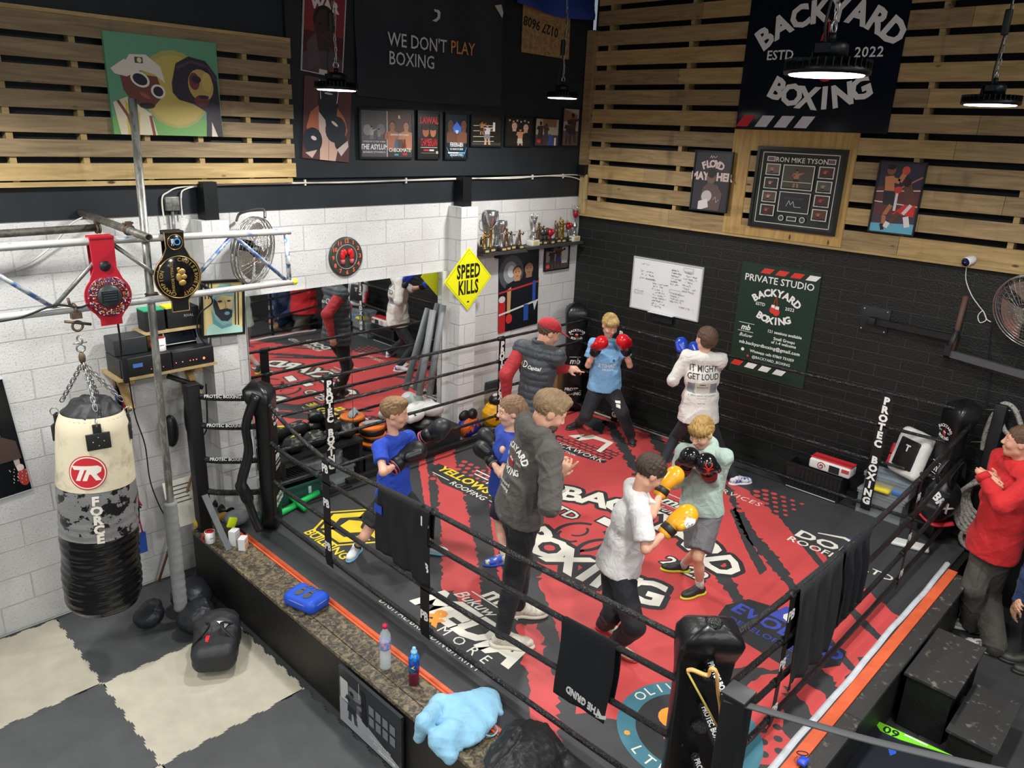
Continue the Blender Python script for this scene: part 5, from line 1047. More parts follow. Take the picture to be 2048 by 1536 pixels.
t = Th('scaffold_tube', (-5.6, -.3, 3.03), 'dull scaffold tube running left close to the white wall', 'pole', 'loose scaffold tubes'); b = MB(); b.tube([(-9.5, -.3, 3.0), (-5.6, -.3, 3.04)], .026, 14); t.part('tube', b, dgalv); b = MB(); coupler(b, (-5.62, -.3, 3.035), frame((1, 0, 0))); t.part('coupler', b, rust)
t = Th('scaffold_tube', (-5.55, -.5, 3.04), 'short scaffold tube pointing out from the white wall to the pole', 'pole', 'loose scaffold tubes'); b = MB(); b.lathe((-5.62, -.03, 3.115), [(.018, 0), (.026, 0), (.026, 1.0), (.019, 1.0), (.019, .6)], frame((.07, -.98, -.06)), 16); t.part('tube', b, dgalv); b = MB(); coupler(b, (-5.565, -.74, 3.072), frame((.07, -1, -.06))); t.part('coupler', b, rust)
b = MB(); b.tube(sm_path([oY(0, 548, -.02), oY(60, 525, -.03), oY(105, 490, -.05), oY(140, 450, -.1), oY(165, 435, -.12)]), .006, 6); one('cable', b, ink('d8d8d4'), 'white cable looping down the white wall at the far left', 'cable')
b = MB(); b.tube(sm_path([(-6.55, YT - .03, 2.60), (-6.3, YT - .03, 2.61), (-6.1, YT - .03, 2.66), (-5.95, YT - .03, 2.63), (-5.85, YT - .03, 2.68), (-5.78, YT - .04, 2.67)], 8), .007, 6); one('cable', b, rubber, 'black cable tied along the lower tube of the ladder beam', 'cable')
# belts
def belt(nm, label, cx, cz, R, zt, zb, wst, mstrap, rim, mface, faces, plate2=None):
    y = YT - .03; t = Th(nm, (cx, y, cz), label, 'belt'); b = MB()
    out = []
    N = 26; an0 = math.asin(min(1, wst / 2 / R))
    pts = [(wst / 2, zt - cz), (wst / 2 * .95, R * 1.25)]
    pts += [(R * math.sin(a), R * math.cos(a)) for a in [an0 + .25 + (PI - 2 * an0 - .4) * k / N for k in range(N + 1)]]
    pts += [(wst / 2 * .9, -R * 1.05), (wst / 2 * .9, zb - cz)]
    poly = pts + [(-x, z) for x, z in reversed(pts)]
    b.prism([(x, z) for x, z in poly][::-1], FW_, (cx, y, cz), .012, 0)
    b.box((cx, YT, zt), (wst, .07, .012)); b.box((cx, YT + .03, zt - .12), (wst, .008, .26)); t.part('strap', b, mstrap)
    if rim:
        b = MB(); P3 = [V((cx + x, y - .002, cz + z)) for x, z in poly]; b.tube(P3, .0035, 5, closed=True); t.part('gold_piping', b, rim)
    b = MB(); Rw_ = Matrix(((1, 0, 0), (0, 0, -1), (0, 1, 0))); b.lathe((cx, y, cz), [(R * .93, 0), (R * .93, .01), (R * .86, .016), (0, .018)], Rw_, 40); t.part('plate', b, mface)
    faces(t, cx, y, cz, R); return t
def redf(t, cx, y, cz, R):
    b = MB(); r = random.Random(3); cols = ['f0ede8', 'f0ede8', 'c0304a', 'e0a23c', '4a5aa8', '8a1f30']; mats = [mat('glitter_' + c, c, .2, .4) for c in cols]
    for k in range(330):
        a = r.uniform(0, 2 * PI); q = r.uniform(.58, .9) * R; c = V((cx + q * math.sin(a), y - .019, cz + q * math.cos(a))); R2 = frame((0, -1, 0)) @ Matrix.Rotation(r.choice((0, .78, 1.57, a)), 3, 'Z'); b.box(c, (r.uniform(.006, .016), r.uniform(.003, .006), .004), R2, k % 6)
    t.part('glitter_ring', b, mats); b = MB(); Rw_ = Matrix(((1, 0, 0), (0, 0, -1), (0, 1, 0))); b.lathe((cx, y - .018, cz), [(R * .52, 0), (R * .5, .006), (0, .007)], Rw_, 32, 0); b.bb((cx - .05, y - .028, cz - .035), (cx + .05, y - .024, cz + .035), 1)
    for k in range(4): b.bb((cx - .042, y - .031, cz - .026 + .016 * k), (cx + .042, y - .027, cz - .019 + .016 * k), 0)
    t.part('centre_disc', b, [mat('disc_dark', '3f4a4a', .35, .5), mat('disc_black', '191c1e', .3)])
    b = MB(); b.lathe((cx, y, cz + R * 1.35), [(.034, 0), (.032, .008), (0, .009)], Rw_, 24); t.part('badge', b, mat('badge_grey', '343538', .35, .5))
belt('championship_belt', 'red championship belt hung over the ladder beam, glittering round plate', oY(214, 590, YT).x, oY(214, 590, YT).z, .142, 3.055, 2.49, .145, mat('red_leather', 'b3182c', .35, var=.12, vs=6), None, mat('plate_red', '7a1626', .3), redf)
def blkf(t, cx, y, cz, R):
    gold = mat('gold_print', 'c6a35c', .35, .7); b = MB(); Fq = FW_ @ Matrix.Rotation(-PI / 2, 3, 'Z'); O = V((cx, y - .0195, cz))
    arctext(b, 'CRUISERWEIGHT', FW_, O, .118, .034, 5, 165, 0, .03); arctext(b, 'CHAMPION', FW_, O, .118, .034, 200, 290, 0, .03); b.text('GORILLA BOXING', Fq, O + V((-.045, 0, 0)), .026, 0, .02)
    b.ring(O, R * .9, .0025, Matrix(((1, 0, 0), (0, 0, -1), (0, 1, 0))), 40, 5)
    for (x, z, rx, rz) in ((.02, .035, .028, .022), (.0, .0, .02, .03), (.035, -.0, .02, .018), (.02, -.04, .026, .02), (-.0, .055, .012, .012)): b.ell(O + V((x, 0, z)), (rx, .004, rz), n=10)
    t.part('gold_lettering', b, gold)
    b = MB(); Rw_ = Matrix(((1, 0, 0), (0, 0, -1), (0, 1, 0))); c = V((cx, y, cz + .235)); b.lathe(c, [(.052, 0), (.05, .008), (0, .009)], Rw_, 24); b.ring(c + V((0, -.008, 0)), .05, .002, Rw_, 24, 5, 1); b.ring(c + V((.012, -.011, 0)), .02, .004, Rw_, 14, 5, 2); b.text('BBC', Fq, c + V((-.02, -.012, 0)), .025, 3, .03); t.part('badge', b, [mat('badge_black', '14161a', .3), gold, ink('3f8fd0'), ink('d9dde0')])
belt('championship_belt', 'black championship belt with gold CRUISERWEIGHT CHAMPION plate hung right of the pole', oY(352, 552, YT).x, oY(352, 552, YT).z, .158, 3.06, 2.52, .13, mat('black_leather', '1a1a1c', .3), mat('gold_piping', 'b8925a', .35, .6), mat('plate_black', '111214', .12), blkf)
# heavy bag
bt, bb_ = V((-5.965, -.86, 1.98)), V((-6.06, -.86, .50)); axv = (bt - bb_).normalized(); BR = frame(axv, (1, 0, 0)); BL = (bt - bb_).length
bag = Th('punch_bag', bb_, 'cream and black heavy punch bag with red round badge hanging by the white wall', 'punch bag')
def bagp(h):   # radius at height fraction
    if h < .04: return .185 + .05 * math.sqrt(max(h, 0) / .04)
    if h < .3: return .235 + .012 * math.sin(h * 10)
    if h < .6: return .243
    if h < .9: return .243 - .028 * ((h - .6) / .3)
    return .215 - .055 * ((h - .9) / .1) ** 1.5
def bagfn(h0, h1, extra=0, wob=.004):
    def f(u, v):
        h = h0 + (h1 - h0) * v; a = 2 * PI * u; r = bagp(h) + extra + wob * math.sin(a * 5 + h * 30) * (1 - h) + .0035 * math.sin(h * 160 + 2 * math.sin(a * 2)) * (h < .5)
        dz = -.03 * math.cos(a + .3) if 0 < v < 1 or h1 == .63 and v == 1 or h0 == .63 else 0
        return bb_ + BR @ V((r * math.cos(a), r * math.sin(a), h * BL))
    return f
wornb = patches('bag_worn_black', '151517', '7c7c7c', 7, .56, .57, .28, bump=.3, stretch=(1, 1, 1.2))
b = MB(); b.grid(bagfn(0, .40), 40, 40, wu=True); b.f.append(tuple(range(39, -1, -1))); b.m.append(0); b.sm.append(False); bag.part('lower_wrap', b, mat('glossy_black_tape', '101012', .2, bump=.35, bs=14, spec=.6))
b = MB(); b.grid(bagfn(.40, .64), 40, 20, wu=True); bag.part('middle_wrap', b, wornb, label='scuffed black and grey middle of the bag')
b = MB(); b.grid(bagfn(.64, .97, .002), 40, 20, wu=True); bag.part('upper_canvas', b, mat('cream_canvas', 'd9ceb2', .6, col2='a89a80', vs=4, thr=(.35, .5), bump=.15, bs=30), label='dirty cream upper part')
sd = SDF(); 
for k in range(9): a = 2 * PI * k / 9; sd.cap(bb_ + BR @ V((.14 * math.cos(a), .14 * math.sin(a), BL * .955)), bb_ + BR @ V((.09 * math.cos(a + .3), .09 * math.sin(a + .3), BL * 1.0)), .05, .04, .03)
sd.ell(bb_ + BR @ V((0, 0, BL * .96)), (.17, .17, .05), BR, .03); sd.disp = folds(5, .012, 20, 45); b = MB(); sput(b, sd, .011); bag.part('gathered_collar', b, mat('black_cloth_collar', '26272a', .55))
b = MB(); b.ring(bb_ + BR @ V((0, 0, BL * .952)), .188, .008, BR, 36, 6); bag.part('rim_cord', b, mat('grey_cord', '5e5a52', .6))
vd = V((CAM.x - bb_.x, CAM.y - bb_.y, 0)).normalized(); va = math.atan2(vd.y, vd.x)
for k in range(4):
    a = va + .08 + k * PI / 2 * .9 - (.0 if k < 2 else 0); d = V((math.cos(a), math.sin(a), 0)); s_ = V((-d.y, d.x, 0)); c = bb_ + BR @ V((d.x * .21, d.y * .21, BL * .875)); Fz = Matrix((s_, V((-.0, 0, 1)), d)).transposed()
    b = MB(); b.rbox(c + d * .012, (.014, .14, .11), .004, Matrix((d, s_, V((0, 0, 1)))).transposed()); b.rbox(c + d * .008 + V((0, 0, .075)), (.012, .05, .08), .004, Matrix((d, s_, V((0, 0, 1)))).transposed())
    p = bag.part('anchor_patch', b, mat('patch_black', '242424', .5)); b = MB()
    for (x, z) in ((-.032, 0), (.032, 0), (0, .028), (0, -.028)): b.ell(c + d * .02 + s_ * x + V((0, 0, z)), (.005, .005, .005), n=8)
    bag.part('rivets', b, steel); b = MB(); b.ring(c + d * .012 + V((0, 0, .125)), .026, .004, frame(s_), 16, 6); bag.part('d_ring', b, steel)
# badge, projected on the curved bag
def wrapz(b0, base, mi_map=None):   # flat artwork (s along girth, z) wrapped round the bag
    for i, (x, y, z) in enumerate(b0.v):
        h = (y) / BL; r = bagp(h) + .0045 + z; a = base + x / .235; b0.v[i] = tuple(bb_ + BR @ V((r * math.cos(a), r * math.sin(a), y)))
b = MB(); zb = BL * .735
def fine(b, poly, mi, z=0):   # subdivided fill so that it can bend
    xs = [p[0] for p in poly]; x0, x1 = min(xs), max(xs); n = 14
    for k in range(n):
        a, c = x0 + (x1 - x0) * k / n, x0 + (x1 - x0) * (k + 1) / n; q = clipx(poly, a, c)
        if len(q) > 2: b.prism(q, Matrix.Identity(3), (0, 0, z), 0, mi)
def clipx(poly, a, c):
    for s, x in ((1, a), (-1, c)):
        o = []; n = len(poly)
        for i in range(n):
            p, q = poly[i], poly[(i + 1) % n]; ip, iq = (p[0] - x) * s >= 0, (q[0] - x) * s >= 0
            if ip: o.append(p)
            if ip != iq: t = (x - p[0]) / (q[0] - p[0]); o.append((x, p[1] + (q[1] - p[1]) * t))
        poly = o
        if len(poly) < 3: return []
    return poly
circ = lambda r, cx, cy: [(cx + r * math.cos(2 * PI * k / 32), cy + r * math.sin(2 * PI * k / 32)) for k in range(32)]
fine(b, circ(.115, 0, zb), 0); fine(b, circ(.108, 0, zb), 1, .0006); fine(b, circ(.1, 0, zb), 0, .0012)
for P in ([(-.09, .045), (.03, .045), (.03, .02), (-.015, .02), (-.04, -.05), (-.065, -.05), (-.04, .02), (-.075, .02)], [(.0, .045), (.06, .045), (.08, .03), (.075, .005), (.05, -.01), (.075, -.05), (.045, -.05), (.02, -.01), (.01, -.01), (-.002, -.05), (-.028, -.05), (.002, .03)]): fine(b, [(x * 1.05, y * 1.05 + zb) for x, y in P], 1, .0018)
for k, ch in enumerate('FORCE'):
    b.text(ch, Matrix.Rotation(-PI / 2 * 0, 3, 'Z'), (.035 + .004 * k, BL * .60 - k * .068, .0005), .085, 1, .05)
wrapz(b, va - .25); bag.part('badge_print', b, [ink('c22630'), ink('e6dfd2')], label='red round badge and white lettering')
hk = V((-5.985, YT, 2.57))
for k in range(4):
    a = va + .08 + k * PI / 2 * .9; d = V((math.cos(a), math.sin(a), 0)); e0 = bb_ + BR @ V((d.x * .18, d.y * .18, BL * 1.01)); top = hk + V((0, -.02, -.30)); n = 12; b = MB()
    for q in range(n):
        p = e0.lerp(top, (q + .5) / n); t = (top - e0).normalized(); x = t.cross(V((0, 1, 0))).normalized(); y = t.cross(x)
        if q % 2: x = y
        b.tube([p + x * cx_ * .012 + t * cz_ * .024 for cx_, cz_ in ((-1, -.6), (-.5, -1), (.5, -1), (1, -.6), (1, .6), (.5, 1), (-.5, 1), (-1, .6))], .0038, 4, closed=True)
    bag.part('chain', b, steel)
b = MB(); b.ell(hk + V((0, -.02, -.27)), (.022, .022, .04), n=10); b.ell(hk + V((0, -.02, -.33)), (.018, .018, .03), n=10); bag.part('swivel', b, rust)
b = MB(); b.ring(hk + V((0, -.02, -.15)), .026, .006, frame((1, .3, 0)), 16, 6); b.ring(hk + V((0, -.02, -.205)), .024, .006, frame((.2, 1, 0)), 16, 6); b.tube([hk + V((-.04, -.02, -.17)), hk + V((.04, -.02, -.17))], .006, 6); bag.part('shackle', b, steel)
b = MB(); b.ring(hk + V((0, -.02, -.06)), .03, .008, frame((0, 1, 0)), 16, 6); b.ring(hk + V((0, 0, .045)), .032, .01, frame((1, 0, 0)), 14, 6); b.box(hk + V((0, -.02, .01)), (.06, .04, .04)); b.tube([hk + V((-.07, -.02, -.02)), hk + V((.08, -.02, -.06))], .009, 6); b.tube([hk + V((-.02, 0, .06)), hk + V((-.03, -.01, .12))], .009, 6); bag.part('beam_clamp', b, rust)
# wall shelf with sound equipment
sh = Th('equipment_shelf', (-5.25, -.17, 1.93), 'rough chipboard shelf on timber brackets holding the sound equipment', 'shelf')
sz = 1.935; b = MB(); b.bb((-5.62, -.34, sz - .018), (-4.86, -.002, sz)); sh.part('board', b, mat('shelf_board', 'c0a878', .6, var=.3, vs=10))
for x in (-5.52, -5.0):
    b = MB(); b.bb((x - .03, -.3, sz - .06), (x + .03, -.003, sz - .018)); b.bb((x - .03, -.05, sz - .32), (x + .03, -.003, sz - .06)); b.box((x, -.15, sz - .16), (.05, .04, .32), Matrix.Rotation(-.75, 3, 'X')); sh.part('bracket', b, woodmat('bracket_timber', 'b3935c', '8a6a3c', 'z'))
us = Th('equipment_shelf', (-5.1, -.1, 2.18), 'small upper timber shelf behind the sound equipment', 'shelf'); b = MB(); b.bb((-5.36, -.2, 2.2), (-4.86, -.002, 2.22)); us.part('board', b, MC['shelf_board']); b = MB(); b.bb((-5.3, -.12, 2.08), (-5.26, -.003, 2.2)); us.part('bracket', b, MC['bracket_timber'])
dark = mat('equipment_black', '1c1d1f', .4)
am = Th('amplifier', (-5.42, -.2, sz), 'black amplifier with a small blue display, left end of the shelf', 'amplifier', 'audio units'); b = MB(); b.rbox((-5.40, -.19, sz + .075), (.38, .28, .148), .008); am.part('case', b, dark)
b = MB(); b.bb((-5.50, -.334, sz + .07), (-5.43, -.331, sz + .1)); am.part('display', b, mat('blue_display', '3c5f98', .4, emit=.4)); 
for k in range(4): b = MB(); b.ell((-5.37 + .03 * k, -.332, sz + .04), (.003, .003, .003), n=8); am.part('led', b, mat('red_led', 'ff6050', .4, emit=3))
am = Th('amplifier', (-5.05, -.2, sz), 'black audio mixer with a row of red lit buttons, right end of the shelf', 'mixer', 'audio units'); b = MB(); b.rbox((-5.04, -.19, sz + .07), (.33, .27, .138), .008); am.part('case', b, dark)
for k, x in enumerate((-5.18, -5.13, -5.07, -5.045, -5.02, -4.96)): b = MB(); b.ell((x, -.327, sz + .05), (.004 + .006 * (k == 5), .004, .004 + .006 * (k == 5)), n=10); am.part('button_light', b, MC['red_led'])
b = MB(); b.rbox((-5.47, -.15, sz + .215), (.24, .2, .13), .01); one('speaker_box', b, mat('box_charcoal', '2a2c2e', .45), 'small square black speaker box on top of the left amplifier', 'speaker')
mg = Th('mug', (-5.26, -.27, sz + .15), 'white mug with red inside on the amplifier, behind the pole', 'mug', 'red and white mugs')
def mugp(t, c):
    c = V(c); b = MB(); b.lathe(c, [(0, 0), (.038, 0), (.04, .005), (.04, .1), (.0375, .1), (.0372, .03)], n=24); t.part('body', b, ink('e6e6e4', .25)); b = MB(); b.lathe(c, [(.0372, .1), (.0368, .012), (0, .01)], n=24); t.part('red_lining', b, ink('c4202c', .25))
    b = MB(); b.tube([c + V((-.04, 0, .085)), c + V((-.062, 0, .08)), c + V((-.07, 0, .055)), c + V((-.062, 0, .028)), c + V((-.04, 0, .02))], .0055, 8); t.part('handle', b, ink('c4202c', .25)); b = MB(); b.bb((c.x - .02, c.y - .0412, c.z + .048), (c.x + .012, c.y - .0395, c.z + .052)); t.part('print', b, ink('55555a'))
mugp(mg, (-5.26, -.26, sz + .15))
tb = Th('tablet', (-5.05, -.16, sz + .14), 'tablet propped upright on the audio mixer', 'tablet'); R_ = Matrix.Rotation(-.35, 3, 'X'); b = MB(); b.rbox((-5.06, -.14, sz + .27), (.27, .008, .24), .003, R_); tb.part('case', b, ink('c8c8c8', .3)); b = MB(); b.box((-5.06, -.1455, sz + .27), (.25, .002, .22), R_); tb.part('screen', b, mat('dark_screen', '10131c', .08)); b = MB(); b.tube(sm_path([(-4.93, -.13, sz + .33), (-4.87, -.13, sz + .33), (-4.86, -.15, sz + .26), (-4.90, -.16, sz + .2)]), .004, 6); tb.part('charging_lead', b, ink('d8d8d8'))
b = MB(); b.rbox((-4.90, -.2, sz + .11), (.085, .012, .17), .005, Matrix.Rotation(-.2, 3, 'Y')); one('phone', b, mat('phone_grey', '6a6c6e', .25), 'phone in a clear case leaning at the right end of the shelf', 'phone')
b = MB(); b.rbox((-5.03, -.11, 2.30), (.25, .15, .15), .003); b.text('RIVAL', FW_, (-4.99, -.187, 2.31), .03, 1, .0); one('product_box', b, [ink('191b1e'), ink('a8a8a0')], 'wide black cardboard box with small logo on the upper shelf', 'box', 'boxes on the upper shelf')
b = MB(); b.rbox((-5.25, -.11, 2.30), (.15, .15, .16), .003); b.bb((-5.325, -.185, 2.378), (-5.175, -.035, 2.386), 1); one('product_box', b, [ink('191b1e'), ink('1fa678')], 'black cardboard box with green lid behind the pole', 'box', 'boxes on the upper shelf')
b = MB(); b.bb((-5.16, -.18, 2.378), (-5.03, -.05, 2.392)); one('booklet', b, ink('e8dc22'), 'yellow booklet lying on the wide black box', 'booklet')
b = MB(); o = oY(240, 700, -.40); b.tube(sm_path([oY(232, 620, YT), oY(240, 680, -.5), oY(243, 720, -.42)]), .008, 6); b.rbox(oY(250, 740, -.42), (.04, .03, .2), .006); b.tube(sm_path([oY(258, 760, -.42), oY(270, 830, -.3), oY(290, 890, -.15), oY(300, 960, -.12), oY(318, 1010, -.1), oY(335, 1040, -.1)]), .005, 6)
one('power_lead', b, rubber, 'black power lead and adaptor hanging down from the red belt past the shelf', 'cable')
# bundle of resistance bands behind the bag
b = MB(); bm = [rubber, ink('a02438'), ink('2a50a8'), ink('c9c9c4'), ink('c02a30')]; rr = random.Random(9)
for k in range(9):
    u0 = 232 + rr.uniform(-3, 14); xs = [u0, u0 + 8 + 2 * rr.random(), 258 + rr.uniform(-8, 8), 268 + rr.uniform(-8, 8), 283 + rr.uniform(-8, 6)]; b.tube(sm_path([oY(xs[i], (772, 830, 910, 990, 1040 + rr.uniform(-30, 30))[i], -.07 - .02 * (k % 3)) for i in range(5)], 6), .007, 6, (0, 1, 0, 0, 2, 0, 3, 0, 4)[k])
b.box(oY(284, 1085, -.07), (.07, .02, .18), None, 2)
one('resistance_bands', b, bm, 'bundle of resistance bands and ropes hanging under the shelf', 'bands')
# junction box, cables on the black boarding
jb = Th('junction_box', oY(343, 407, -.03), 'grey metal junction box with conduit on the black boarding', 'junction box'); c = oY(343, 407, -.04); b = MB(); b.rbox(c, (.105, .05, .105), .006); jb.part('box', b, galv); b = MB(); b.tube([c + V((0, 0, -.05)), c + V((0, 0, -.35))], .013, 10); jb.part('conduit', b, galv)
cw = ink('d6d4ca'); b = MB(); b.tube(sm_path([oY(u, v, -.04) for u, v in ((365, 435), (362, 395), (372, 378), (430, 370), (620, 366), (780, 362), (920, 358), (1060, 353), (1155, 350), (1178, 362))], 8), .0065, 6); b.tube(sm_path([oY(u, v, -.04) for u, v in ((330, 450), (324, 400), (335, 385), (372, 373), (500, 366), (700, 365), (900, 357), (1020, 357), (1100, 352), (1160, 360), (1172, 400), (1176, 420))], 8), .0065, 6)
for u, v in ((610, 365), (812, 361), (1065, 354), (1126, 352)): b.box(oY(u, v, -.03), (.012, .02, .05))
one('clipped_cable', b, cw, 'pair of white cables clipped along the foot of the black boarding', 'cable')
b = MB(); b.tube(sm_path([oY(405, 580, -.5), oY(418, 590, -.45), oY(424, 606, -.4), oY(398, 630, -.35), oY(396, 665, -.3), oY(412, 690, -.28), oY(424, 700, -.25)]), .006, 6); b.tube([oY(395, 565, -.8), oY(424, 582, -.55)], .012, 8); one('cable', b, rubber, 'black cable and plug looping beside the bearded man painting', 'cable')
sk = Th('plug_socket', oY(370, 748, -.02), 'white double socket with plugged-in adaptor under the shelf', 'socket'); b = MB(); b.rbox(oY(376, 750, -.015), (.15, .02, .09), .005); sk.part('faceplate', b, ink('dcdcd8')); b = MB(); b.rbox(oY(369, 748, -.06), (.1, .05, .08), .008); sk.part('adaptor', b, ink('e4e4e0')); b = MB(); b.rbox(oY(372, 736, -.08), (.04, .04, .04), .008); b.tube(sm_path([oY(372, 735, -.08), oY(380, 728, -.09), oY(386, 745, -.07), oY(384, 760, -.05)]), .004, 6); sk.part('plug', b, rubber)
# fans
def fan(c, n, Rr, label, brk):
    c, n = V(c), V(n).normalized(); R = frame(n, (0, 0, 1)); t = Th('caged_fan', c, label, 'fan', 'caged wall fans'); chrome = mat('chrome_wire', 'a8a8a6', .25, .85)
    for sgn, nm in ((1, 'front_guard'), (-1, 'rear_guard')):
        b = MB(); dome = lambda r: sgn * (.03 + .07 * (1 - (r / Rr) ** 2))
        for r in [Rr * k / 9 for k in range(1, 10)]: b.ring(c + R @ V((0, 0, dome(r))), r, .0016, R, 36, 4)
        for k in range(36): a = 2 * PI * k / 36; b.tube([c + R @ V((r * math.cos(a), r * math.sin(a), dome(r))) for r in (Rr * .12, Rr * .4, Rr * .7, Rr * .9, Rr)], .0014, 4)
        t.part(nm, b, chrome)
    b = MB(); b.ring(c, Rr, .008, R, 40, 6); b.ring(c + R @ V((0, 0, .03)), Rr, .005, R, 40, 6); b.ring(c - R @ V((0, 0, .03)), Rr, .005, R, 40, 6); t.part('rim', b, chrome)
    b = MB(); b.lathe(c, [(0, -.17), (.06, -.17), (.075, -.12), (.075, -.03), (.05, -.02), (.045, .05), (0, .06)], R, 24); t.part('motor', b, dark)
    for k in range(3):
        a0 = 2 * PI * k / 3; b = MB(); b.grid(lambda u, v: c + R @ V(((.05 + (Rr * .86 - .05) * u) * math.cos(a0 + (v - .5) * (1.0 + .5 * u)), (.05 + (Rr * .86 - .05) * u) * math.sin(a0 + (v - .5) * (1.0 + .5 * u)), .05 * (v - .5) + .012)), 8, 8); t.part('blade', b, mat('fan_blade', 'a09a90', .22, .8))
    b = MB(); b.tube(sm_path(brk), .011, 8); t.part('bracket', b, mat('bracket_grey', '5c5c5a', .4, .6)); return t
fan((-4.53, -.42, 2.81), (.5, -.85, -.12), .262, 'chrome caged wall fan above the bearded man painting', [(-4.46, -.03, 3.0), (-4.5, -.2, 3.08), (-4.4, -.36, 3.12), (-4.41, -.41, 3.06)])
fan((-.42, -4.95, 2.62), (-.75, .25, -.25), .30, 'chrome caged wall fan on the black wall, cut off at the right edge', [(-.02, -4.62, 2.75), (-.15, -4.7, 2.8), (-.3, -4.78, 2.78)])
# boxing bar
bb2 = Th('boxing_bar', oX(1765, 640), 'wall-mounted boxing bar with padded vertical handle on the black wall', 'training bar'); c = oX(1750, 640); b = MB(); b.rbox(c + V((-.008, 0, 0)), (.014, .26, .24), .004); bb2.part('wall_plate', b, mat('plate_steel', '2b2e30', .4, .3))
for y in (-.105, .105):
    for z in (-.095, .095): b = MB(); b.ell(c + V((-.02, y, z)), (.008, .01, .01), n=10); bb2.part('bolt', b, steel)
p0, p1 = c + V((-.05, -.0, .0)), oX(1903, 675, -.12); b = MB(); d = (p1 - p0).normalized(); b.box((p0 + p1) / 2, (.045, (p1 - p0).length, .055), Matrix((V((1, 0, 0)), d, V((1, 0, 0)).cross(d))).transposed()); b.text('BOXINGBAR', Matrix((-V((0, 1, 0)) * 1 if False else d, V((-1, 0, 0)).cross(d), V((-1, 0, 0)))).transposed(), (p0 + p1) / 2 + V((-.0235, -.02, 0)), .06, 1, .03); b.rbox(p0 + V((-.02, 0, 0)), (.07, .07, .07), .01); bb2.part('arm', b, [blackp, ink('d0ccb8')])
b = MB(); b.tube([oX(1901, 712, -.13), oX(1932, 592, -.13)], .022, 14); bb2.part('vertical_handle', b, mat('brown_foam', '5a3d33', .6)); b = MB(); b.tube([oX(1893, 715, -.13), oX(1914, 660, -.13)], .03, 12); b.box(oX(1897, 700, -.13), (.07, .05, .09)); bb2.part('pivot', b, blackp)
q0, q1 = oX(1897, 706, -.13), oX(2075, 757, -.2); d = (q1 - q0).normalized(); b = MB(); b.box((q0 + q1) / 2, (.04, (q1 - q0).length, .06), Matrix((V((1, 0, 0)), d, V((1, 0, 0)).cross(d))).transposed()); bb2.part('lower_arm', b, mat('bar_grey', '4a4b4d', .45))
# security camera with lead
sc_ = Th('security_camera', oX(1937, 522, -.05), 'small white security camera on the timber edge with dangling white lead', 'camera'); c = oX(1937, 522, -.12); R = frame((-.9, .35, -.25)); b = MB(); b.lathe(c, [(0, -.07), (.025, -.068), (.038, -.04), (.04, .02), (.036, .035)], R, 20); b.tube([c + V((.03, 0, 0)), c + V((.1, -.02, .0))], .018, 10); sc_.part('body', b, ink('e2e2e4', .3)); b = MB(); b.lathe(c, [(.036, .035), (.034, .04), (0, .042)], R, 20); sc_.part('lens_face', b, mat('lens_dark', '101430', .1)); b = MB(); b.ell(c + R @ V((0, 0, .043)), (.007, .007, .003), n=8); sc_.part('led', b, mat('blue_led', '3a48ff', .4, emit=2))
b = MB(); b.tube(sm_path([oX(1933, 534, -.08), oX(1932, 560, -.02), oX(1943, 590, -.015), oX(1958, 612, -.015), oX(1968, 625, -.015), oX(1972, 640, -.015), oX(1960, 645, -.015), oX(1956, 632, -.015), oX(1966, 622, -.015), oX(1973, 638, -.015), oX(1982, 644, -.015)], 6), .0045, 6); sc_.part('lead', b, ink('dadada'))
b = MB(); b.tube(sm_path([oX(1985, 640, -.02), oX(1978, 700, -.01), oX(1982, 740, -.01), oX(1974, 800, -.01), oX(1972, 850, -.01)]), .005, 6); one('cable', b, rubber, 'thin black cable hanging down the black brick wall at the right', 'cable')
# ================================================================== TROPHIES
tz = 2.545
for (x0, x1, z, lb) in ((-1.775, -1.085, 2.525, 'left dark shelf of trophies beside the pillar'), (-1.10, -.10, 2.545, 'right dark shelf of trophies running to the corner')):
    s_ = Th('trophy_shelf', ((x0 + x1) / 2, -.08, z), lb, 'shelf', 'dark trophy shelves'); b = MB(); b.bb((x0, -.17, z - .03), (x1, -.002, z)); s_.part('board', b, mat('shelf_dark', '3a3b3a', .6, var=.3, vs=9)); b = MB(); b.bb(((x0 + x1) / 2 - .02, -.12, z - .09), ((x0 + x1) / 2 + .02, -.003, z - .03)); s_.part('bracket', b, blackp)
gold = mat('trophy_gold', 'a8853c', .3, .85, var=.3, vs=40); silv = mat('trophy_silver', 'b8b8b8', .2, .9); bronze = mat('trophy_bronze', '7d6446', .38, .7, var=.3, vs=40); marb = mat('trophy_base', '2a2826', .3); redm = mat('trophy_red', 'a82434', .3, .5); plaque = ink('b8a468')
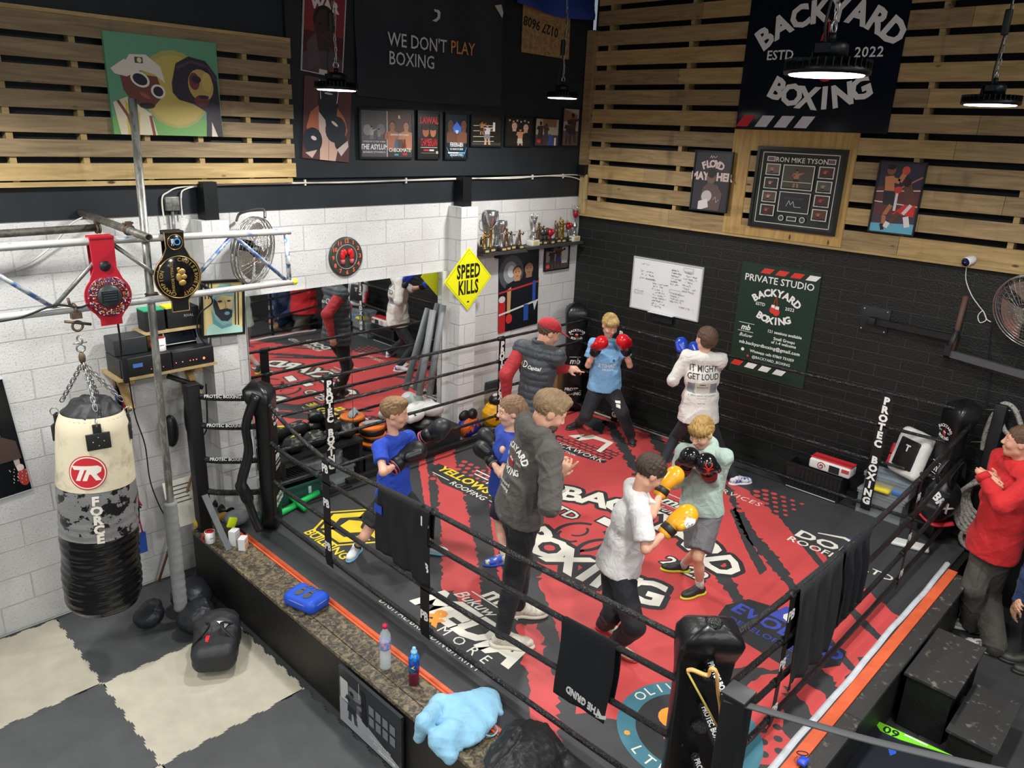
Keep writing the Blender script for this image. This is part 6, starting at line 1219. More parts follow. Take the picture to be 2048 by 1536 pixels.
def figure_sdf(c, h, pose=0):
    c = V(c); s = h; sd = SDF(); P = lambda x, y, z: c + V((x * s, y * s, z * s)); k = .03 * s
    sd.cap(P(-.12, 0, .03), P(-.05, 0, .42), .05 * s, .075 * s, k); sd.cap(P(.14, -.03, .03), P(.05, 0, .42), .05 * s, .075 * s, k); sd.ell(P(0, 0, .47), (.12 * s, .09 * s, .1 * s), None, k); sd.ell(P(0, 0, .63), (.13 * s, .09 * s, .15 * s), None, k)
    sd.ell(P(0, -.02, .87), (.07 * s, .08 * s, .09 * s), None, k); sd.cap(P(0, 0, .7), P(0, 0, .85), .05 * s, .04 * s, k)
    if pose == 0: A = ((-.13, -.04, .7), (-.2, -.08, .55), (-.1, -.2, .68)); B = ((.13, -.04, .7), (.22, -.12, .6), (.14, -.25, .75))
    else: A = ((-.13, 0, .72), (-.22, 0, .85), (-.16, 0, 1.05)); B = ((.13, 0, .72), (.26, -.04, .7), (.34, -.05, .85))
    for q in (A, B): sd.cap(P(*q[0]), P(*q[1]), .045 * s, .038 * s, k); sd.cap(P(*q[1]), P(*q[2]), .038 * s, .035 * s, k); sd.ell(P(*q[2]), (.06 * s,) * 3, None, k)
    return sd
def trophy(px, h, kind, label, m1, m2=None, shelf=0, grp='trophies on the dark shelves', yo=-.085):
    z = 2.525 if px < 1050 else 2.545; x = oY(px, 490, yo).x; t = Th('trophy', (x, yo, z), label, 'trophy', grp); c = V((x, yo, z)); m2 = m2 or m1
    bh = .045 if kind != 'tall' else .06
    bw_ = {'fig': .09, 'cup': .1, 'tall': .13, 'ball': .08}[kind]
    b = MB(); b.rbox(c + V((0, 0, bh / 2)), (bw_, .09, bh), .004); t.part('base', b, marb if kind != 'tall' else ink('c9c6c0', .3)); b = MB(); b.bb((x - bw_ * .3, yo - .047, z + .012), (x + bw_ * .3, yo - .0445, z + bh - .01)); t.part('plaque', b, plaque)
    c = c + V((0, 0, bh))
    if kind == 'fig':
        sd = figure_sdf(c + V((0, 0, .012)), (h - bh) / (1.0 if label.find('raised') < 0 else 1.1), 1 if 'raised' in label else 0); b = MB(); b.lathe(c, [(.03, 0), (.03, .01), (.018, .016), (0, .018)], n=16); sput(b, sd, max((h - bh) / 34, .0035)); t.part('boxer_figure', b, m1)
    elif kind == 'cup':
        hs = (h - bh) * .52; b = MB(); b.lathe(c, [(.03, 0), (.022, .015), (.016, .03), (.016, hs * .94), (.026, hs)], n=20); t.part('column', b, m2)
        hc = h - bh - hs; cc = c + V((0, 0, hs)); w_ = hc * .42; b = MB(); b.lathe(cc, [(.012, 0), (.02, hc * .1), (w_ * .62, hc * .3), (w_ * .85, hc * .65), (w_, hc), (w_ * .92, hc), (w_ * .75, hc * .62), (.01, hc * .2)], n=24); t.part('bowl', b, m1)
        for s in (-1, 1): b = MB(); b.tube(sm_path([cc + V((s * w_ * .6, 0, hc * .3)), cc + V((s * w_ * 1.25, 0, hc * .45)), cc + V((s * w_ * 1.3, 0, hc * .8)), cc + V((s * w_ * .9, 0, hc * .9))]), .005, 6); t.part('handle', b, m1)
    elif kind == 'tall':
        b = MB(); b.lathe(c, [(.035, 0), (.03, .02), (.012, .03), (.012, (h - bh) * .25), (.03, (h - bh) * .3), (.034, (h - bh) * .35), (.014, (h - bh) * .42), (.014, (h - bh) * .6)], n=18); t.part('stem', b, silv)
        b = MB(); z1 = (h - bh) * .6; b.lathe(c + V((0, 0, z1)), [(.014, 0), (.028, .03), (.034, (h - bh) * .2), (.03, (h - bh) * .22)], n=18); t.part('red_cup', b, m1)
        for k in range(6): a = PI / 3 * k; b = MB(); b.tube([c + V((.03 * math.cos(a), .03 * math.sin(a), z1 + (h - bh) * .2)), c + V((.045 * math.cos(a), .045 * math.sin(a), h - bh))], [.006, .002], 6); t.part('flame_fin', b, silv)
    elif kind == 'ball':
        b = MB(); b.tube([c, c + V((0, 0, h - bh - .04))], [.014, .01], 8); t.part('stem', b, m2); b = MB(); b.ell(c + V((0, 0, h - bh - .04)), (.045, .03, .045)); b.ell(c + V((.02, -.02, h - bh - .03)), (.022, .02, .03)); t.part('glove', b, m1)
trophy(962, .16, 'fig', 'small bronze boxer trophy at the far left of the left shelf', bronze, yo=-.06); trophy(969, .23, 'fig', 'bronze boxer trophy touching the pillar, left shelf', gold, yo=-.12)
trophy(981, .44, 'cup', 'tallest silver cup with a gold column, left shelf', silv, gold); trophy(993, .17, 'fig', 'small silver boxer trophy right of the tallest cup', silv, yo=-.05)
trophy(1003, .33, 'cup', 'second silver cup standing between small boxer trophies', silv, silv, yo=-.11); trophy(1012, .24, 'fig', 'bronze boxer trophy just right of the second silver cup', bronze, yo=-.09); trophy(1022, .20, 'fig', 'dark silver boxer trophy, fourth small one on the left shelf', silv, yo=-.06)
trophy(1038, .21, 'fig', 'bronze boxer trophy standing alone at the right of the left shelf', bronze)
trophy(1066, .36, 'tall', 'tall silver fluted trophy on white base, left end of the right shelf', silv); trophy(1076, .25, 'fig', 'bronze boxer trophy right of the fluted silver trophy', bronze, yo=-.06)
trophy(1085, .18, 'ball', 'dark silver glove trophy on the right shelf', mat('dark_silver', '5c5c5c', .3, .8)); trophy(1093, .18, 'ball', 'bronze glove trophy next to the red one', bronze, yo=-.06); trophy(1100, .17, 'ball', 'red glove trophy in the middle of the right shelf', redm, yo=-.1)
trophy(1112, .25, 'fig', 'bronze boxer trophy left of the gold one with raised fists', bronze, yo=-.07); trophy(1122, .29, 'fig', 'gold boxer trophy with raised fists on the right shelf', gold); trophy(1135, .22, 'ball', 'red and silver glove trophy near the corner', redm, silv, yo=-.06); trophy(1147, .42, 'tall', 'tallest red and silver trophy on white base, in the corner', redm)
# ================================================================== PEOPLE
def ik(a, c, L1, L2, px, bend=None):
    d = c - a; L = d.length
    if L > (L1 + L2) * .995: f = L / ((L1 + L2) * .995); L1 *= f; L2 *= f
    x = (L1 * L1 - L2 * L2 + L * L) / (2 * L); h = math.sqrt(max(L1 * L1 - x * x, 0)); d.normalize(); m = a + d * x; R = frame(d); best = None
    for k in range(96):
        an = 2 * PI * k / 96; p = m + R @ V((math.cos(an) * h, math.sin(an) * h, 0)); q = proj(p); e = (q[0] - px[0]) ** 2 + (q[1] - px[1]) ** 2
        if bend is not None: e += 2500 * max(0, -(p - m).normalized().dot(bend)) if h > .01 else 0
        if best is None or e < best[0]: best = (e, p)
    return best[1]
def decal(b0, bvh, n, lift=.003, back=.35):
    n = V(n).normalized(); out = MB()
    ok = []
    vs = []
    for p in b0.v:
        h = bvh.ray_cast(V(p) + n * back, -n, back * 2.2); ok.append(h[0] is not None); vs.append(tuple((h[0] + n * lift) if h[0] else V(p)))
    for f, m in zip(b0.f, b0.m):
        if all(ok[i] for i in f): out.f.append(f); out.m.append(m); out.sm.append(False)
    out.v = vs; return out
def subdiv(b0, mx):   # split long edges so that lettering can follow the cloth
    me = bpy.data.meshes.new('t'); me.from_pydata(b0.v, [], b0.f); bm = bmesh.new(); bm.from_mesh(me)
    bm.faces.ensure_lookup_table()
    for f, m in zip(bm.faces, b0.m): f.material_index = m
    for _ in range(3):
        es = [e for e in bm.edges if e.calc_length() > mx]
        if not es: break
        bmesh.ops.subdivide_edges(bm, edges=es, cuts=1); bmesh.ops.triangulate(bm, faces=[f for f in bm.faces if len(f.verts) > 4])
    bm.verts.ensure_lookup_table(); o = MB(); o.v = [tuple(v.co) for v in bm.verts]; o.f = [tuple(v.index for v in f.verts) for f in bm.faces]; o.m = [f.material_index for f in bm.faces]; o.sm = [False] * len(o.f)
    bm.free(); bpy.data.meshes.remove(me); return o
def merge(b, b2, off=0):
    o = len(b.v); b.v += b2.v; b.f += [tuple(i + o for i in f) for f in b2.f]; b.m += [m + off for m in b2.m]; b.sm += b2.sm
def hand(sd, w, d, pn, s, curl, side=1, thumb=.6):
    """w wrist, d along the hand, pn palm normal; curl = bend of the four fingers in radians"""
    d = d.normalized(); pn = (pn - d * pn.dot(d)).normalized(); x = d.cross(pn) * side; k = .008 * s
    sd.ell(w + d * .05 * s, (.042 * s, .052 * s, .017 * s), Matrix((x, d, pn)).transposed(), .018 * s); sd.cap(w - d * .02 * s, w + d * .02 * s, .025 * s, .024 * s, .015 * s)
    for i, (ox, L) in enumerate(((-.030, .075), (-.010, .084), (.010, .079), (.029, .062))):
        c = curl[i]; p0 = w + d * (.088 - .006 * abs(i - 1.2)) * s + x * ox * s; dd = d
        for q, f in enumerate((.44, .32, .24)):
            R = Matrix.Rotation(c * (.9, 1.1, .8)[q], 3, x * side); dd = R @ dd if True else dd; p1 = p0 + dd * L * f * s; r0 = (.0098, .0088, .0080)[q] * s; sd.cap(p0, p1, r0, r0 * .93, .004 * s); p0 = p1
    t0 = w + d * .022 * s - x * .03 * s; t1 = t0 + (d * .55 - x * thumb + pn * .25).normalized() * .036 * s; t2 = t1 + (d * .85 - x * thumb * .35 + pn * .3).normalized() * .03 * s
    sd.cap(t0, t1, .013 * s, .0105 * s, .012 * s); sd.cap(t1, t2, .0105 * s, .0085 * s, .004 * s)
skin_m = {}
def skinmat(c):
    if c not in skin_m:
        m = mat('skin_' + c, c, .5, var=.1, vs=9); m.node_tree.nodes['Principled BSDF'].inputs['Subsurface Weight'].default_value = .08; m.node_tree.nodes['Principled BSDF'].inputs['Subsurface Radius'].default_value = (.02, .008, .004); skin_m[c] = m
    return skin_m[c]
def clothmat(c, rough=.85, var=.12, bump=.15): 
    m = mat('cloth_' + c, c, rough, var=var, vs=7, bump=bump * 3, bs=10, sheen=.05)
    for n in m.node_tree.nodes:
        if n.type == 'BUMP': n.inputs['Distance'].default_value = .028
        if n.type == 'TEX_NOISE' and abs(n.inputs['Scale'].default_value - 10) < .01: n.inputs['Distortion'].default_value = 1.6; n.inputs['Detail'].default_value = 2
    return m
def person(label, foot, gz, H, J, skin='d7a58a', hair='7a5a3c', hstyle='short', beard=None, top=None, bot=None, shoes=None, gl=None, socks=None, kid=False, hand_r=None, hand_l=None, cap_=None, seed=1, bald_r=0, hoff=0, hk=1.0, wide=1.0, hbody=.0085, grp=None):
    s = H / 1.75; A = oZ(foot[0], foot[1], gz); tw = hdir(A); rt = V((-tw.y, tw.x, 0)) * 1.0
    if rt.dot(RT) < 0: rt = -rt
    face = lambda t, p=0: ((tw * math.cos(math.radians(t)) + rt * math.sin(math.radians(t))) * math.cos(math.radians(p)) + V((0, 0, math.sin(math.radians(p))))).normalized()
    def at(q): return oP(A, q[0], q[1], q[2] if len(q) > 2 else 0)
    th = Th('person', A, label, 'person', grp)
    pel, neck, hc = at(J['pel']), at(J['neck']), at(J['head'])
    f = face(J['t']); up = (neck - pel).normalized(); f = (f - up * f.dot(up)).normalized(); r = f.cross(up)   # person's own right
    RTm = Matrix((r, f, up)).transposed(); ch = pel.lerp(neck, .60); sw = .106 * H * wide; hw = .052 * H
    r_s = face(J.get('ts', J['t'])); r_s = (r_s - up * r_s.dot(up)).normalized().cross(up)
    shR, shL = neck - up * .075 * s + r_s * sw, neck - up * .075 * s - r_s * sw
    hpR, hpL = pel + r * hw - up * .03 * s, pel - r * hw - up * .03 * s
    UA, FA, TH, SH = .172 * H, .150 * H, .243 * H, .235 * H
    wr, wl = at(J['rh']), at(J['lh']); er, el = ik(shR, wr, UA, FA, J['re']), ik(shL, wl, UA, FA, J['le'])
    ah = .075 * s; foots = []
    for key in ('ra', 'la'):
        q = J[key]; g = oZ(q[0], q[1], gz) if len(q) < 4 else oP(A, q[0], q[1], q[3]); g.z = g.z if len(q) >= 4 else gz; foots.append((g, face(q[2])))
    ar, al = [g + V((0, 0, ah)) - fd * .03 * s for g, fd in foots]
    kr, kl = ik(hpR, ar, TH, SH, J['rk'], f * .6 + foots[0][1] * .4), ik(hpL, al, TH, SH, J['lk'], f * .6 + foots[1][1] * .4)
    hf = face(*J['hf']); hh = (.162 if kid else .137) * H * hk; tilt = J.get('tilt', 0)
    hu = V((0, 0, 1)); hr = hf.cross(hu).normalized(); hu = hr.cross(hf).normalized()
    if tilt: hu = (Matrix.Rotation(math.radians(tilt), 3, hf) @ hu); hr = hf.cross(hu).normalized()
    HR = Matrix((hr, hf, hu)).transposed(); hp = lambda x, y, z: hc + HR @ V((x * hh, y * hh, z * hh))
    if 'dbg' in J or False: print('DBG', label[:30], 'arm', (wr - shR).length / (UA + FA), (wl - shL).length / (UA + FA), 'leg', (ar - hpR).length / (TH + SH), (al - hpL).length / (TH + SH), 'torso', (neck - pel).length / H, 'hd', (hc - neck).length / H, 'gz', pel.z - gz)
    # ---- body: one continuous surface
    sd = SDF(); k = .03 * s
    def torso(sd, g, kk=k, wx=0, dy=0):
        sd.ell(pel, (.135 * s * wide + g + wx, .095 * s + g + dy, .115 * s + g), RTm, kk); sd.ell(pel.lerp(neck, .32), (.122 * s * wide + g + wx, .088 * s + g + dy, .13 * s + g), RTm, kk); sd.ell(ch + f * .005, (.142 * s * wide + g + wx * .6, .10 * s + g + dy * .7, .16 * s + g), RTm, kk)
        sd.cap(shR, shL, .052 * s + g, None, kk); sd.ell(neck - up * .07 * s, (.12 * s * wide + g, .07 * s + g, .06 * s + g), RTm, kk)
    torso(sd, 0)
    sd.cap(neck - up * .03, hp(0, -.12, -.22), .056 * s * (.95 if kid else 1.05), .05 * s * (.9 if kid else 1), .02 * s)
    for a, e, w_ in ((shR, er, wr), (shL, el, wl)): sd.cap(a, e, .045 * s, .036 * s, .02 * s); sd.cap(e, e.lerp(w_, .35), .037 * s, .036 * s, .02 * s); sd.cap(e.lerp(w_, .3), w_, .036 * s, .024 * s, .02 * s)
    lr = .85 if bot.get('len', 2) > 1 else 1
    for a, e, w_ in ((hpR, kr, ar), (hpL, kl, al)):
        sd.cap(a, e, .078 * s * lr, .048 * s * lr, .02 * s); sd.cap(e, w_, .047 * s * lr, .034 * s * lr, .015 * s); cfv = e.lerp(w_, .32) - f * .018 * s; sd.cap(cfv, e.lerp(w_, .55) - f * .008 * s, .045 * s * lr, .036 * s * lr, .03 * s)
    # head
    sd.ell(hp(0, -.06, .15), (.335 * hh, .42 * hh, .35 * hh), HR, .02 * s); sd.ell(hp(0, .10, -.12), (.27 * hh, .27 * hh, .34 * hh), HR, .05 * s); sd.ell(hp(0, .2, -.39), (.12 * hh, .11 * hh, .09 * hh), HR, .04 * s)
    sd.cap(hp(-.2, -.0, -.28), hp(0, .2, -.40), .07 * hh, .08 * hh, .03 * s); sd.cap(hp(.2, -.0, -.28), hp(0, .2, -.40), .07 * hh, .08 * hh, .03 * s)
    sd.cap(hp(-.15, .29, .10), hp(.15, .29, .10), .055 * hh, None, .02 * s)
    for x in (-1, 1): sd.ell(hp(.13 * x, .40, .02), (.075 * hh, .06 * hh, .055 * hh), HR, .012 * s, -1); sd.ell(hp(.17 * x, .25, -.13), (.1 * hh, .1 * hh, .1 * hh), HR, .02 * s); sd.ell(hp(.335 * x, -.03, -.02), (.035 * hh, .09 * hh, .125 * hh), HR, .008 * s); sd.ell(hp(.045 * x, .40, -.145), (.035 * hh, .04 * hh, .035 * hh), HR, .006 * s)
    sd.cap(hp(0, .345, .08), hp(0, .45, -.12), .03 * hh, .045 * hh, .015 * s); sd.cap(hp(-.06, .37, -.245), hp(.06, .37, -.245), .026 * hh, None, .01 * s); sd.cap(hp(-.05, .365, -.295), hp(.05, .365, -.295), .028 * hh, None, .01 * s)
    # hands
    for (w_, e, hd, g_, sgn) in ((wr, er, hand_r, gl and gl[0], 1), (wl, el, hand_l, gl and gl[1], -1)):
        d = (w_ - e).normalized()
        if hd: dd = V(hd['d'](face)) if 'd' in hd else d; hand(sd, w_, dd, V(hd['n'](face)), s * 1.0, hd.get('curl', (.3, .3, .35, .4)), hd.get('side', sgn), hd.get('thumb', .6))
        elif g_: sd.ell(w_ + d * .06 * s, (.03 * s, .03 * s, .045 * s), frame(d), .02 * s)
        else: hand(sd, w_, d, (pel - w_).normalized() + V((.01, 0, .01)), s, (.35, .4, .45, .5), sgn)
    for (g, fd) in foots: sd.cap(g + V((0, 0, .035 * s)) - fd * .03 * s, g + V((0, 0, .022 * s)) + fd * .10 * s, .03 * s, .02 * s, .03 * s)
    b = MB(); sput(b, sd, hbody); th.part('body', b, skinmat(skin))
    # eyes, brows, mouth
    for x in (-1, 1):
        b = MB(); c = hp(.128 * x, .335, .015); b.ell(c, (.05 * hh, .04 * hh, .024 * hh), HR, 12, 0); b.ell(c + hf * .012 * hh, (.024 * hh, .034 * hh, .024 * hh), HR, 10, 1); th.part('eye', b, [ink('cfc6c0', .3), ink('2c2622', .2)])
        b = MB(); b.tube(sm_path([hp(.065 * x, .365, .095), hp(.13 * x, .362, .125), hp(.21 * x, .31, .10)], 4), .013 * hh, 6); th.part('eyebrow', b, mat('brow_' + hair, hair, .8))
    b = MB(); b.tube(sm_path([hp(-.085, .362, -.268), hp(0, .398, -.262), hp(.085, .362, -.268)], 4), .013 * hh, 6); th.part('mouth', b, ink('a3605a'))
    # hair
    hd_ = SDF(); hm = mat('hair_' + hair, hair, .6, col2=bald_r or None, var=.35, vs=16, bump=.5, bs=120)
    g = .035 if hstyle != 'long' else .03
    if hstyle in ('short', 'fringe', 'fade', 'curly', 'long', 'cap', 'bob'):
        tz = .0
        hd_.ell(hp(0, -.075, .17), ((.335 + g) * hh, (.42 + g) * hh, (.35 + g + (.03 if hstyle in ('curly', 'fringe') else 0)) * hh), HR, .02)
        if hstyle in ('bob', 'long'): hd_.ell(hp(0, -.2, -.02), (.34 * hh, .3 * hh, .34 * hh), HR, .03)
        if hstyle == 'fade' or hstyle == 'curly': hd_.ell(hp(0, .1, .42), (.26 * hh, .30 * hh, .14 * hh), HR, .03)
        if hstyle == 'fringe': hd_.ell(hp(0, .22, .27), (.31 * hh, .17 * hh, .19 * hh), HR, .03)
        if hstyle == 'long': hd_.cap(hp(0, -.45, .1), hp(0, -.62, -.1), .08 * hh, .03 * hh, .03)
        zc = {'fringe': .10, 'short': .24, 'fade': .26, 'curly': .26, 'bob': .2, 'long': .22, 'cap': .2}[hstyle]
        # cut away the face and below the ears
        hd_.ell(hp(0, .42, zc - .40), (.34 * hh, .40 * hh, .40 * hh), HR, .015, -1)
        hd_.box(hp(0, .55, zc - .75), (.5 * hh, .5 * hh, .5 * hh), HR, .02, .01, -1)
        cutz = {'bob': -.30, 'long': -.28}.get(hstyle, -.17)
        hd_.half(hp(0, 0, cutz), -hu)
        rq = random.Random(seed); fq = 40 / hh * .2; ph = rq.uniform(0, 6); am = .0035 if hstyle != 'curly' else .009; a1, a2 = hr, hf
        def dsp(X, Y, Z, fq=fq, ph=ph, am=am):
            u = X * hr.x + Y * hr.y + Z * hr.z; v_ = X * hf.x + Y * hf.y + Z * hf.z; w3 = X * hu.x + Y * hu.y + Z * hu.z
            if hstyle == 'curly': return am * np.sin(u * 190 + ph + 2 * np.sin(v_ * 90)) * np.sin(v_ * 180 + 2 * np.sin(w3 * 120))
            return am * (np.sin(u * 330 + 3 * np.sin(v_ * 45 + ph) + 2 * np.sin(w3 * 60)) + .5 * np.sin(v_ * 210 + u * 140 + ph))
        hd_.disp = dsp; b = MB(); sput(b, hd_, .0055); th.part('hair', b, hm)
    if beard:
        bd = SDF(); bd.ell(hp(0, .16, -.3), (.27 * hh, .25 * hh, .24 * hh), HR, .02); bd.ell(hp(0, .5, -.16), (.2 * hh, .3 * hh, .105 * hh), HR, .01, -1); bd.cap(hp(-.05, .43, -.27), hp(.05, .43, -.27), .05 * hh, None, .01, -1); bd.half(hp(0, 0, -.06), hu); bd.half(hp(0, -.02, 0), -hf); bd.disp = folds(seed, .004, 120, 200)
        b = MB(); sput(b, bd, .006); th.part('beard', b, mat('beard_' + beard, beard, .8, var=.3, vs=30, bump=.4))
    if cap_:
        cs = SDF(); cs.ell(hp(0, -.06, .2), (.40 * hh, .49 * hh, .37 * hh), HR, .02); cs.half(hp(0, 0, .17), -hu); b = MB(); sput(b, cs, .007); co_ = th.part('cap', b, clothmat(cap_))
        cs = SDF(); cs.ell(hp(0, .55, .15), (.28 * hh, .32 * hh, .035 * hh), HR @ Matrix.Rotation(-.25, 3, 'X'), .01); b = MB(); sput(b, cs, .006); th.part('cap_brim', b, clothmat(cap_), co_); b = MB(); b.tube(sm_path([hp(-.2, -.44, .2), hp(0, -.52, .19), hp(.2, -.44, .2)]), .02 * hh, 6); th.part('cap_strap', b, ink('d8ccc4'), co_)
    # ---- top garment
    t = top; g = t.get('g', .014); mats = [clothmat(t['c'], t.get('rough', .85), bump=t.get('bump', .15))]; ts = SDF(); kk = .035 * s
    hem = pel - up * t.get('hem', .06) * s
    if t.get('kind') != 'none':
        wx, dy = t.get('wx', .03), t.get('dy', .02); torso(ts, g, kk, wx, dy)
        ts.ell(hem, (.14 * s * wide + g + wx * 1.15, .10 * s + g + dy * 1.3, .46 * s), RTm, kk)
        sl = t.get('sleeve', .55)   # fraction: <1 along the upper arm, up to 2 to the wrist
        if sl > 0:
            for a, e, w_ in ((shR, er, wr), (shL, el, wl)):
                if sl <= 1: ts.cone(a.lerp(e, -.02), a.lerp(e, sl), .054 * s + g, (.052 * s + g) * t.get('flare', 1.05), .03 * s)
                else:
                    q = e.lerp(w_, sl - 1); ts.cap(a, e, .05 * s + g, .042 * s + g, .03 * s); ts.cap(e, q, .042 * s + g, .029 * s + g * .8, .02 * s)
        if t.get('hood'):
            ts.ell(neck - f * .085 * s - up * .015 * s, (.11 * s, .058 * s, .10 * s), RTm @ Matrix.Rotation(.35, 3, 'X'), .02 * s); ts.cap(neck - f * .03 * s + r * .075 * s + up * .015 * s, neck + f * .06 * s + r * .03 * s - up * .02 * s, .036 * s, .024 * s, .03 * s); ts.cap(neck - f * .03 * s - r * .075 * s + up * .015 * s, neck + f * .06 * s - r * .03 * s - up * .02 * s, .036 * s, .024 * s, .03 * s)
            ts.ell(neck + up * .085 * s - f * .0, (.072 * s, .072 * s, .085 * s), RTm, .01, -1)
        elif t.get('collar'): ts.cone(neck - up * .05 * s, neck + up * .05 * s - f * .005, .075 * s, .066 * s, .02 * s); ts.cone(neck - up * .02 * s, neck + up * .08 * s, .058 * s, .058 * s, .004); ts.p[-1] = ts.p[-1][:6] + (-1,)
        else: ts.half(neck + up * .012 * s, up * .8 - f * .12)
        if t.get('pocket'): ts.ell(pel.lerp(neck, .1) + f * (.098 * s + g), (.1 * s, .012, .07 * s), RTm, .012)
        ts.half(hem, -up); fo = folds(seed * 3 + 1, t.get('fold', .006) * 1.7, 12, 34, None); q_ = t.get('quilt')
        if q_: ts.disp = lambda X, Y, Z: fo(X, Y, Z) * .4 - .008 * np.abs(np.sin(((X - pel.x) * up.x + (Y - pel.y) * up.y + (Z - pel.z) * up.z) * PI / .062))
        else: ts.disp = fo
        b = MB(); sput(b, ts, .009 if not q_ else .008)
        if t.get('decal'):
            bvh = BVHTree.FromPolygons([V(v) for v in b.v], b.f); offm = {}
            for dfn in t['decal']:
                d0 = MB(); n0, O0, mm_ = dfn(d0, dict(pel=pel, neck=neck, ch=ch, f=f, r=r, up=up, s=s, tw=tw, rt=rt, er=er, wr=wr, shR=shR)); d1 = decal(subdiv(d0, .018), bvh, n0); o_ = len(mats); mats += mm_; merge(b, d1, o_)
        tp = th.part(t['name'], b, mats)
        if t.get('undersleeve'):
            for a, e, w_ in ((shR, er, wr), (shL, el, wl)):
                us_ = SDF(); us_.cap(a, e, .053 * s + .02, .044 * s + .022, .02); us_.cap(e, e.lerp(w_, .97), .044 * s + .022, .03 * s + .012, .02); us_.disp = folds(seed + 9, .006, 20, 50); b = MB(); sput(b, us_, .008); th.part('sleeve', b, clothmat(t['undersleeve']))
        if t.get('rib'):
            b = MB(); 
            for a, e, w_ in ((shR, er, wr), (shL, el, wl)): q = e.lerp(w_, sl - 1); d = (w_ - e).normalized(); b.tube([q - d * .02, q + d * .03 * s], [.034 * s + g * .8, .031 * s + g * .7], 16)
            th.part('cuff', b, mats[0])
    # ---- bottoms
    bo = bot; g = bo.get('g', .012); bs_ = SDF(); L_ = bo.get('len', 1.93)
    bs_.ell(pel, (.14 * s * wide + g, .10 * s + g, .12 * s + g), RTm, .03 * s); bs_.ell(pel - up * .06 * s, (.13 * s * wide + g, .095 * s + g, .09 * s), RTm, .03 * s)
    for a, e, w_ in ((hpR, kr, ar), (hpL, kl, al)):
        if L_ <= 1: bs_.cone(a.lerp(e, -.1), a.lerp(e, L_), .085 * s + g, (.07 * s + g) * 1.15, .03 * s)
        else: bs_.cap(a, e, .084 * s + g, .054 * s + g, .03 * s); bs_.cap(e, e.lerp(w_, L_ - 1), .054 * s + g, (.038 * s + g) * bo.get('flare', 1), .02 * s)
    bs_.half(pel + up * .03 * s, up); bs_.disp = folds(seed * 5 + 2, bo.get('fold', .006) * 1.6, 14, 38); b = MB(); sput(b, bs_, .0095); mats = [clothmat(bo['c'], bo.get('rough', .8))]
    if bo.get('decal'):
        bvh = BVHTree.FromPolygons([V(v) for v in b.v], b.f)
        for dfn in bo['decal']: d0 = MB(); n0, O0, mm_ = dfn(d0, dict(hpR=hpR, kr=kr, hpL=hpL, kl=kl, ar=ar, al=al, f=f, r=r, up=up, s=s, tw=tw, rt=rt)); d1 = decal(subdiv(d0, .018), bvh, n0); o_ = len(mats); mats += mm_; merge(b, d1, o_)
    th.part(bo['name'], b, mats)
    # ---- socks and shoes
    for i, ((g_, fd), an, kn) in enumerate(zip(foots, (ar, al), (kr, kl))):
        if socks: b = MB(); d = (kn - an).normalized(); b.tube([an - V((0, 0, .02)), an + d * .04 * s, an + d * .11 * s], [.042 * s, .038 * s, .042 * s], 16); th.part('sock', b, clothmat(socks))
        sh_ = shoes; s_ = SDF(); rr_ = fd.cross(V((0, 0, 1))); FR = Matrix((rr_, fd, V((0, 0, 1)))).transposed(); P = lambda x, y, z: g_ + FR @ V((x * s, y * s, z * s))
        s_.ell(P(0, .095, .04), (.046 * s, .085 * s, .036 * s), FR, .03 * s); s_.ell(P(0, -.035, .048), (.040 * s, .062 * s, .046 * s), FR, .03 * s); s_.cap(P(0, .05, .055), P(0, -.02, .082), .035 * s, .04 * s, .03 * s); s_.half(g_ + V((0, 0, .016 * s)), (0, 0, -1)); s_.half(P(0, -.03, .112), V((0, 0, 1)) * 1 + fd * .25)
        b = MB(); sput(b, s_, .006); so = th.part('shoe', b, mat('shoe_' + sh_['c'], sh_['c'], .5, col2=sh_.get('c2'), var=.1, vs=sh_.get('vs', 14), thr=(.45, .5) if sh_.get('c2') else None))
        s_ = SDF(); s_.ell(P(0, .085, .012), (.05 * s, .105 * s, .03 * s), FR, .02 * s); s_.ell(P(0, -.045, .012), (.043 * s, .066 * s, .03 * s), FR, .03 * s); s_.half(g_ + V((0, 0, .0015)), (0, 0, -1)); s_.half(g_ + V((0, 0, .028 * s)), (0, 0, 1)); b = MB(); sput(b, s_, .006); th.part('sole', b, mat('sole_' + sh_['s'], sh_['s'], .5), so)
        if sh_.get('l'):
            b = MB()
            for q in range(4): y = .02 + .022 * q; b.tube([P(-.022, y, .088 - .008 * q), P(0, y + .006, .094 - .009 * q), P(.022, y, .088 - .008 * q)], .003, 5)
            th.part('lace', b, ink(sh_['l']), so)
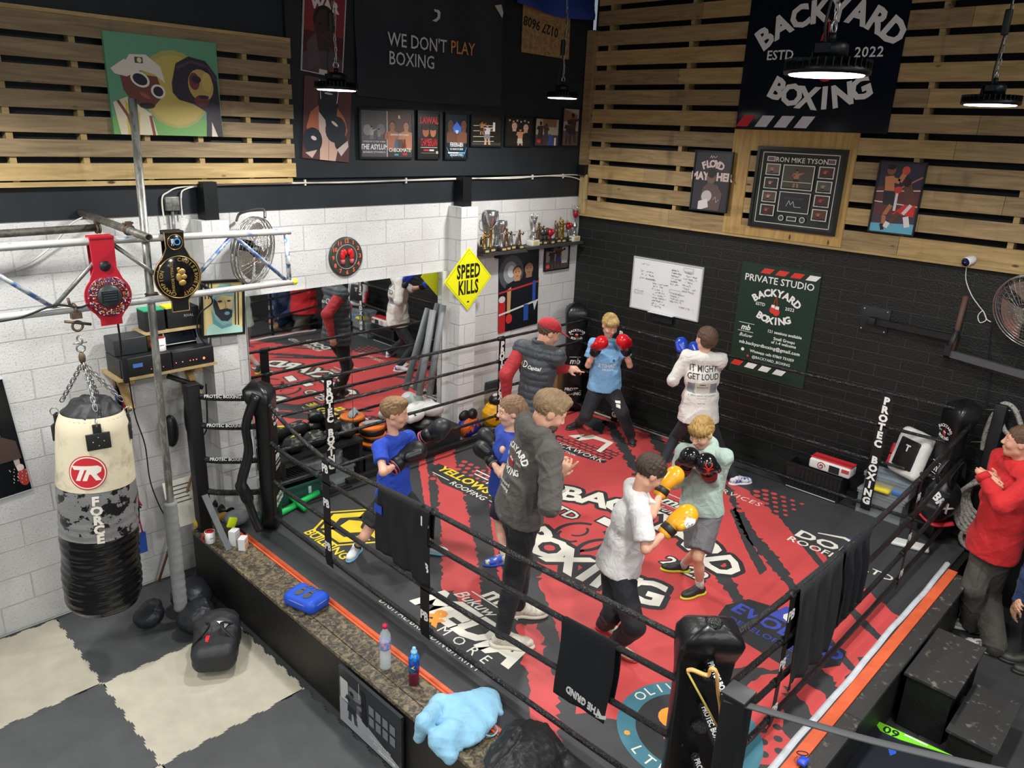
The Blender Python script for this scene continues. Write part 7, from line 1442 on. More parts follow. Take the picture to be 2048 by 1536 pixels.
    # ---- boxing gloves
    if gl:
        for i, (w_, e, gg, sgn) in enumerate(((wr, er, gl[0], 1), (wl, el, gl[1], -1))):
            if not gg: continue
            d = (w_ - e).normalized(); d = (d * 1 + V(gg['d'](face)) * gg.get('dw', .8)).normalized() if 'd' in gg else d; n = gg['n'](face) if 'n' in gg else f; n = (n - d * n.dot(d)).normalized(); x = d.cross(n) * sgn; G = Matrix((x, n, d)).transposed(); z = gg.get('z', 1) * .98; q = lambda a, b_, c: w_ + G @ V((a * z, b_ * z, c * z))
            s1 = SDF(); s1.ell(q(0, .012, .135), (.064 * z, .058 * z, .078 * z), G, .03); s1.ell(q(0, .038, .155), (.058 * z, .045 * z, .052 * z), G, .03); s1.ell(q(0, -.005, .07), (.052 * z, .046 * z, .06 * z), G, .03); s1.cap(q(-.052, .022, .07), q(-.05, .05, .135), .026 * z, .024 * z, .012)
            b = MB(); sput(b, s1, .0065); mats = [mat('glove_' + gg['c'], gg['c'], gg.get('rough', .3), spec=.6)]
            if gg.get('decal'):
                bvh = BVHTree.FromPolygons([V(v) for v in b.v], b.f); d0 = MB(); n0, mm_ = gg['decal'](d0, q, G, z, tw); merge(b, decal(subdiv(d0, .015), bvh, n0, .002, .2), 1); mats += mm_
            go = th.part('boxing_glove', b, mats); b = MB(); c1, c2 = q(0, -.002, -.035), q(0, 0, .06); b.tube([c1, c1.lerp(c2, .15), c2], [.042 * z, .044 * z, .046 * z], 20); b.tube([c1.lerp(c2, .28), c1.lerp(c2, .33), c1.lerp(c2, .72), c1.lerp(c2, .77)], [.045 * z, .049 * z, .049 * z, .045 * z], 20, 1)
            if gg.get('edge'): b.ring(c1, .043 * z, .006, frame(d), 20, 6, 2); b.ring(c1.lerp(c2, .22), .046 * z, .003, frame(d), 20, 6, 2)
            th.part('glove_cuff', b, [mat('glove_' + gg.get('cuff', gg['c']), gg.get('cuff', gg['c']), .4), mat('glove_' + gg.get('strap', gg.get('cuff', gg['c'])), gg.get('strap', gg.get('cuff', gg['c'])), .45), ink(gg.get('edge', 'ffffff'))], go)
    return th
def dec_text(rows, pos, nrm=None, cols=('e4e2de',), horiz=None):
    """lettering on cloth: rows of (text, x, z, size, colour index, bold, sy); pos picks the centre on the body"""
    def fn(b, B):
        O = pos(B); n = nrm(B); n = n.normalized(); u = B['up'] - n * B['up'].dot(n); u.normalize(); x = u.cross(n); F = Matrix((x, u, n)).transposed()
        for rw in rows:
            if rw[0] == '#byb': byb_logo(b, F, O + F @ V((rw[1], rw[2], 0)), rw[3], 0, 1, .0, .04)
            elif rw[0] == '#r': b.prism([(rw[1], rw[2]), (rw[3], rw[2]), (rw[3], rw[4]), (rw[1], rw[4])], F, O, 0, rw[5])
            else: b.text(rw[0], F, O + F @ V((rw[1], rw[2], 0)), rw[3], rw[4] if len(rw) > 4 else 0, rw[5] if len(rw) > 5 else .02, sy=rw[6] if len(rw) > 6 else 1)
        return n, O, [ink(c) for c in cols]
    return fn
GZ = CZ
blk = dict(c='1a1b1c', cuff='1a1b1c', strap='101012', rough=.45)
# 1 boy in the blue T-shirt
person('boy in bright blue T-shirt and black shorts with black gloves, left in the ring', (765, 1112), GZ, 1.40,
    dict(pel=(787, 985, 0), neck=(788, 868, 0), head=(790, 826, 0), t=48, ts=40, hf=(80, -6), rh=(792, 930, .12), re=(770, 948), lh=(852, 872, -.14), le=(838, 900), ra=(712, 1108, -25), rk=(745, 1045), la=(862, 1106, 75), lk=(852, 1055), tilt=0),
    skin='dba68c', hair='8a6a48', hstyle='fade', kid=True, top=dict(name='t_shirt', c='2346b4', sleeve=.62, hem=.05, decal=[dec_text([('#r', .0, -.02, .004, .03, 0), ('#r', .0, .028, .03, .032, 0), ('F', .017, .0, .035, 0, .02)], lambda B: B['ch'] + B['up'] * .05 - B['r'] * .05, lambda B: B['f'])]),
    bot=dict(name='shorts', c='1c1d20', len=.72, g=.02), shoes=dict(c='d9dde0', s='7fc0dc', l='15181c', c2='aeb8bc'), socks='1c1c1e', gl=(dict(blk, d=lambda F: F(60, 55), n=lambda F: F(100), edge='c9607c', z=1.32), dict(blk, c='202122', d=lambda F: F(80, 10), n=lambda F: F(20, 30), edge='c9607c', z=1.18)), seed=1)
# 2 child behind the coach
person('child with tied-back hair and black gloves, mostly hidden behind the coach in the grey hoodie', (1012, 1122), GZ, 1.42,
    dict(pel=(1008, 975, 0), neck=(1018, 861, 0), head=(1022, 822, 0), t=-70, hf=(-78, -4), rh=(992, 895, -.1), re=(1000, 925), lh=(985, 925, .1), le=(1010, 940), ra=(1035, 1105, -60), rk=(1022, 1040), la=(1003, 1128, -75), lk=(998, 1050)),
    skin='dcae96', hair='8c6e52', hstyle='long', kid=True, top=dict(name='t_shirt', c='24409c', sleeve=.7, hem=.06), bot=dict(name='shorts', c='1e2340', len=.85, g=.015), shoes=dict(c='2b4fb8', s='2b4fb8', c2='cfc8a0', vs=18), socks='d8c8b0',
    gl=(dict(blk, d=lambda F: F(-90, 70), n=lambda F: F(-60)), dict(blk, d=lambda F: F(-100, 60), n=lambda F: F(-60), cuff='4a4a4a')), seed=2)
# 3 coach in the grey hoodie
person('bearded coach in dark grey gym hoodie and black trousers raising one finger', (1020, 1268), GZ, 1.82,
    dict(pel=(1040, 1012, 0), neck=(1080, 856, .02), head=(1100, 822, .02), t=118, ts=112, hf=(98, -28), rh=(1112, 948, .10), re=(1098, 990), lh=(1098, 935, -.2), le=(1060, 975), ra=(1012, 1292, 88), rk=(1030, 1140), la=(1042, 1232, 95), lk=(1045, 1115)),
    skin='d3a086', hair='94795a', hstyle='fade', beard='5c4230', wide=1.02, hbody=.0075, top=dict(name='hoodie', c='56524e', sleeve=1.88, hem=.07, hood=True, g=.024, fold=.010, rib=True, decal=[dec_text([('#byb', 0, .0, .125), ('@backyard', -.01, -.165, .035, 0, .02), ('boxing', .02, -.2, .035, 0, .02)], lambda B: B['ch'] + B['up'] * .0 - B['f'] * .1 - B['r'] * .03, lambda B: -B['f'] - B['r'] * .12, ('e4e0da', 'b5262c'))]),
    bot=dict(name='trousers', c='1b1c20', g=.02, fold=.009), shoes=dict(c='d8d0c0', s='ded6c6', c2='bdb4a2', vs=30), hand_r=dict(d=lambda F: F(75, 48), n=lambda F: F(165, 20), curl=(.05, .75, 1.0, 1.1), thumb=.5), hand_l=dict(d=lambda F: F(60, 50), n=lambda F: F(60, -20), curl=(.3, .4, .5, .5)), seed=3)
# 4 coach in red cap
person('coach in red cap and grey padded gilet over red sleeves, pointing, back turned', (1078, 985), GZ, 1.72,
    dict(pel=(1068, 815, 0), neck=(1080, 690, 0), head=(1098, 665, 0), t=135, ts=150, hf=(108, -20), rh=(1135, 738, .02), re=(1112, 748), lh=(1013, 800, .02), le=(1008, 760), ra=(1095, 985, 110), rk=(1090, 900), la=(1055, 990, 140), lk=(1055, 900)),
    skin='cf9a82', hair='5a4434', hstyle='short', cap_='a8262c', top=dict(name='gilet', c='3a3f44', wx=.015, sleeve=0, hem=.10, g=.034, collar=True, quilt=True, fold=.006, rough=.55, undersleeve='a42a30', decal=[dec_text([('F', -.14, .0, .085, 0, .0), ('X', -.085, .0, .06, 1, .0), ('D', -.025, -.0, .085, 0, .0), ('Capital', .075, -.012, .042, 0, .01)], lambda B: B['ch'] + B['up'] * .07 - B['f'] * .1, lambda B: -B['f'], ('e0e0da', 'b89a4a'))]),
    bot=dict(name='trousers', c='17181b', g=.008), shoes=dict(c='2a2b2d', s='d8d8d2'), socks='d8d8d4', hand_r=dict(d=lambda F: F(85, 5), n=lambda F: F(180, -60), curl=(.1, .7, .9, 1.0)), seed=4)
# 5 boy in light blue football shirt
person('fair-haired boy in light blue football shirt with red gloves in the far corner', (1205, 868), GZ, 1.46,
    dict(pel=(1208, 772, 0), neck=(1217, 678, 0), head=(1220, 651, .03), t=12, hf=(28, -22), rh=(1190, 703, .16), re=(1176, 728), lh=(1252, 702, .16), le=(1258, 728), ra=(1153, 856, -50), rk=(1180, 812), la=(1262, 884, 8), lk=(1243, 822)),
    skin='dca88e', hair='c2a468', hstyle='fringe', kid=True, bald_r='8a6c3c', top=dict(name='football_shirt', c='7fb2dc', sleeve=.62, hem=.05, wx=.05, dy=.03, g=.02, fold=.007, decal=[dec_text([('ETIHAD', -.005, .0, .058, 0, .01), ('AIRWAYS', 0, -.045, .03, 0, .01), ('#r', .045, .055, .07, .08, 1)], lambda B: B['ch'] - B['up'] * .06 + B['f'] * .1, lambda B: B['f'], ('e8eef2', '31507c'))]),
    bot=dict(name='trousers', c='1d1f25', g=.028, decal=[dec_text([('#r', -.028, .0, .028, .022, 0), ('#r', -.02, -.04, .02, -.008, 0)], lambda B: B['hpL'].lerp(B['kl'], .45), lambda B: B['f'], ('dcd8cc',))]), shoes=dict(c='2e2d2b', s='3a3836', l='1a1a1a'), socks='e0ded8',
    gl=(dict(c='c4161f', cuff='17181a', strap='17181a', d=lambda F: F(40, 50), n=lambda F: F(20, 20), rough=.2, z=1.2), dict(c='c4161f', cuff='17181a', strap='17181a', d=lambda F: F(-40, 50), n=lambda F: F(10, 20), rough=.2, z=1.2)), seed=5)
# 6 boy in white T-shirt, back turned
person('boy in loose white IT MIGHT GET LOUD T-shirt seen from behind with blue gloves', (1385, 950), GZ, 1.56,
    dict(pel=(1397, 832, 0), neck=(1408, 704, 0), head=(1412, 678, 0), t=188, ts=178, hf=(222, 2), rh=(1398, 716, -.34), re=(1452, 768), lh=(1362, 716, -.06), le=(1350, 752), ra=(1474, 968, 120), rk=(1438, 895), la=(1318, 942, 205), lk=(1342, 888)),
    skin='dcae94', hair='5e4636', hstyle='bob', kid=True, hk=.94, wide=.93, top=dict(name='t_shirt', c='ddd9d2', sleeve=1.12, hem=.05, wx=.055, dy=.04, g=.026, fold=.010, flare=1.12, decal=[dec_text([('IT MIGHT', 0, .1, .062, 0, .012, 1.35), ('GET LOUD', 0, .025, .062, 0, .012, 1.35), ('#r', -.14, -.14, -.075, -.04, 1), ('#r', .075, -.14, .14, -.04, 1), ('#r', -.072, -.14, .072, -.035, 2), ('#r', -.055, -.09, .055, -.075, 1), ('#r', -.03, -.06, .03, -.05, 0), ('A NEW VISION OF SOUND', 0, -.165, .022, 1, .0), ('STEREO SYSTEMS', 0, -.19, .012, 1, .0), ('SINCE 1985', 0, -.24, .014, 1, .0)], lambda B: B['ch'] + B['up'] * .02 - B['f'] * .12, lambda B: -B['f'], ('2c2c2c', '7d8288', 'b8b4a8'))]),
    bot=dict(name='leggings', c='23272e', g=.010, fold=.003), shoes=dict(c='e0e2e4', s='e6e6e6', c2='2746b0', vs=9), gl=(dict(c='1d3fae', cuff='17181a', d=lambda F: F(180, 55)), dict(c='1d3fae', cuff='17181a', strap='222222', d=lambda F: F(200, 60), n=lambda F: F(-100), rough=.2)), seed=6)
def spider(b, q, G, z, tw):
    O = q(0, .06, .125); n = tw + V((0, 0, .35)); n.normalize(); x = V((0, 0, 1)).cross(n).normalized(); F = Matrix((x, n.cross(x), n)).transposed()
    for k in range(8):
        s_ = -1 if k < 4 else 1; j = k % 4; y = .03 - .02 * j; P = [V((0, y * .5, 0)), V((s_ * .022, y + (.012 if j < 2 else -.012), 0)), V((s_ * (.018 if j in (0, 3) else .034), y * 2.2, 0))]
        for a, c in zip(P[:-1], P[1:]): d = (c - a).normalized(); m = V((-d.y, d.x, 0)) * .0032; b.prism([(v.x, v.y) for v in (a - m, c - m, c + m, a + m)], F, O, 0, 0)
    b.prism([(.009 * math.cos(t), .026 * math.sin(t)) for t in [k * PI / 6 for k in range(12)]], F, O, 0, 0); return n, [ink('d8341f')]
# 7 boy in mint hoodie
g7 = dict(c='141416', cuff='141416', strap='8a1c18', rough=.15)
person('boy in pale mint hoodie and grey shorts holding black spider-print gloves at his chin', (1378, 1168), GZ, 1.42,
    dict(pel=(1403, 1015, 0), neck=(1408, 893, 0), head=(1403, 866, .05), t=-18, ts=-12, hf=(-32, -24), rh=(1368, 938, .14), re=(1352, 962), lh=(1419, 950, .16), le=(1424, 988), ra=(1358, 1142, -78), rk=(1393, 1098), la=(1393, 1190, -48), lk=(1397, 1110)),
    skin='dca88c', hair='b89458', hstyle='fringe', kid=True, bald_r='84642f', hk=.96, top=dict(name='hoodie', c='a8bcb0', sleeve=1.92, hem=.03, g=.022, hood=True, pocket=True, fold=.008, rib=True), bot=dict(name='shorts', c='6c6b6e', len=.86, g=.02), shoes=dict(c='2c2c2a', s='cfcf3a'), socks='b8b6b4',
    gl=(dict(g7, d=lambda F: F(20, 75), n=lambda F: F(10), z=1.15), dict(g7, d=lambda F: F(-20, 70), n=lambda F: F(0, 20), decal=spider, z=1.22)), seed=7)
# 8 boy in white T-shirt with yellow gloves
def shield(b, q, G, z, tw):
    O = q(0, .02, .15); n = tw; x = V((0, 0, 1)).cross(n).normalized(); F = Matrix((x, n.cross(x), n)).transposed() @ Matrix.Rotation(-.25, 3, 'Z'); O = O + x * .015 - V((0, 0, .02)); b.prism([(-.03, .035), (.03, .035), (.032, 0), (0, -.04), (-.032, 0)], F, O, 0, 0); b.text('FLY', F, O, .026, 1, .05); return n, [ink('e8e6e0'), ink('1a1a1a')]
gy = dict(c='e2a020', cuff='e2a020', strap='26221c', rough=.22)
person('boy in white T-shirt and black tracksuit bottoms with golden yellow gloves, back turned', (1232, 1282), GZ, 1.42,
    dict(pel=(1237, 1125, 0), neck=(1277, 979, .0), head=(1300, 945, .0), t=112, ts=100, hf=(112, -32), rh=(1334, 1062, .10), re=(1292, 1098), lh=(1322, 985, -.16), le=(1300, 1030), ra=(1236, 1306, 60), rk=(1264, 1225), la=(1214, 1264, 70), lk=(1228, 1200)),
    skin='d9a388', hair='43342a', hstyle='short', kid=True, top=dict(name='t_shirt', c='d9d6d4', sleeve=.8, hem=.05, wx=.035, dy=.035, g=.022, fold=.009), bot=dict(name='tracksuit_bottoms', c='17181d', g=.026, fold=.008), shoes=dict(c='d8cdb2', s='a8282c'),
    gl=(dict(gy, d=lambda F: F(60, 65), n=lambda F: F(110, 10), decal=shield, z=1.1), dict(gy, d=lambda F: F(60, 60), n=lambda F: F(120))), seed=8)
# 9 man in red hoodie outside the ring
person('man in red hoodie and dark work trousers standing with crossed arms right of the ring', (1958, 1268), 0, 1.80,
    dict(pel=(1990, 1082, 0), neck=(2042, 920, 0), head=(2040, 884, .02), t=-62, ts=-50, hf=(-82, 4), rh=(1990, 958, .10), re=(1968, 1012), lh=(1962, 946, .22), le=(2035, 1030), ra=(1932, 1258, -80), rk=(1945, 1180), la=(1975, 1304, -82), lk=(1985, 1195)),
    skin='d09a80', hair='5c432e', hstyle='short', wide=1.05, hbody=.0075, top=dict(name='hoodie', c='c22226', sleeve=1.86, hem=.10, wx=.05, dy=.05, hood=True, g=.026, fold=.012, rib=True, pocket=True, decal=[dec_text([('MCI', 0, 0, .045, 0, .03)], lambda B: B['ch'] + B['up'] * .06 - B['r'] * .06 + B['f'] * .1, lambda B: B['f'], ('e6d8d4',))]),
    bot=dict(name='work_trousers', c='45413c', g=.036, fold=.014, flare=1.3, len=1.97), shoes=dict(c='b4b0a6', s='c9c4b8', c2='4c4c50', l='d8d8d4', vs=20), hand_r=dict(d=lambda F: F(-50, 20), n=lambda F: F(-150, 20), curl=(.2, .25, .3, .35)), hand_l=dict(d=lambda F: F(70, -18), n=lambda F: F(180, -30), curl=(.15, .18, .2, .25), thumb=.3), seed=9)
# ================================================================== KIT BETWEEN THE RING AND THE MIRROR
clear = mat('clear_plastic', 'b9c0c2', .15, alpha=.22); cleard = mat('smoky_plastic', '3f4648', .15, alpha=.75); blv = mat('black_pad_leather', '18191b', .38, var=.3, vs=12, bump=.2, bs=40); orl = mat('orange_leather', 'e0701c', .4, var=.15, vs=9); whl = mat('white_leather', 'd5d5d2', .4, var=.12, vs=9); rdl = mat('red_leather_kit', 'c42a34', .4)
t = Th('bench', (-2.75, -.18, CZ), 'low black bench against the mirror with a smoky front panel, covered in pads', 'bench'); BZ = .72
b = MB(); b.bb((-3.46, -.335, BZ - .03), (-2.2, -.035, BZ)); t.part('top', b, mat('bench_black', '1e1f20', .4, var=.3, vs=8)); b = MB(); b.bb((-3.45, -.33, CZ + .001), (-2.2, -.322, BZ - .03)); t.part('front_panel', b, mat('dark_gloss_panel', '2f3133', .18, var=.3, vs=3))
for x in (-3.42, -2.24): b = MB(); b.bb((x - .02, -.32, CZ), (x + .02, -.04, BZ - .03)); t.part('leg', b, blackp)
b = MB(); b.bb((-3.7, -.40, CZ), (-.9, -.34, CZ + .05)); b.bb((-4.5, -.46, CZ), (-3.7, -.41, CZ + .02)); one('skirting_plank', b, mat('plank_dark', '2a2a29', .45, var=.4, vs=10), 'long low black plank along the canvas edge under the mirror', 'plank')
def lump(name, px, z, rad, m, label, cat, group=None, yaw=0, extra=None, h=.009, fold=.004, seed=0, tilt=0, off=0, parts=None):
    c = oZ(px[0], px[1], z + rad[2] * .5) if len(px) == 2 else V(px); c.z = z + rad[2] * .93; R = Matrix.Rotation(math.radians(yaw), 3, 'Z') @ Matrix.Rotation(math.radians(tilt), 3, 'X')
    t = Th(name, (c.x, c.y, z), label, cat, group); sd = SDF(); sd.ell(c, rad, R, .02)
    for e in (extra or []):
        if e[0] == 'e': sd.ell(c + R @ V(e[1]), e[2], R, .02)
        elif e[0] == 'c': sd.cap(c + R @ V(e[1]), c + R @ V(e[2]), e[3], e[3], .02)
    sd.disp = folds(seed, fold, 18, 45); sd.half((c.x, c.y, z + .001), (0, 0, -1)); b = MB(); sput(b, sd, h); t.part('body', b, m)
    for p in (parts or []):
        b = MB(); C0 = c + R @ V(p[1])
        if p[0] == 'text': b.text(p[2], R @ frame((0, 0, 1), (1, 0, 0)), C0, p[3], 0, .03)
        elif p[0] == 'disc': b.ell(C0, p[2], R, 20)
        elif p[0] == 'strap': b.tube(sm_path([C0 + R @ V(q) for q in p[2]]), p[4], 8, sx=.4)
        t.part(p[-1], b, p[3] if p[0] in ('disc', 'strap') else p[4])
    return t
HZ = .90; G = lambda u, v: oY(u, v, -.18)
t = Th('bench', (-3.95, -.18, CZ), 'taller black stand left of the bench, holding the black focus pads', 'stand'); b = MB(); b.bb((-4.36, -.335, HZ - .03), (-3.47, -.035, HZ)); t.part('top', b, MC['bench_black'])
for x in (-4.33, -3.5): b = MB(); b.bb((x - .02, -.33, CZ), (x + .02, -.04, HZ - .03)); t.part('leg', b, blackp)
pads = [((-4.13, HZ), (.12, .09, .075), blv, 'black focus pad with yellow tab at the left end of the stand', 20, [('disc', (.02, .0, .07), (.07, .03, .012), ink('cfc12a'), 'yellow_tab')]),
        ((-3.91, HZ), (.12, .10, .07), blv, 'glossy black curved pad with gold script near the lettered strap', 0, [('text', (0, 0, .072), 'Rival', .06, ink('b8923a'), 'script')]),
        ((-3.74, HZ), (.09, .08, .05), blv, 'black pad with orange panel behind the lettered strap', -20, [('disc', (0, 0, .045), (.06, .05, .012), ink('d9702a'), 'orange_panel')]),
        ((-3.57, HZ), (.10, .10, .07), blv, 'black mitt with small pale label, right end of the stand', -10, [('disc', (.03, -.02, .065), (.03, .016, .008), ink('b0a8a8'), 'label_patch')]),
        ((-3.70, HZ + .09), (.08, .06, .05), blv, 'black leather mitt on top of the other pads', 10, None)]
for i, (px, rad, m, lb, yw, pp) in enumerate(pads): lump('focus_pad', (px[0], -.18, 0), px[1], rad, m, lb, 'pad', 'pads piled on the stand', yw, [('e', (0, .03, .02), (rad[0] * .8, rad[1] * .6, rad[2] * .8)), ('c', (-.05, -.02, rad[2] * .8), (.05, -.02, rad[2] * .8), .022)], seed=i + 40, parts=pp)
def roundpad(px, z, R0, label, glove=False, hgt=.07):
    c = V((px, -.19, z)); t = Th('round_pad', c, label, 'pad', 'round orange and black pads'); b = MB(); b.lathe(c, [(0, 0), (R0 * .92, 0), (R0, .012), (R0, hgt * .65), (R0 * .96, hgt * .7)], n=32); t.part('black_side', b, blv); b = MB(); b.lathe(c, [(R0 * .99, hgt * .66), (R0 * .97, hgt * .95), (R0 * .85, hgt), (0, hgt)], n=32); t.part('orange_face', b, orl)
    b = MB(); b.text('BOX', frame((0, 0, 1), (.7, -.7, 0)), c + V((0, 0, hgt + .001)), .05, 0, .02); t.part('print', b, ink('c05a14')); return c
roundpad(-3.28, BZ + .001, .13, 'lowest orange and black round pad on the bench'); roundpad(-3.25, BZ + .073, .125, 'middle orange and black round pad of the stack')
cg = roundpad(-3.27, BZ + .145, .13, 'top orange round pad of the stack carrying a grey glove', hgt=.09)
gs = SDF(); g0 = cg + V((-.0, 0, .098)); hand(gs, g0 + V((.06, -.05, .012)), V((-.75, .66, 0)), V((0, 0, -1)), 1.05, (.1, .1, .1, .15), 1); b = MB(); sput(b, gs, .005); one('grey_glove', b, mat('grey_knit', '8c8c90', .7), 'grey fingerless glove lying on the top orange round pad', 'glove')
for i, (px, rad, lb, yw) in enumerate((((-3.05, -.15, 0), (.07, .05, .05), 'left red and black sparring glove by the mirror', 30), ((-2.92, -.13, 0), (.07, .05, .05), 'right red and black sparring glove by the mirror', -20))):
    lump('red_glove', px, BZ, rad, rdl, lb, 'glove', 'red and black gloves', yw, [('c', (-.08, 0, 0), (-.02, 0, 0), .035)], seed=i + 60, parts=[('disc', (.0, 0, .035), (.05, .02, .02), blv, 'black_panel')])
for i, (px, z, rad, lb, yw) in enumerate((((-2.82, -.12, 0), BZ + .10, (.14, .07, .07), 'white boxing glove at the mirror end of the pile', 30), ((-2.62, -.10, 0), BZ + .16, (.14, .07, .075), 'white boxing glove leaning on the mirror', -10), ((-2.48, -.12, 0), BZ + .15, (.13, .08, .08), 'white boxing glove standing up in the heap', 60), ((-2.74, -.22, 0), BZ + .15, (.14, .07, .06), 'white and black glove lying across the front of the heap', 15), ((-2.52, -.22, 0), BZ + .155, (.13, .09, .08), 'rightmost white glove on the black pad', -40))):
    lump('white_glove', px, z, rad, whl, lb, 'glove', 'white gloves heaped on the bench', yw, [('c', (-.1, 0, -.01), (-.03, 0, 0), .045), ('c', (.0, .05, 0), (.08, .06, .01), .028)], seed=i + 70, parts=[('strap', (-.06, 0, .05), [(0, -.05, -.02), (0, 0, .01), (0, .05, -.02)], blv, .014, 'black_strap')] if i != 1 else None)
lump('thai_pad', (-2.56, -.18, 0), BZ, (.2, .14, .08), blv, 'big black curved thai pad at the right end of the bench', 'pad', None, 0, [('e', (0, 0, .03), (.14, .1, .06))], seed=80); lump('mitt', (-2.86, -.2, 0), BZ, (.13, .08, .06), blv, 'black mitt under the white gloves, behind the boy\'s shoulder', 'pad', None, 20, seed=81)
def bin_(name, x0, x1, y0, y1, z0, z1, label, m, lid=None, inside=None):
    t = Th(name, ((x0 + x1) / 2, (y0 + y1) / 2, z0), label, 'box'); b = MB(); w = .006
    b.bb((x0, y0, z0), (x1, y0 + w, z1)); b.bb((x0, y1 - w, z0), (x1, y1, z1)); b.bb((x0, y0 + w, z0), (x0 + w, y1 - w, z1)); b.bb((x1 - w, y0 + w, z0), (x1, y1 - w, z1)); b.bb((x0 + w, y0 + w, z0), (x1 - w, y1 - w, z0 + w)); t.part('tub', b, m)
    b = MB(); b.bb((x0 - .012, y0 - .012, z1 - .018), (x1 + .012, y0, z1)); b.bb((x0 - .012, y1, z1 - .018), (x1 + .012, y1 + .012, z1)); b.bb((x0 - .012, y0, z1 - .018), (x0, y1, z1)); b.bb((x1, y0, z1 - .018), (x1 + .012, y1, z1)); t.part('rim', b, m)
    if lid: b = MB(); b.rbox(((x0 + x1) / 2, (y0 + y1) / 2, z1 + .012), (x1 - x0 + .03, y1 - y0 + .03, .022), .006); t.part('lid', b, lid)
    return t
t = bin_('storage_box', -4.42, -4.0, -.40, -.06, CZ + .001, CZ + .17, 'clear green-tinted tub under a ridged dark tray, by the left corner', mat('green_tint', '2f5a52', .15, alpha=.8)); b = MB(); b.rbox((-4.12, -.402, CZ + .09), (.03, .004, .07), .001); t.part('label', b, ink('b8ccd4'))
b = MB(); b.box((-4.21, -.23, CZ + .20), (.44, .36, .012), Matrix.Rotation(-.12, 3, 'X'))
for k in range(12): b.box((-4.40 + .035 * k, -.23, CZ + .212), (.012, .34, .01), Matrix.Rotation(-.12, 3, 'X'))
one('ridged_tray', b, mat('tray_dark', '33383a', .35), 'ridged dark plastic tray lying on the green-tinted tub', 'tray')
bin_('storage_box', -3.93, -3.58, -.32, -.08, CZ + .001, CZ + .16, 'clear tub pushed under the left end of the bench', clear); 
grn = mat('green_foam', '27c060', .5); 
for (a, c, lb) in (((oZ(545, 1035, .53)), (oZ(637, 985, .53)), 'green foam roller lying along the canvas by the left corner'), (oZ(560, 975, .60), oZ(612, 1018, .54), 'green foam roller crossing on top of the other')):
    a, c = V(a), V(c); d = (c - a).normalized(); t = Th('foam_roller', (a + c) / 2, lb, 'foam roller', 'green foam rollers'); b = MB(); b.tube([a, a + d * .015, c - d * .015, c], [.024, .029, .029, .024], 16); t.part('foam', b, grn); b = MB(); b.tube([a - d * .05, a - d * .001], [.03, .027], 12); t.part('end_collar', b, ink('c9ccc8'))
b = MB(); 
def bagcloth(px, z, rad, m, label, seed, parts=None, name='carrier_bag', cat='bag', yaw=0): return lump(name, px, z, rad, m, label, cat, None, yaw, [('e', (0, .0, rad[2] * .4), (rad[0] * .7, rad[1] * .8, rad[2] * .8))], seed=seed, fold=.016, h=.009, parts=parts)
t = bagcloth((-1.98, -.2, 0), CZ + .002, (.17, .12, .12), patches('bag_orange_blue', '2b2f86', 'e06a24', 3.2, .48, .5, .45), 'orange and blue shiny bag on the ring edge beside the pillar', 90); 
for i, (o, lb) in enumerate((((-2.03, -.2, 0), 'left black boxing glove stuffed on the orange and blue bag'), ((-1.93, -.22, 0), 'right black boxing glove stuffed on the orange and blue bag'))): lump('boxing_glove_spare', o, CZ + .19, (.085, .06, .065), blv, lb, 'glove', 'black gloves on the orange bag', 30 * i, [('c', (.06, 0, -.02), (.1, 0, -.04), .03)], seed=92 + i)
bagcloth((-1.55, -.2, 0), CZ + .002, (.17, .13, .16), patches('bag_yellow_red', 'f0b41a', 'd8402a', 2.6, .36, .38, .4), 'yellow and red plastic bag leaning on the white wall', 95); lump('head_guard', (-1.56, -.22, 0), CZ + .27, (.09, .08, .07), blv, 'black head guard poking out of the yellow bag', 'head guard', seed=96, parts=[('disc', (0, 0, .06), (.05, .03, .02), ink('c8c4b8'), 'pale_panel')])
for i, (u0, u1) in enumerate(((886, 856), (866, 836))):
    a, c = oY(u0, 610 + 10 * i, -.06), oY(u1, 790, -.12); a = V((a.x, -.06, a.z)); t = Th('foam_tube', (c.x, c.y, .6), ('right' if i == 0 else 'left') + ' grey foam tube standing against the mirror edge', 'foam tube', 'grey foam tubes'); b = MB(); b.tube([a, V((c.x, -.14, max(c.z, BZ + .02)))], .036, 16); t.part('tube', b, mat('tube_grey', '76797b', .5))
b = MB(); b.box(oY(1110, 740, -.13), (.17, .24, .50)); one('cardboard_box', b, mat('cardboard', '8c6a42', .75, var=.2, vs=6), 'brown cardboard box in the corner behind the coach in the cap', 'box')
t = Th('shelf_item', oY(985, 772, -.08), 'small black picture lying low on the white wall by the red sleeve', 'picture'); b = MB(); b.rbox(oY(985, 772, -.04), (.2, .05, .12), .005); t.part('panel', b, ink('2c2c30'))
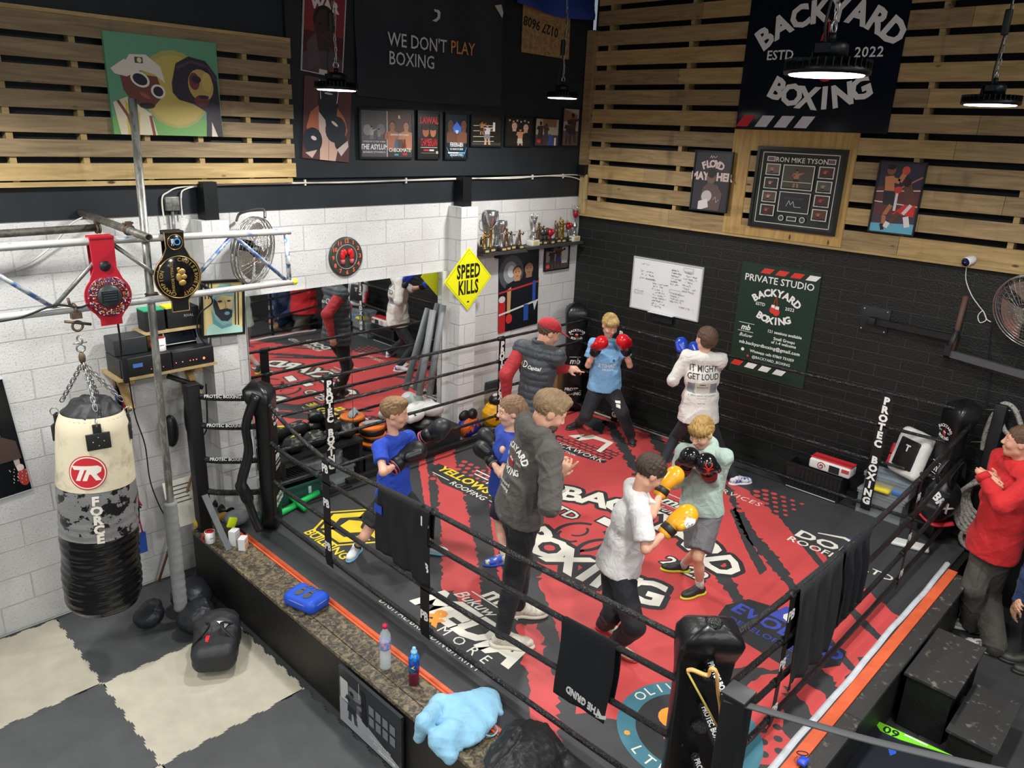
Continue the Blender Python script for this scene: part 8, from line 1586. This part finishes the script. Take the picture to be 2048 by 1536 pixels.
# ---- black wall side of the ring
cr = Th('plastic_crate', (-.36, -3.36, CZ), 'black ribbed plastic crate by the black wall', 'crate'); x0, x1, y0, y1, z0, z1 = -.42, -.215, -3.78, -3.24, CZ + .001, CZ + .27
b = MB(); w = .008; b.bb((x0, y0, z0), (x0 + w, y1, z1)); b.bb((x1 - w, y0, z0), (x1, y1, z1)); b.bb((x0 + w, y0, z0), (x1 - w, y0 + w, z1)); b.bb((x0 + w, y1 - w, z0), (x1 - w, y1, z1)); b.bb((x0 + w, y0 + w, z0), (x1 - w, y1 - w, z0 + w))
for k in range(11): b.bb((x0 - .008, y0 + .03 + .041 * k, z0 + .02), (x0, y0 + .04 + .041 * k, z1 - .03))
cr.part('tub', b, mat('crate_black', '1b1c1e', .35)); b = MB()
for (a, c) in (((x0 - .012, y0 - .01, z1 - .02), (x0, y1 + .01, z1)), ((x1, y0 - .01, z1 - .02), (x1 + .012, y1 + .01, z1)), ((x0, y0 - .01, z1 - .02), (x1, y0, z1)), ((x0, y1, z1 - .02), (x1, y1 + .01, z1))): b.bb(a, c)
cr.part('rim', b, MC['crate_black']); b = MB(); b.bb((x0 - .014, y0 + .02, z0 + .012), (x0 - .009, y1 - .02, z0 + .02)); cr.part('reflective_edge', b, ink('b8b8b4'))
kp = Th('kick_shield', (-.36, -3.62, CZ + .27), 'red and white kick shield with spiral print lying on the black crate', 'pad'); b = MB(); b.rbox((-.33, -3.64, z1 + .055), (.17, .40, .10), .02); kp.part('white_body', b, whl); b = MB(); b.rbox((-.32, -3.64, z1 + .112), (.14, .40, .012), .005); kp.part('red_top', b, rdl)
b = MB(); F = Matrix(((0, 0, -1), (-1, 0, 0), (0, 1, 0))); o = V((-.416, -3.56, z1 + .055))
for k in range(30): a = k * .32; r_ = .006 + .0012 * k; b.box(o + V((0, r_ * math.cos(a), r_ * math.sin(a))), (.002, .012, .008), Matrix.Rotation(a + PI / 2, 3, 'X'))
b.bb((-.418, -3.74, z1 + .02), (-.415, -3.64, z1 + .09), 1); b.bb((-.419, -3.83, z1 + .055), (-.415, -3.76, z1 + .09), 0); kp.part('print', b, [ink('b83a3a'), ink('1c1c1e')])
t = bin_('storage_box', -.42, -.215, -4.35, -3.95, CZ + .001, CZ + .22, 'clear plastic box with lid beside the lettered strap on the black wall', clear, mat('lid_clear', 'aab2b4', .2, alpha=.4)); t = bin_('storage_box', -.42, -.215, -4.38, -3.98, CZ + .25, CZ + .40, 'second clear plastic box with blue and yellow contents, upper of the two', clear, mat('lid_clear2', 'a4b4c0', .2, alpha=.4))
b = MB(); b.rbox((-.38, -4.12, CZ + .29), (.16, .2, .04), .015); one('yellow_strap', b, ink('d9c82a'), 'yellow strap folded inside the upper clear box', 'strap'); b = MB(); b.rbox((-.36, -4.28, CZ + .30), (.14, .1, .05), .015); one('blue_wrap', b, ink('3a6fa8'), 'blue wrap folded inside the upper clear box', 'wrap')
bs = Th('body_shield', (-.36, -4.36, CZ + .43), 'white and black body shield with red side panels propped by the right corner pad', 'pad'); sd = SDF(); B0 = V((-.34, -4.30, CZ + .68)); Rb = frame((-.85, .45, .25), (0, 0, 1)); sd.box(B0, (.22, .17, .055), Rb, .05, .02); sd.disp = folds(101, .006, 15, 30); b = MB(); sput(b, sd, .01); bs.part('body', b, whl); b = MB(); b.rbox(B0 + Rb @ V((-.01, 0, .05)), (.27, .22, .03), .012, Rb); b.text('T', Rb @ Matrix.Rotation(-PI / 2, 3, 'Z'), B0 + Rb @ V((.04, 0, .068)), .08, 1, .04); bs.part('black_panel', b, [blv, ink('d0d0cc')])
for k in (-1, 1): b = MB(); b.rbox(B0 + Rb @ V((-.02 + .0 * k, .168, .01)) if k > 0 else B0 + Rb @ V((-.13, .16, .012)), (.10, .035, .08), .012, Rb); bs.part('red_panel', b, rdl)
b = MB(); b.rbox((-.75, -4.55, CZ + .02), (.12, .3, .035), .015, Matrix.Rotation(.3, 3, 'Z')); one('white_shoe', b, whl, 'white trainer lying on the canvas under the right-hand ropes', 'shoe')
# rucksack hanging by the right corner, coiled battle rope
t = Th('rucksack', (-.42, -4.80, .62), 'black rucksack with red underside hanging at the right ring corner', 'bag'); RB = V((-.50, -4.66, .93)); sd = SDF(); sd.ell(RB, (.13, .14, .19), None, .03); sd.ell(RB + V((-.05, .03, -.10)), (.11, .12, .12), None, .03); sd.disp = folds(110, .012, 16, 36); b = MB(); sput(b, sd, .01); b2 = MB(); b2.text('BRX', frame(hdir(RB), V((.4, -.6, -.6))), RB + hdir(RB) * .3, .10, 0, .04)
bvh = BVHTree.FromPolygons([V(v) for v in b.v], b.f); merge(b, decal(subdiv(b2, .02), bvh, hdir(RB), .004), 1); t.part('body', b, [blv, ink('d8d8d6')]); b = MB(); b.tube(sm_path([RB + V((-.08, .12, -.17)), RB + V((-.1, 0, -.22)), RB + V((0, -.12, -.2))]), .03, 8, sx=.5); t.part('red_underside', b, rdl)
for s_ in (0, .1): b = MB(); b.tube(sm_path([RB + V((-.06, .04 - s_, .12)), RB + V((-.1, .06 - s_, .24)), RB + V((.02, .02 - s_, .36)), RB + V((.06, 0 - s_, .2))]), .02, 8, sx=.4); t.part('strap', b, blv)
rp = mat('grey_rope', '9d9a92', .75, col2='56544f', vs=60, thr=(.35, .5), bump=.8, bs=90); t = Th('battle_rope', (-.16, -4.95, .55), 'thick grey battle rope coiled and looped on hooks at the right corner', 'rope'); r_ = random.Random(3)
b = MB(); C0 = V((-.30, -4.97, .98))
for k in range(6):
    rr_ = .17 + .012 * k; pts = [C0 + V((-.02 * k + r_.uniform(-.01, .01), rr_ * math.cos(a), rr_ * 1.15 * math.sin(a) - .02 * k)) for a in [2 * PI * q / 24 for q in range(24)]]; b.tube(pts, .019, 8, closed=True)
for k in range(3): b.tube([C0 + V((.0 - .05 * k, .13 * math.cos(a), .1 * math.sin(a) - .38)) for a in [2 * PI * q / 20 for q in range(20)]], .019, 8, closed=True)
t.part('coil', b, rp); b = MB(); hp_ = [oX(u, v, -.14) for u, v in ((1965, 900), (1970, 870), (1982, 838), (1990, 830), (2000, 812), (2015, 808), (2030, 820), (2042, 850))]; b.tube(sm_path(hp_, 6), .021, 8); hp_ = [oX(u, v, -.14) for u, v in ((1985, 875), (1984, 850), (1988, 828), (2000, 840), (2010, 862), (2025, 872))]; b.tube(sm_path(hp_, 6), .021, 8); t.part('hanging_loop', b, rp)
b = MB(); b.tube([oX(1972, 819, -.12), oX(2040, 822, -.12)], .006, 6); b.tube([oX(1942, 884, -.14), oX(1995, 884, -.14)], .006, 6); b.ring(oX(1980, 884, -.14), .014, .004, frame((1, 0, 0)), 12, 6); one('turnbuckle', b, steel, 'steel turnbuckles and wire behind the coiled rope', 'turnbuckle')
# ================================================================== THINGS ON THE FRONT LEDGE AND FLOOR
LZ = .487
mg = Th('mug', oZ(420, 1083, LZ), 'white mug with red inside standing on the ledge by the black post', 'mug', 'red and white mugs'); mugp(mg, oZ(421, 1084, LZ))
for (p, sz, lb, c2, rz) in ((oZ(470, 1088, LZ), (.075, .06, .13), 'white carton nearest the grey brace, yellow packet inside', 'b0b0b4', .6), (oZ(487, 1097, LZ), (.075, .055, .10), 'white carton with orange stripes, right of the other', 'd8853a', .75)):
    t = Th('carton', p, lb, 'box', 'white cartons on the ledge'); R = Matrix.Rotation(rz, 3, 'Z'); b = MB(); b.box(V(p) + V((0, 0, sz[2] / 2)), sz, R); t.part('box', b, ink('dcdcdc')); b = MB()
    for x in (-.02, .012): b.box(V(p) + R @ V((x, -sz[1] / 2 - .001, 0)) + V((0, 0, .03)), (.018, .002, .045), R)
    b.box(V(p) + R @ V((0, -sz[1] / 2 - .001, 0)) + V((0, 0, sz[2] * .75)), (.05, .002, .008), R); t.part('print', b, ink(c2))
p = oZ(470, 1080, LZ); b = MB(); b.rbox(p + V((.0, .03, .15)), (.075, .03, .09), .012, Matrix.Rotation(.4, 3, 'Y')); one('snack_packet', b, ink('c9dc1e', .3), 'lime yellow packet sticking up from the white carton', 'packet')
lump('head_guard', (474, 1040), CZ + .001, (.11, .10, .06), mat('grey_leather', '75787a', .45), 'grey head guard lying open behind the cartons', 'head guard', seed=120); lump('green_tub', (518, 1043), CZ + .001, (.04, .05, .04), mat('green_plastic', '2a7a55', .4), 'small green roll under the loose pad cover', 'roll', seed=121, fold=.001)
lump('yellow_glove', (398, 1050), LZ, (.05, .05, .05), ink('c9a83a'), 'yellow bulb-shaped object left of the black post', 'tool', 'yellow objects by the post', seed=122, h=.007); lump('yellow_glove', (445, 1035), LZ, (.06, .04, .03), ink('c9a050'), 'yellow wooden block right of the black post', 'tool', 'yellow objects by the post', seed=123, h=.007)
for k, (u, v, rx, lb) in enumerate(((455, 1020, .09, 'black tangle of straps lowest behind the post'), (440, 1008, .07, 'black mitt on the ledge against the wall'))): lump('black_mitt', (u, v), LZ, (rx, .06, .05), blv, lb, 'pad', seed=125 + k)
a, c = V((-5.03, -.33, .95)), V((-5.08, -.66, LZ)); a = oP(V((-5.05, -.45, LZ)), 409, 990); c = oZ(458, 1100, LZ); d = (c - a).normalized(); b = MB(); b.box((a + c) / 2, (.05, .012, (c - a).length), Matrix((d.cross(V((0, 1, 0))).normalized(), d.cross(d.cross(V((0, 1, 0)))).normalized() * -1, d)).transposed()); one('steel_brace', b, mat('brace_grey', '5b5e60', .4, .5), 'flat grey steel brace slanting from the black post down to the ledge', 'brace')
A = oY(368, 1000, -.12); t = Th('small_whiteboard', oY(390, 1040, -.15), 'small stained whiteboard with black notes leaning by the black post', 'whiteboard'); b = MB(); R = Matrix.Rotation(-.25, 3, 'X'); c = V((-5.19, -.19, .74)); b.rbox(c, (.26, .012, .40), .005, R); t.part('board', b, mat('stained_white', 'd2d0c4', .4, col2='a89c78', vs=6, thr=(.3, .4))); b = MB()
for k in range(5): b.box(c + R @ V((-.01, -.0075, .15 - .035 * k)), (.17 - .02 * (k % 2), .002, .008), R)
t.part('writing', b, ink('3a3a38'))
b = MB(); b.tube([oZ(318, 1165, .0) + V((0, 0, .015)), oY(400, 900, -.22)], .011, 8); one('broom_handle', b, woodmat('handle_wood', '8a6440', '6d4c2c', 'z', knots=False), 'wooden broom handle leaning on the white wall behind the pole', 'broom')
t = Th('punch_mitt', oY(345, 860, -.1), 'black mitt hanging just right of the scaffold pole', 'pad'); sd = SDF(); c = oY(342, 862, -.12); sd.ell(c, (.06, .05, .14), None, .02); b = MB(); sput(b, sd, .009); t.part('mitt', b, blv)
for k in range(2): b = MB(); u = 372 + 16 * k; b.tube(sm_path([oY(u, 765, -.25), oY(u - 3, 830, -.25), oY(u + 4, 868, -.25), oY(u + 16, 872, -.25), oY(u + 26, 850, -.25), oY(u + 24, 768, -.25)], 6), .011, 6, sx=.4); one('resistance_band', b, rubber, ('left' if k == 0 else 'right') + ' long black resistance band looped on the bar behind the post', 'band', 'black resistance bands')
b = MB(); b.tube([oY(335, 752, -.25), oY(405, 775, -.29)], .02, 10); one('hanging_bar', b, blackp, 'black bar carrying the resistance bands from the wall to the ring post', 'bar')
# blue lunch bag with gloves emblem
c = oZ(614, 1210, LZ); t = Th('lunch_bag', c, 'bright blue zipped lunch bag with boxing gloves emblem and the name JACK', 'bag'); c = V(c) + V((0, 0, .055)); Rz = frame((0, 0, 1), (.25, -.97, 0)); sd = SDF(); sd.box(c, (.15, .105, .055), Rz, .05, .02); b = MB(); sput(b, sd, .009); zt = c.z + .056; F = Rz @ Matrix.Rotation(0, 3, 'Z')
ft = frame((0, 0, 1), (-.25, .97, 0)); b.text('JACK', ft, V((c.x + .01, c.y, zt + .002)) - ft @ V((0, .055, 0)), .055, 1, .03); gy_ = ink('4c4f56')
for s_ in (-1, 1): o = V((c.x, c.y, zt + .0015)) + ft @ V((s_ * .038, .03, 0)); b.prism([(.03 * math.cos(q * PI / 8), .038 * math.sin(q * PI / 8)) for q in range(16)], ft, o, 0, 1); b.prism([(-.02, -.03), (.02, -.03), (.018, -.06), (-.018, -.06)], ft, o, 0, 1)
t.part('body', b, [mat('lunch_blue', '1c50c8', .5, var=.12, vs=8), gy_]); b = MB(); pts = []
for q in range(32): a = 2 * PI * q / 32; e = .45; pts.append(c + Rz @ V((math.copysign(abs(math.cos(a)) ** e, math.cos(a)) * .146, math.copysign(abs(math.sin(a)) ** e, math.sin(a)) * .101, .02)))
b.tube(pts, .0035, 5, closed=True); t.part('zip', b, ink('8c9096'))
# bottles
c = V(oZ(771, 1334, LZ)); t = Th('water_bottle', c, 'clear plastic water bottle with pink cap and label standing on the ledge', 'bottle'); b = MB(); pr = [(0, .0), (.034, .0), (.037, .01)] + [(.037 - .0025 * (k % 2), .02 + .016 * k) for k in range(8)] + [(.037, .16), (.037, .23), (.034, .25), (.014, .29), (.013, .305)]; b.lathe(c, pr, n=24); t.part('bottle', b, mat('pet_clear', 'd8dee0', .06, alpha=.38)); b = MB(); b.lathe(c, [(.0375, .15), (.0378, .155), (.0378, .205), (.0375, .21)], n=24); t.part('label', b, patches('label_pink', 'c890a8', '5f8cc8', 30, .5, .52, .4)); b = MB(); b.lathe(c, [(.0165, .298), (.0165, .322), (0, .324)], n=20); t.part('cap', b, ink('c81e50'))
b = MB(); b.lathe(c, [(0, .004), (.0335, .004), (.034, .11), (0, .111)], n=20); t.part('water', b, mat('water', 'd4e0e4', .03, alpha=.3))
c = V(oZ(828, 1366, LZ)); t = Th('sports_bottle', c, 'sports drink bottle with blue sleeve and dark red drink on the ledge', 'bottle'); b = MB(); b.lathe(c, [(0, 0), (.031, 0), (.034, .012), (.034, .05), (.031, .075), (.034, .10)], n=24); t.part('drink', b, mat('dark_red_drink', '5a1428', .15)); b = MB(); b.lathe(c, [(.034, .10), (.0345, .15), (.035, .185), (.033, .2), (.019, .222)], n=24); b.prism([(-.016, -.01), (.0, .02), (.016, -.006), (.0, .005)], frame(hdir(c)), c + hdir(c) * .0365 + V((0, 0, .14)), 0, 1); t.part('sleeve', b, [mat('sleeve_blue', '1f8cd8', .25, col2='1b3f9a', vs=9, thr=(.45, .55)), ink('e8d83a')])
b = MB(); b.lathe(c, [(.019, .222), (.02, .24), (.012, .242), (.012, .262), (.008, .268), (0, .268)], n=20); t.part('sports_cap', b, mat('cap_pale_blue', '8cc4e0', .3))
# pale blue hoodie thrown over the ledge
lb_ = clothmat('8fc3e0'); t = Th('folded_hoodie', (-5.0, -3.45, LZ), 'pale blue hoodie thrown over the chipboard ledge', 'hoodie'); sd = SDF(); Q = lambda u, v, z: oZ(u, v, z); k = .04
sd.ell(Q(945, 1425, .53) + V((0, 0, .0)), (.17, .16, .05), Matrix.Rotation(.4, 3, 'Z'), k); sd.ell(Q(925, 1455, .52), (.15, .15, .05), None, k); sd.ell(Q(965, 1400, .54), (.11, .10, .06), None, k); h0, h1, h2 = oZ(878, 1408, .53), oX(850, 1445, -5.21), oX(838, 1475, -5.215); sd.cap(Q(925, 1400, .54), h0, .055, .055, k); sd.cap(h0, h1, .055, .048, k); sd.cap(h1, h2, .046, .036, .02)
sd.cap(Q(985, 1395, .52), Q(1000, 1425, .50), .04, .03, k); sd.cap(Q(900, 1470, .54), oX(878, 1480, -5.2), .08, .055, k); sd.cap(oX(878, 1480, -5.2), oX(900, 1515, -5.2), .055, .045, k); sd.box((-4.6, -3.4, .235), (.562, .8, .245), None, .005, .001, -1); fo1 = folds(130, .016, 12, 26); fo2 = folds(131, .008, 30, 60); sd.disp = lambda X, Y, Z: fo1(X, Y, Z) + fo2(X, Y, Z); b = MB(); sput(b, sd, .008); t.part('fabric', b, lb_)
b = MB(); b.tube(sm_path([Q(960, 1450, .56), Q(970, 1468, .52), Q(985, 1472, .50), Q(995, 1460, .5), Q(985, 1445, .5)]), .005, 6); t.part('drawstring', b, lb_)
t = Th('black_jacket', (-5.0, -4.0, LZ), 'black padded jacket heaped on the ledge at the bottom of the photo', 'jacket'); sd = SDF(); sd.ell(Q(1060, 1490, .56), (.17, .19, .09), None, .05); sd.ell(Q(1040, 1530, .56), (.2, .2, .08), None, .05); sd.ell(Q(1100, 1530, .53), (.14, .2, .06), None, .05); sd.cap(Q(1000, 1530, .5), Q(985, 1560, .45), .07, .06, .05); fo3 = folds(140, .022, 12, 26); fo4 = folds(141, .008, 35, 70); sd.disp = lambda X, Y, Z: fo3(X, Y, Z) + fo4(X, Y, Z); sd.half((0, 0, LZ + .001), (0, 0, -1)); b = MB(); sput(b, sd, .009); t.part('fabric', b, mat('jacket_nylon', '1e1f21', .42, bump=.5, bs=30))
# bags on the floor
t = Th('holdall', (-5.45, -1.3, .012), 'black sports holdall with white emblem on the beige floor tile', 'bag'); c = V((-5.49, -1.34, .14)); sd = SDF(); R = Matrix.Rotation(1.0, 3, 'Z'); sd.box(c, (.25, .16, .11), R, .085, .03); sd.ell(c + V((.06, .14, .07)), (.16, .13, .09), None, .04); fo5 = folds(150, .024, 12, 24); fo6 = folds(151, .006, 24, 40); sd.disp = lambda X, Y, Z: fo5(X, Y, Z) + fo6(X, Y, Z); sd.half((0, 0, .0125), (0, 0, -1)); b = MB(); sput(b, sd, .009)
bvh = BVHTree.FromPolygons([V(v) for v in b.v], b.f); n_ = (hdir(c) + V((0, 0, .9))).normalized(); F = frame(n_, (.7, -.7, 0)); d0 = MB(); d0.prism([(-.045, .03), (.0, .035), (.05, .03), (.01, -.035), (.015, .01), (-.02, .012)], F, c + V((.08, .08, .05)) + n_ * .3, 0, 0); d0.prism([(-.015, .02), (.015, .02), (.01, -.035), (-.01, -.03)], F, c + V((-.06, .02, .05)) + n_ * .3, 0, 1); merge(b, decal(subdiv(d0, .015), bvh, n_, .004, .4), 1); t.part('body', b, [mat('holdall_nylon', '26272a', .55, bump=.4, bs=25), ink('e0e0dc'), ink('c82028')])
for sgn in (-1, 1): b = MB(); b.tube(sm_path([c + R @ V((.12, sgn * .13, -.05)), c + R @ V((.09, sgn * .15, .06)), c + R @ V((.03, sgn * .05, .15)), c + R @ V((-.05, sgn * .06, .145)), c + R @ V((-.1, sgn * .15, .05)), c + R @ V((-.12, sgn * .13, -.05))]), .014, 8, sx=.35); t.part('handle', b, mat('webbing_dark', '18191b', .6))
for (c, rad, lb, sdn) in (((-5.36, -.62, 0), (.16, .17, .12), 'black crumpled bag behind the pole against the ring platform', 160), ((-5.45, -.92, 0), (.15, .13, .11), 'dark shiny bag squashed beside the holdall', 162), ((-5.70, -.62, 0), (.12, .12, .09), 'small black bag just left of the scaffold pole foot', 164)):
    lump('kit_bag', c, .0125, rad, mat('bag_nylon_dark', '1d2126', .42, bump=.5, bs=25), lb, 'bag', 'black bags at the pole foot', 0, [('e', (.04, .05, .03), (rad[0] * .7, rad[1] * .7, rad[2] * .8))], seed=sdn, fold=.018)
# cloths over the ropes
def drape(name, label, cat, pts_top, front, back, m, seed, off_n, hemfn=None, nf=24, fold=.012, decor=None, th_=.005):
    """cloth folded over a rope: pts_top along the rope, front/back drop lengths"""
    n = V(off_n); L_ = [V(p) for p in pts_top]; r = random.Random(seed); ph = [r.uniform(0, 6) for _ in range(4)]; nu, nv = 44, 30
    def fn(u, v):
        k = u * (len(L_) - 1); i = min(int(k), len(L_) - 2); p = L_[i].lerp(L_[i + 1], k - i); tot = front + back; d = v * tot - back; R0 = .021; fd = hemfn(u) if hemfn else 1
        if abs(d) < R0 * 1.57: a = d / R0; return p + n * (R0 * math.sin(a)) + V((0, 0, R0 * math.cos(a)))
        s_ = 1 if d > 0 else -1; q = (abs(d) - R0 * 1.57) * (fd if s_ > 0 else 1); w = fold * min(1, q * 6) * (math.sin(u * nf + ph[0] + 1.5 * math.sin(q * 6 + ph[1])) + .5 * math.sin(u * nf * 2.1 + ph[2]))
        return p + n * (s_ * (R0 + .004) + w * (1 if s_ > 0 else .4) + (.02 * q if s_ > 0 else -.01 * q)) + V((0, 0, -q)) + (L_[-1] - L_[0]).normalized() * (.012 * math.sin(q * 9 + ph[3]))
    b = MB(); b.grid(fn, nu, nv); t = Th(name, L_[0], label, cat, 'cloths hung over the ropes')
    mats = [m]
    if decor: decor(b, fn, n); mats = [m, ink('d8d8d4'), ink('2346b4')]
    o = t.part('cloth', b, mats); md = o.modifiers.new('thickness', 'SOLIDIFY'); md.thickness = th_; md.offset = 0; return t
def rp_seg(sd, i, t0, t1): return [ropez(sd, i, t0 + (t1 - t0) * k / 8) for k in range(9)]
tcl = mat('towelling_black', '191c22', .95, bump=1.2, bs=220); tcg = mat('towelling_charcoal', '2b2d30', .95, bump=1.2, bs=220); jer = mat('jersey_black', '141416', .7, bump=.3, bs=60)
fT = lambda y: (y + 4.68) / 4.05
def pumadec(b, fn, n):
    p = fn(.42, .93); z = V((0, 0, 1)); rx = z.cross(n); F = Matrix((rx, z, n)).transposed() @ Matrix.Rotation(PI - .1, 3, 'Z'); b.text('THE GRIND', F, p + n * .012, .045, 1, .03, sy=1.4)
    b.prism([(-.03, .0), (.0, .018), (.035, .03), (.02, .01), (.03, -.03), (.0, -.005), (-.03, -.025)], F, p + n * .012 + rx * .13 + V((0, 0, -.02)), 0, 1)
drape('towel', 'dark navy towel with white print on the front rope nearest the corner pad', 'towel', rp_seg('F', 1, fT(-4.24), fT(-3.88)), .50, .42, tcl, 3, (-1, 0, 0), decor=pumadec, fold=.004, nf=9)
def teedec(b, fn, n):
    p = fn(.9, .62); b.prism([(-.04, -.03), (.04, -.03), (.04, .03), (-.04, .03)], Matrix((V((0, 0, 1)).cross(n), V((0, 0, 1)), n)).transposed(), fn(.97, .56) + n * .01, 0, 2)
drape('t_shirt', 'black T-shirt hung over the top front rope in front of the blue boy', 'T-shirt', rp_seg('F', 0, fT(-2.76), fT(-2.22)), .58, .25, jer, 5, (-1, 0, 0), hemfn=lambda u: 1 - .16 * u, fold=.012, nf=16, decor=teedec)
fR = lambda x: (x - (-.34)) / (-4.60 + .34)
drape('towel', 'charcoal towel on the right-hand top rope, nearer the front corner', 'towel', rp_seg('RR', 0, fR(-3.66), fR(-3.05)), .72, .5, tcg, 8, (0, -1, 0), hemfn=lambda u: .95 + .05 * u, fold=.012, nf=18)
drape('towel', 'dark navy towel on the right-hand top rope, behind the charcoal one', 'towel', rp_seg('RR', 0, fR(-3.0), fR(-2.58)), .55, .5, tcl, 9, (0, -1, 0), fold=.014, nf=20)
# coat hanger on the front corner pad
a = V((-4.86, -4.80, 0)); t = Th('coat_hanger', oP(a, 1420, 1340), 'pale wooden coat hanger hooked at the front corner pad', 'hanger'); hw_ = mat('hanger_wood', 'dba45a', .35, var=.15, vs=9); b = MB(); b.tube(sm_path([oP(a, 1374, 1341), oP(a, 1385, 1340), oP(a, 1405, 1348), oP(a, 1417, 1350), oP(a, 1421, 1338), oP(a, 1430, 1340), oP(a, 1434, 1352), oP(a, 1436, 1385), oP(a, 1441, 1420), oP(a, 1440, 1464)], 6), .013, 8, sx=.6); t.part('arms', b, hw_); b = MB(); b.tube([oP(a, 1375, 1344), oP(a, 1440, 1464)], .005, 8); t.part('bar', b, mat('hanger_bar', 'e6cc60', .4))
# grey webbing from the front post out to the right, and things beyond the steps
a, e = V((-4.93, -4.97, 1.60)), CAM + ray(2110, 1566) * 2.6; b = MB(); b.tube(sm_path([a, a.lerp(e, .5) - V((0, 0, .02)), e], 10), .022, 8, sx=.25, up=(0, 0, 1)); one('webbing_strap', b, mat('webbing_grey', '3d3e40', .6), 'dark grey webbing strap running from the front ring post across the bottom right', 'strap')
F0 = oZ(1770, 1520, .0)
t = Th('floor_banner', (-3.2, -5.5, .012), 'navy mat with red edge and a lime 09 strip lying beyond the front corner', 'banner'); pz = lambda u, v: (oZ(u, v, .12).x, oZ(u, v, .12).y)
b = MB(); b.prism([pz(1745, 1440), pz(1905, 1510), pz(1960, 1600), pz(1600, 1600), pz(1712, 1455)][::-1], I3, (0, 0, .12), .02, 0); t.part('mat', b, mat('navy_vinyl', '23262e', .35, bump=.5, bs=6)); b = MB(); b.prism([pz(1745, 1438), pz(1905, 1512), pz(1800, 1480), pz(1760, 1462)][::-1], I3, (0, 0, .124), .003, 0); F = frame((0, 0, 1), V((oZ(1790, 1470, .12) - oZ(1765, 1458, .12)))); b.text('09', F, oZ(1782, 1464, .126), .10, 1, .02); b.box(oZ(1832, 1480, .126), (.14, .018, .001), F, 2); t.part('lime_strip', b, [ink('7fe02a'), ink('1c2420'), ink('d8e8d0')]); b = MB(); b.tube([oZ(1736, 1437, .13), oZ(1670, 1536, .13), oZ(1620, 1610, .13)], .012, 8); t.part('red_edge', b, ink('b8203c')); b = MB(); b.prism([pz(1774, 1492), pz(1792, 1494), pz(1792, 1508), pz(1780, 1512)][::-1], I3, (0, 0, .123), .001, 0); t.part('blue_patch', b, ink('2a58c0'))
t = Th('shoe_cover', oZ(1606, 1520, .5), 'small bright blue plastic tag on the white rolled edge at the bottom', 'tag'); c = oZ(1606, 1522, .52); b = MB(); b.rbox(c, (.07, .05, .025), .01); t.part('tag', b, mat('blue_plastic', '3450c8', .3)); b = MB(); b.ring(c + V((.03, .02, .02)), .03, .003, frame((.3, .3, 1)), 18, 5); t.part('loop', b, rubber)
# person seated at the right-hand edge
person('person seated at the right edge of the photo in navy top, hands together', (2100, 1345), 0, 1.74, dict(pel=(2140, 1225, 0), neck=(2112, 1075, 0), head=(2110, 1035, 0), t=-60, hf=(-60, -20), rh=(2040, 1190, .2), re=(2060, 1150), lh=(2034, 1208, .24), le=(2050, 1160), ra=(2050, 1330, -70), rk=(2060, 1235), la=(2075, 1350, -60), lk=(2080, 1240)), skin='c89478', hair='3c3028', hstyle='short', top=dict(name='sweatshirt', c='243a5e', sleeve=1.85, hem=.06, g=.022), bot=dict(name='trousers', c='2a2c2a', g=.02), shoes=dict(c='3a3c34', s='2a2a28'), seed=12)
b = MB(); b.rbox((.0 - .45, -5.98, .22), (.5, .4, .44), .01); one('stool_box', b, blackp, 'black box seat at the right edge under the seated person', 'seat')
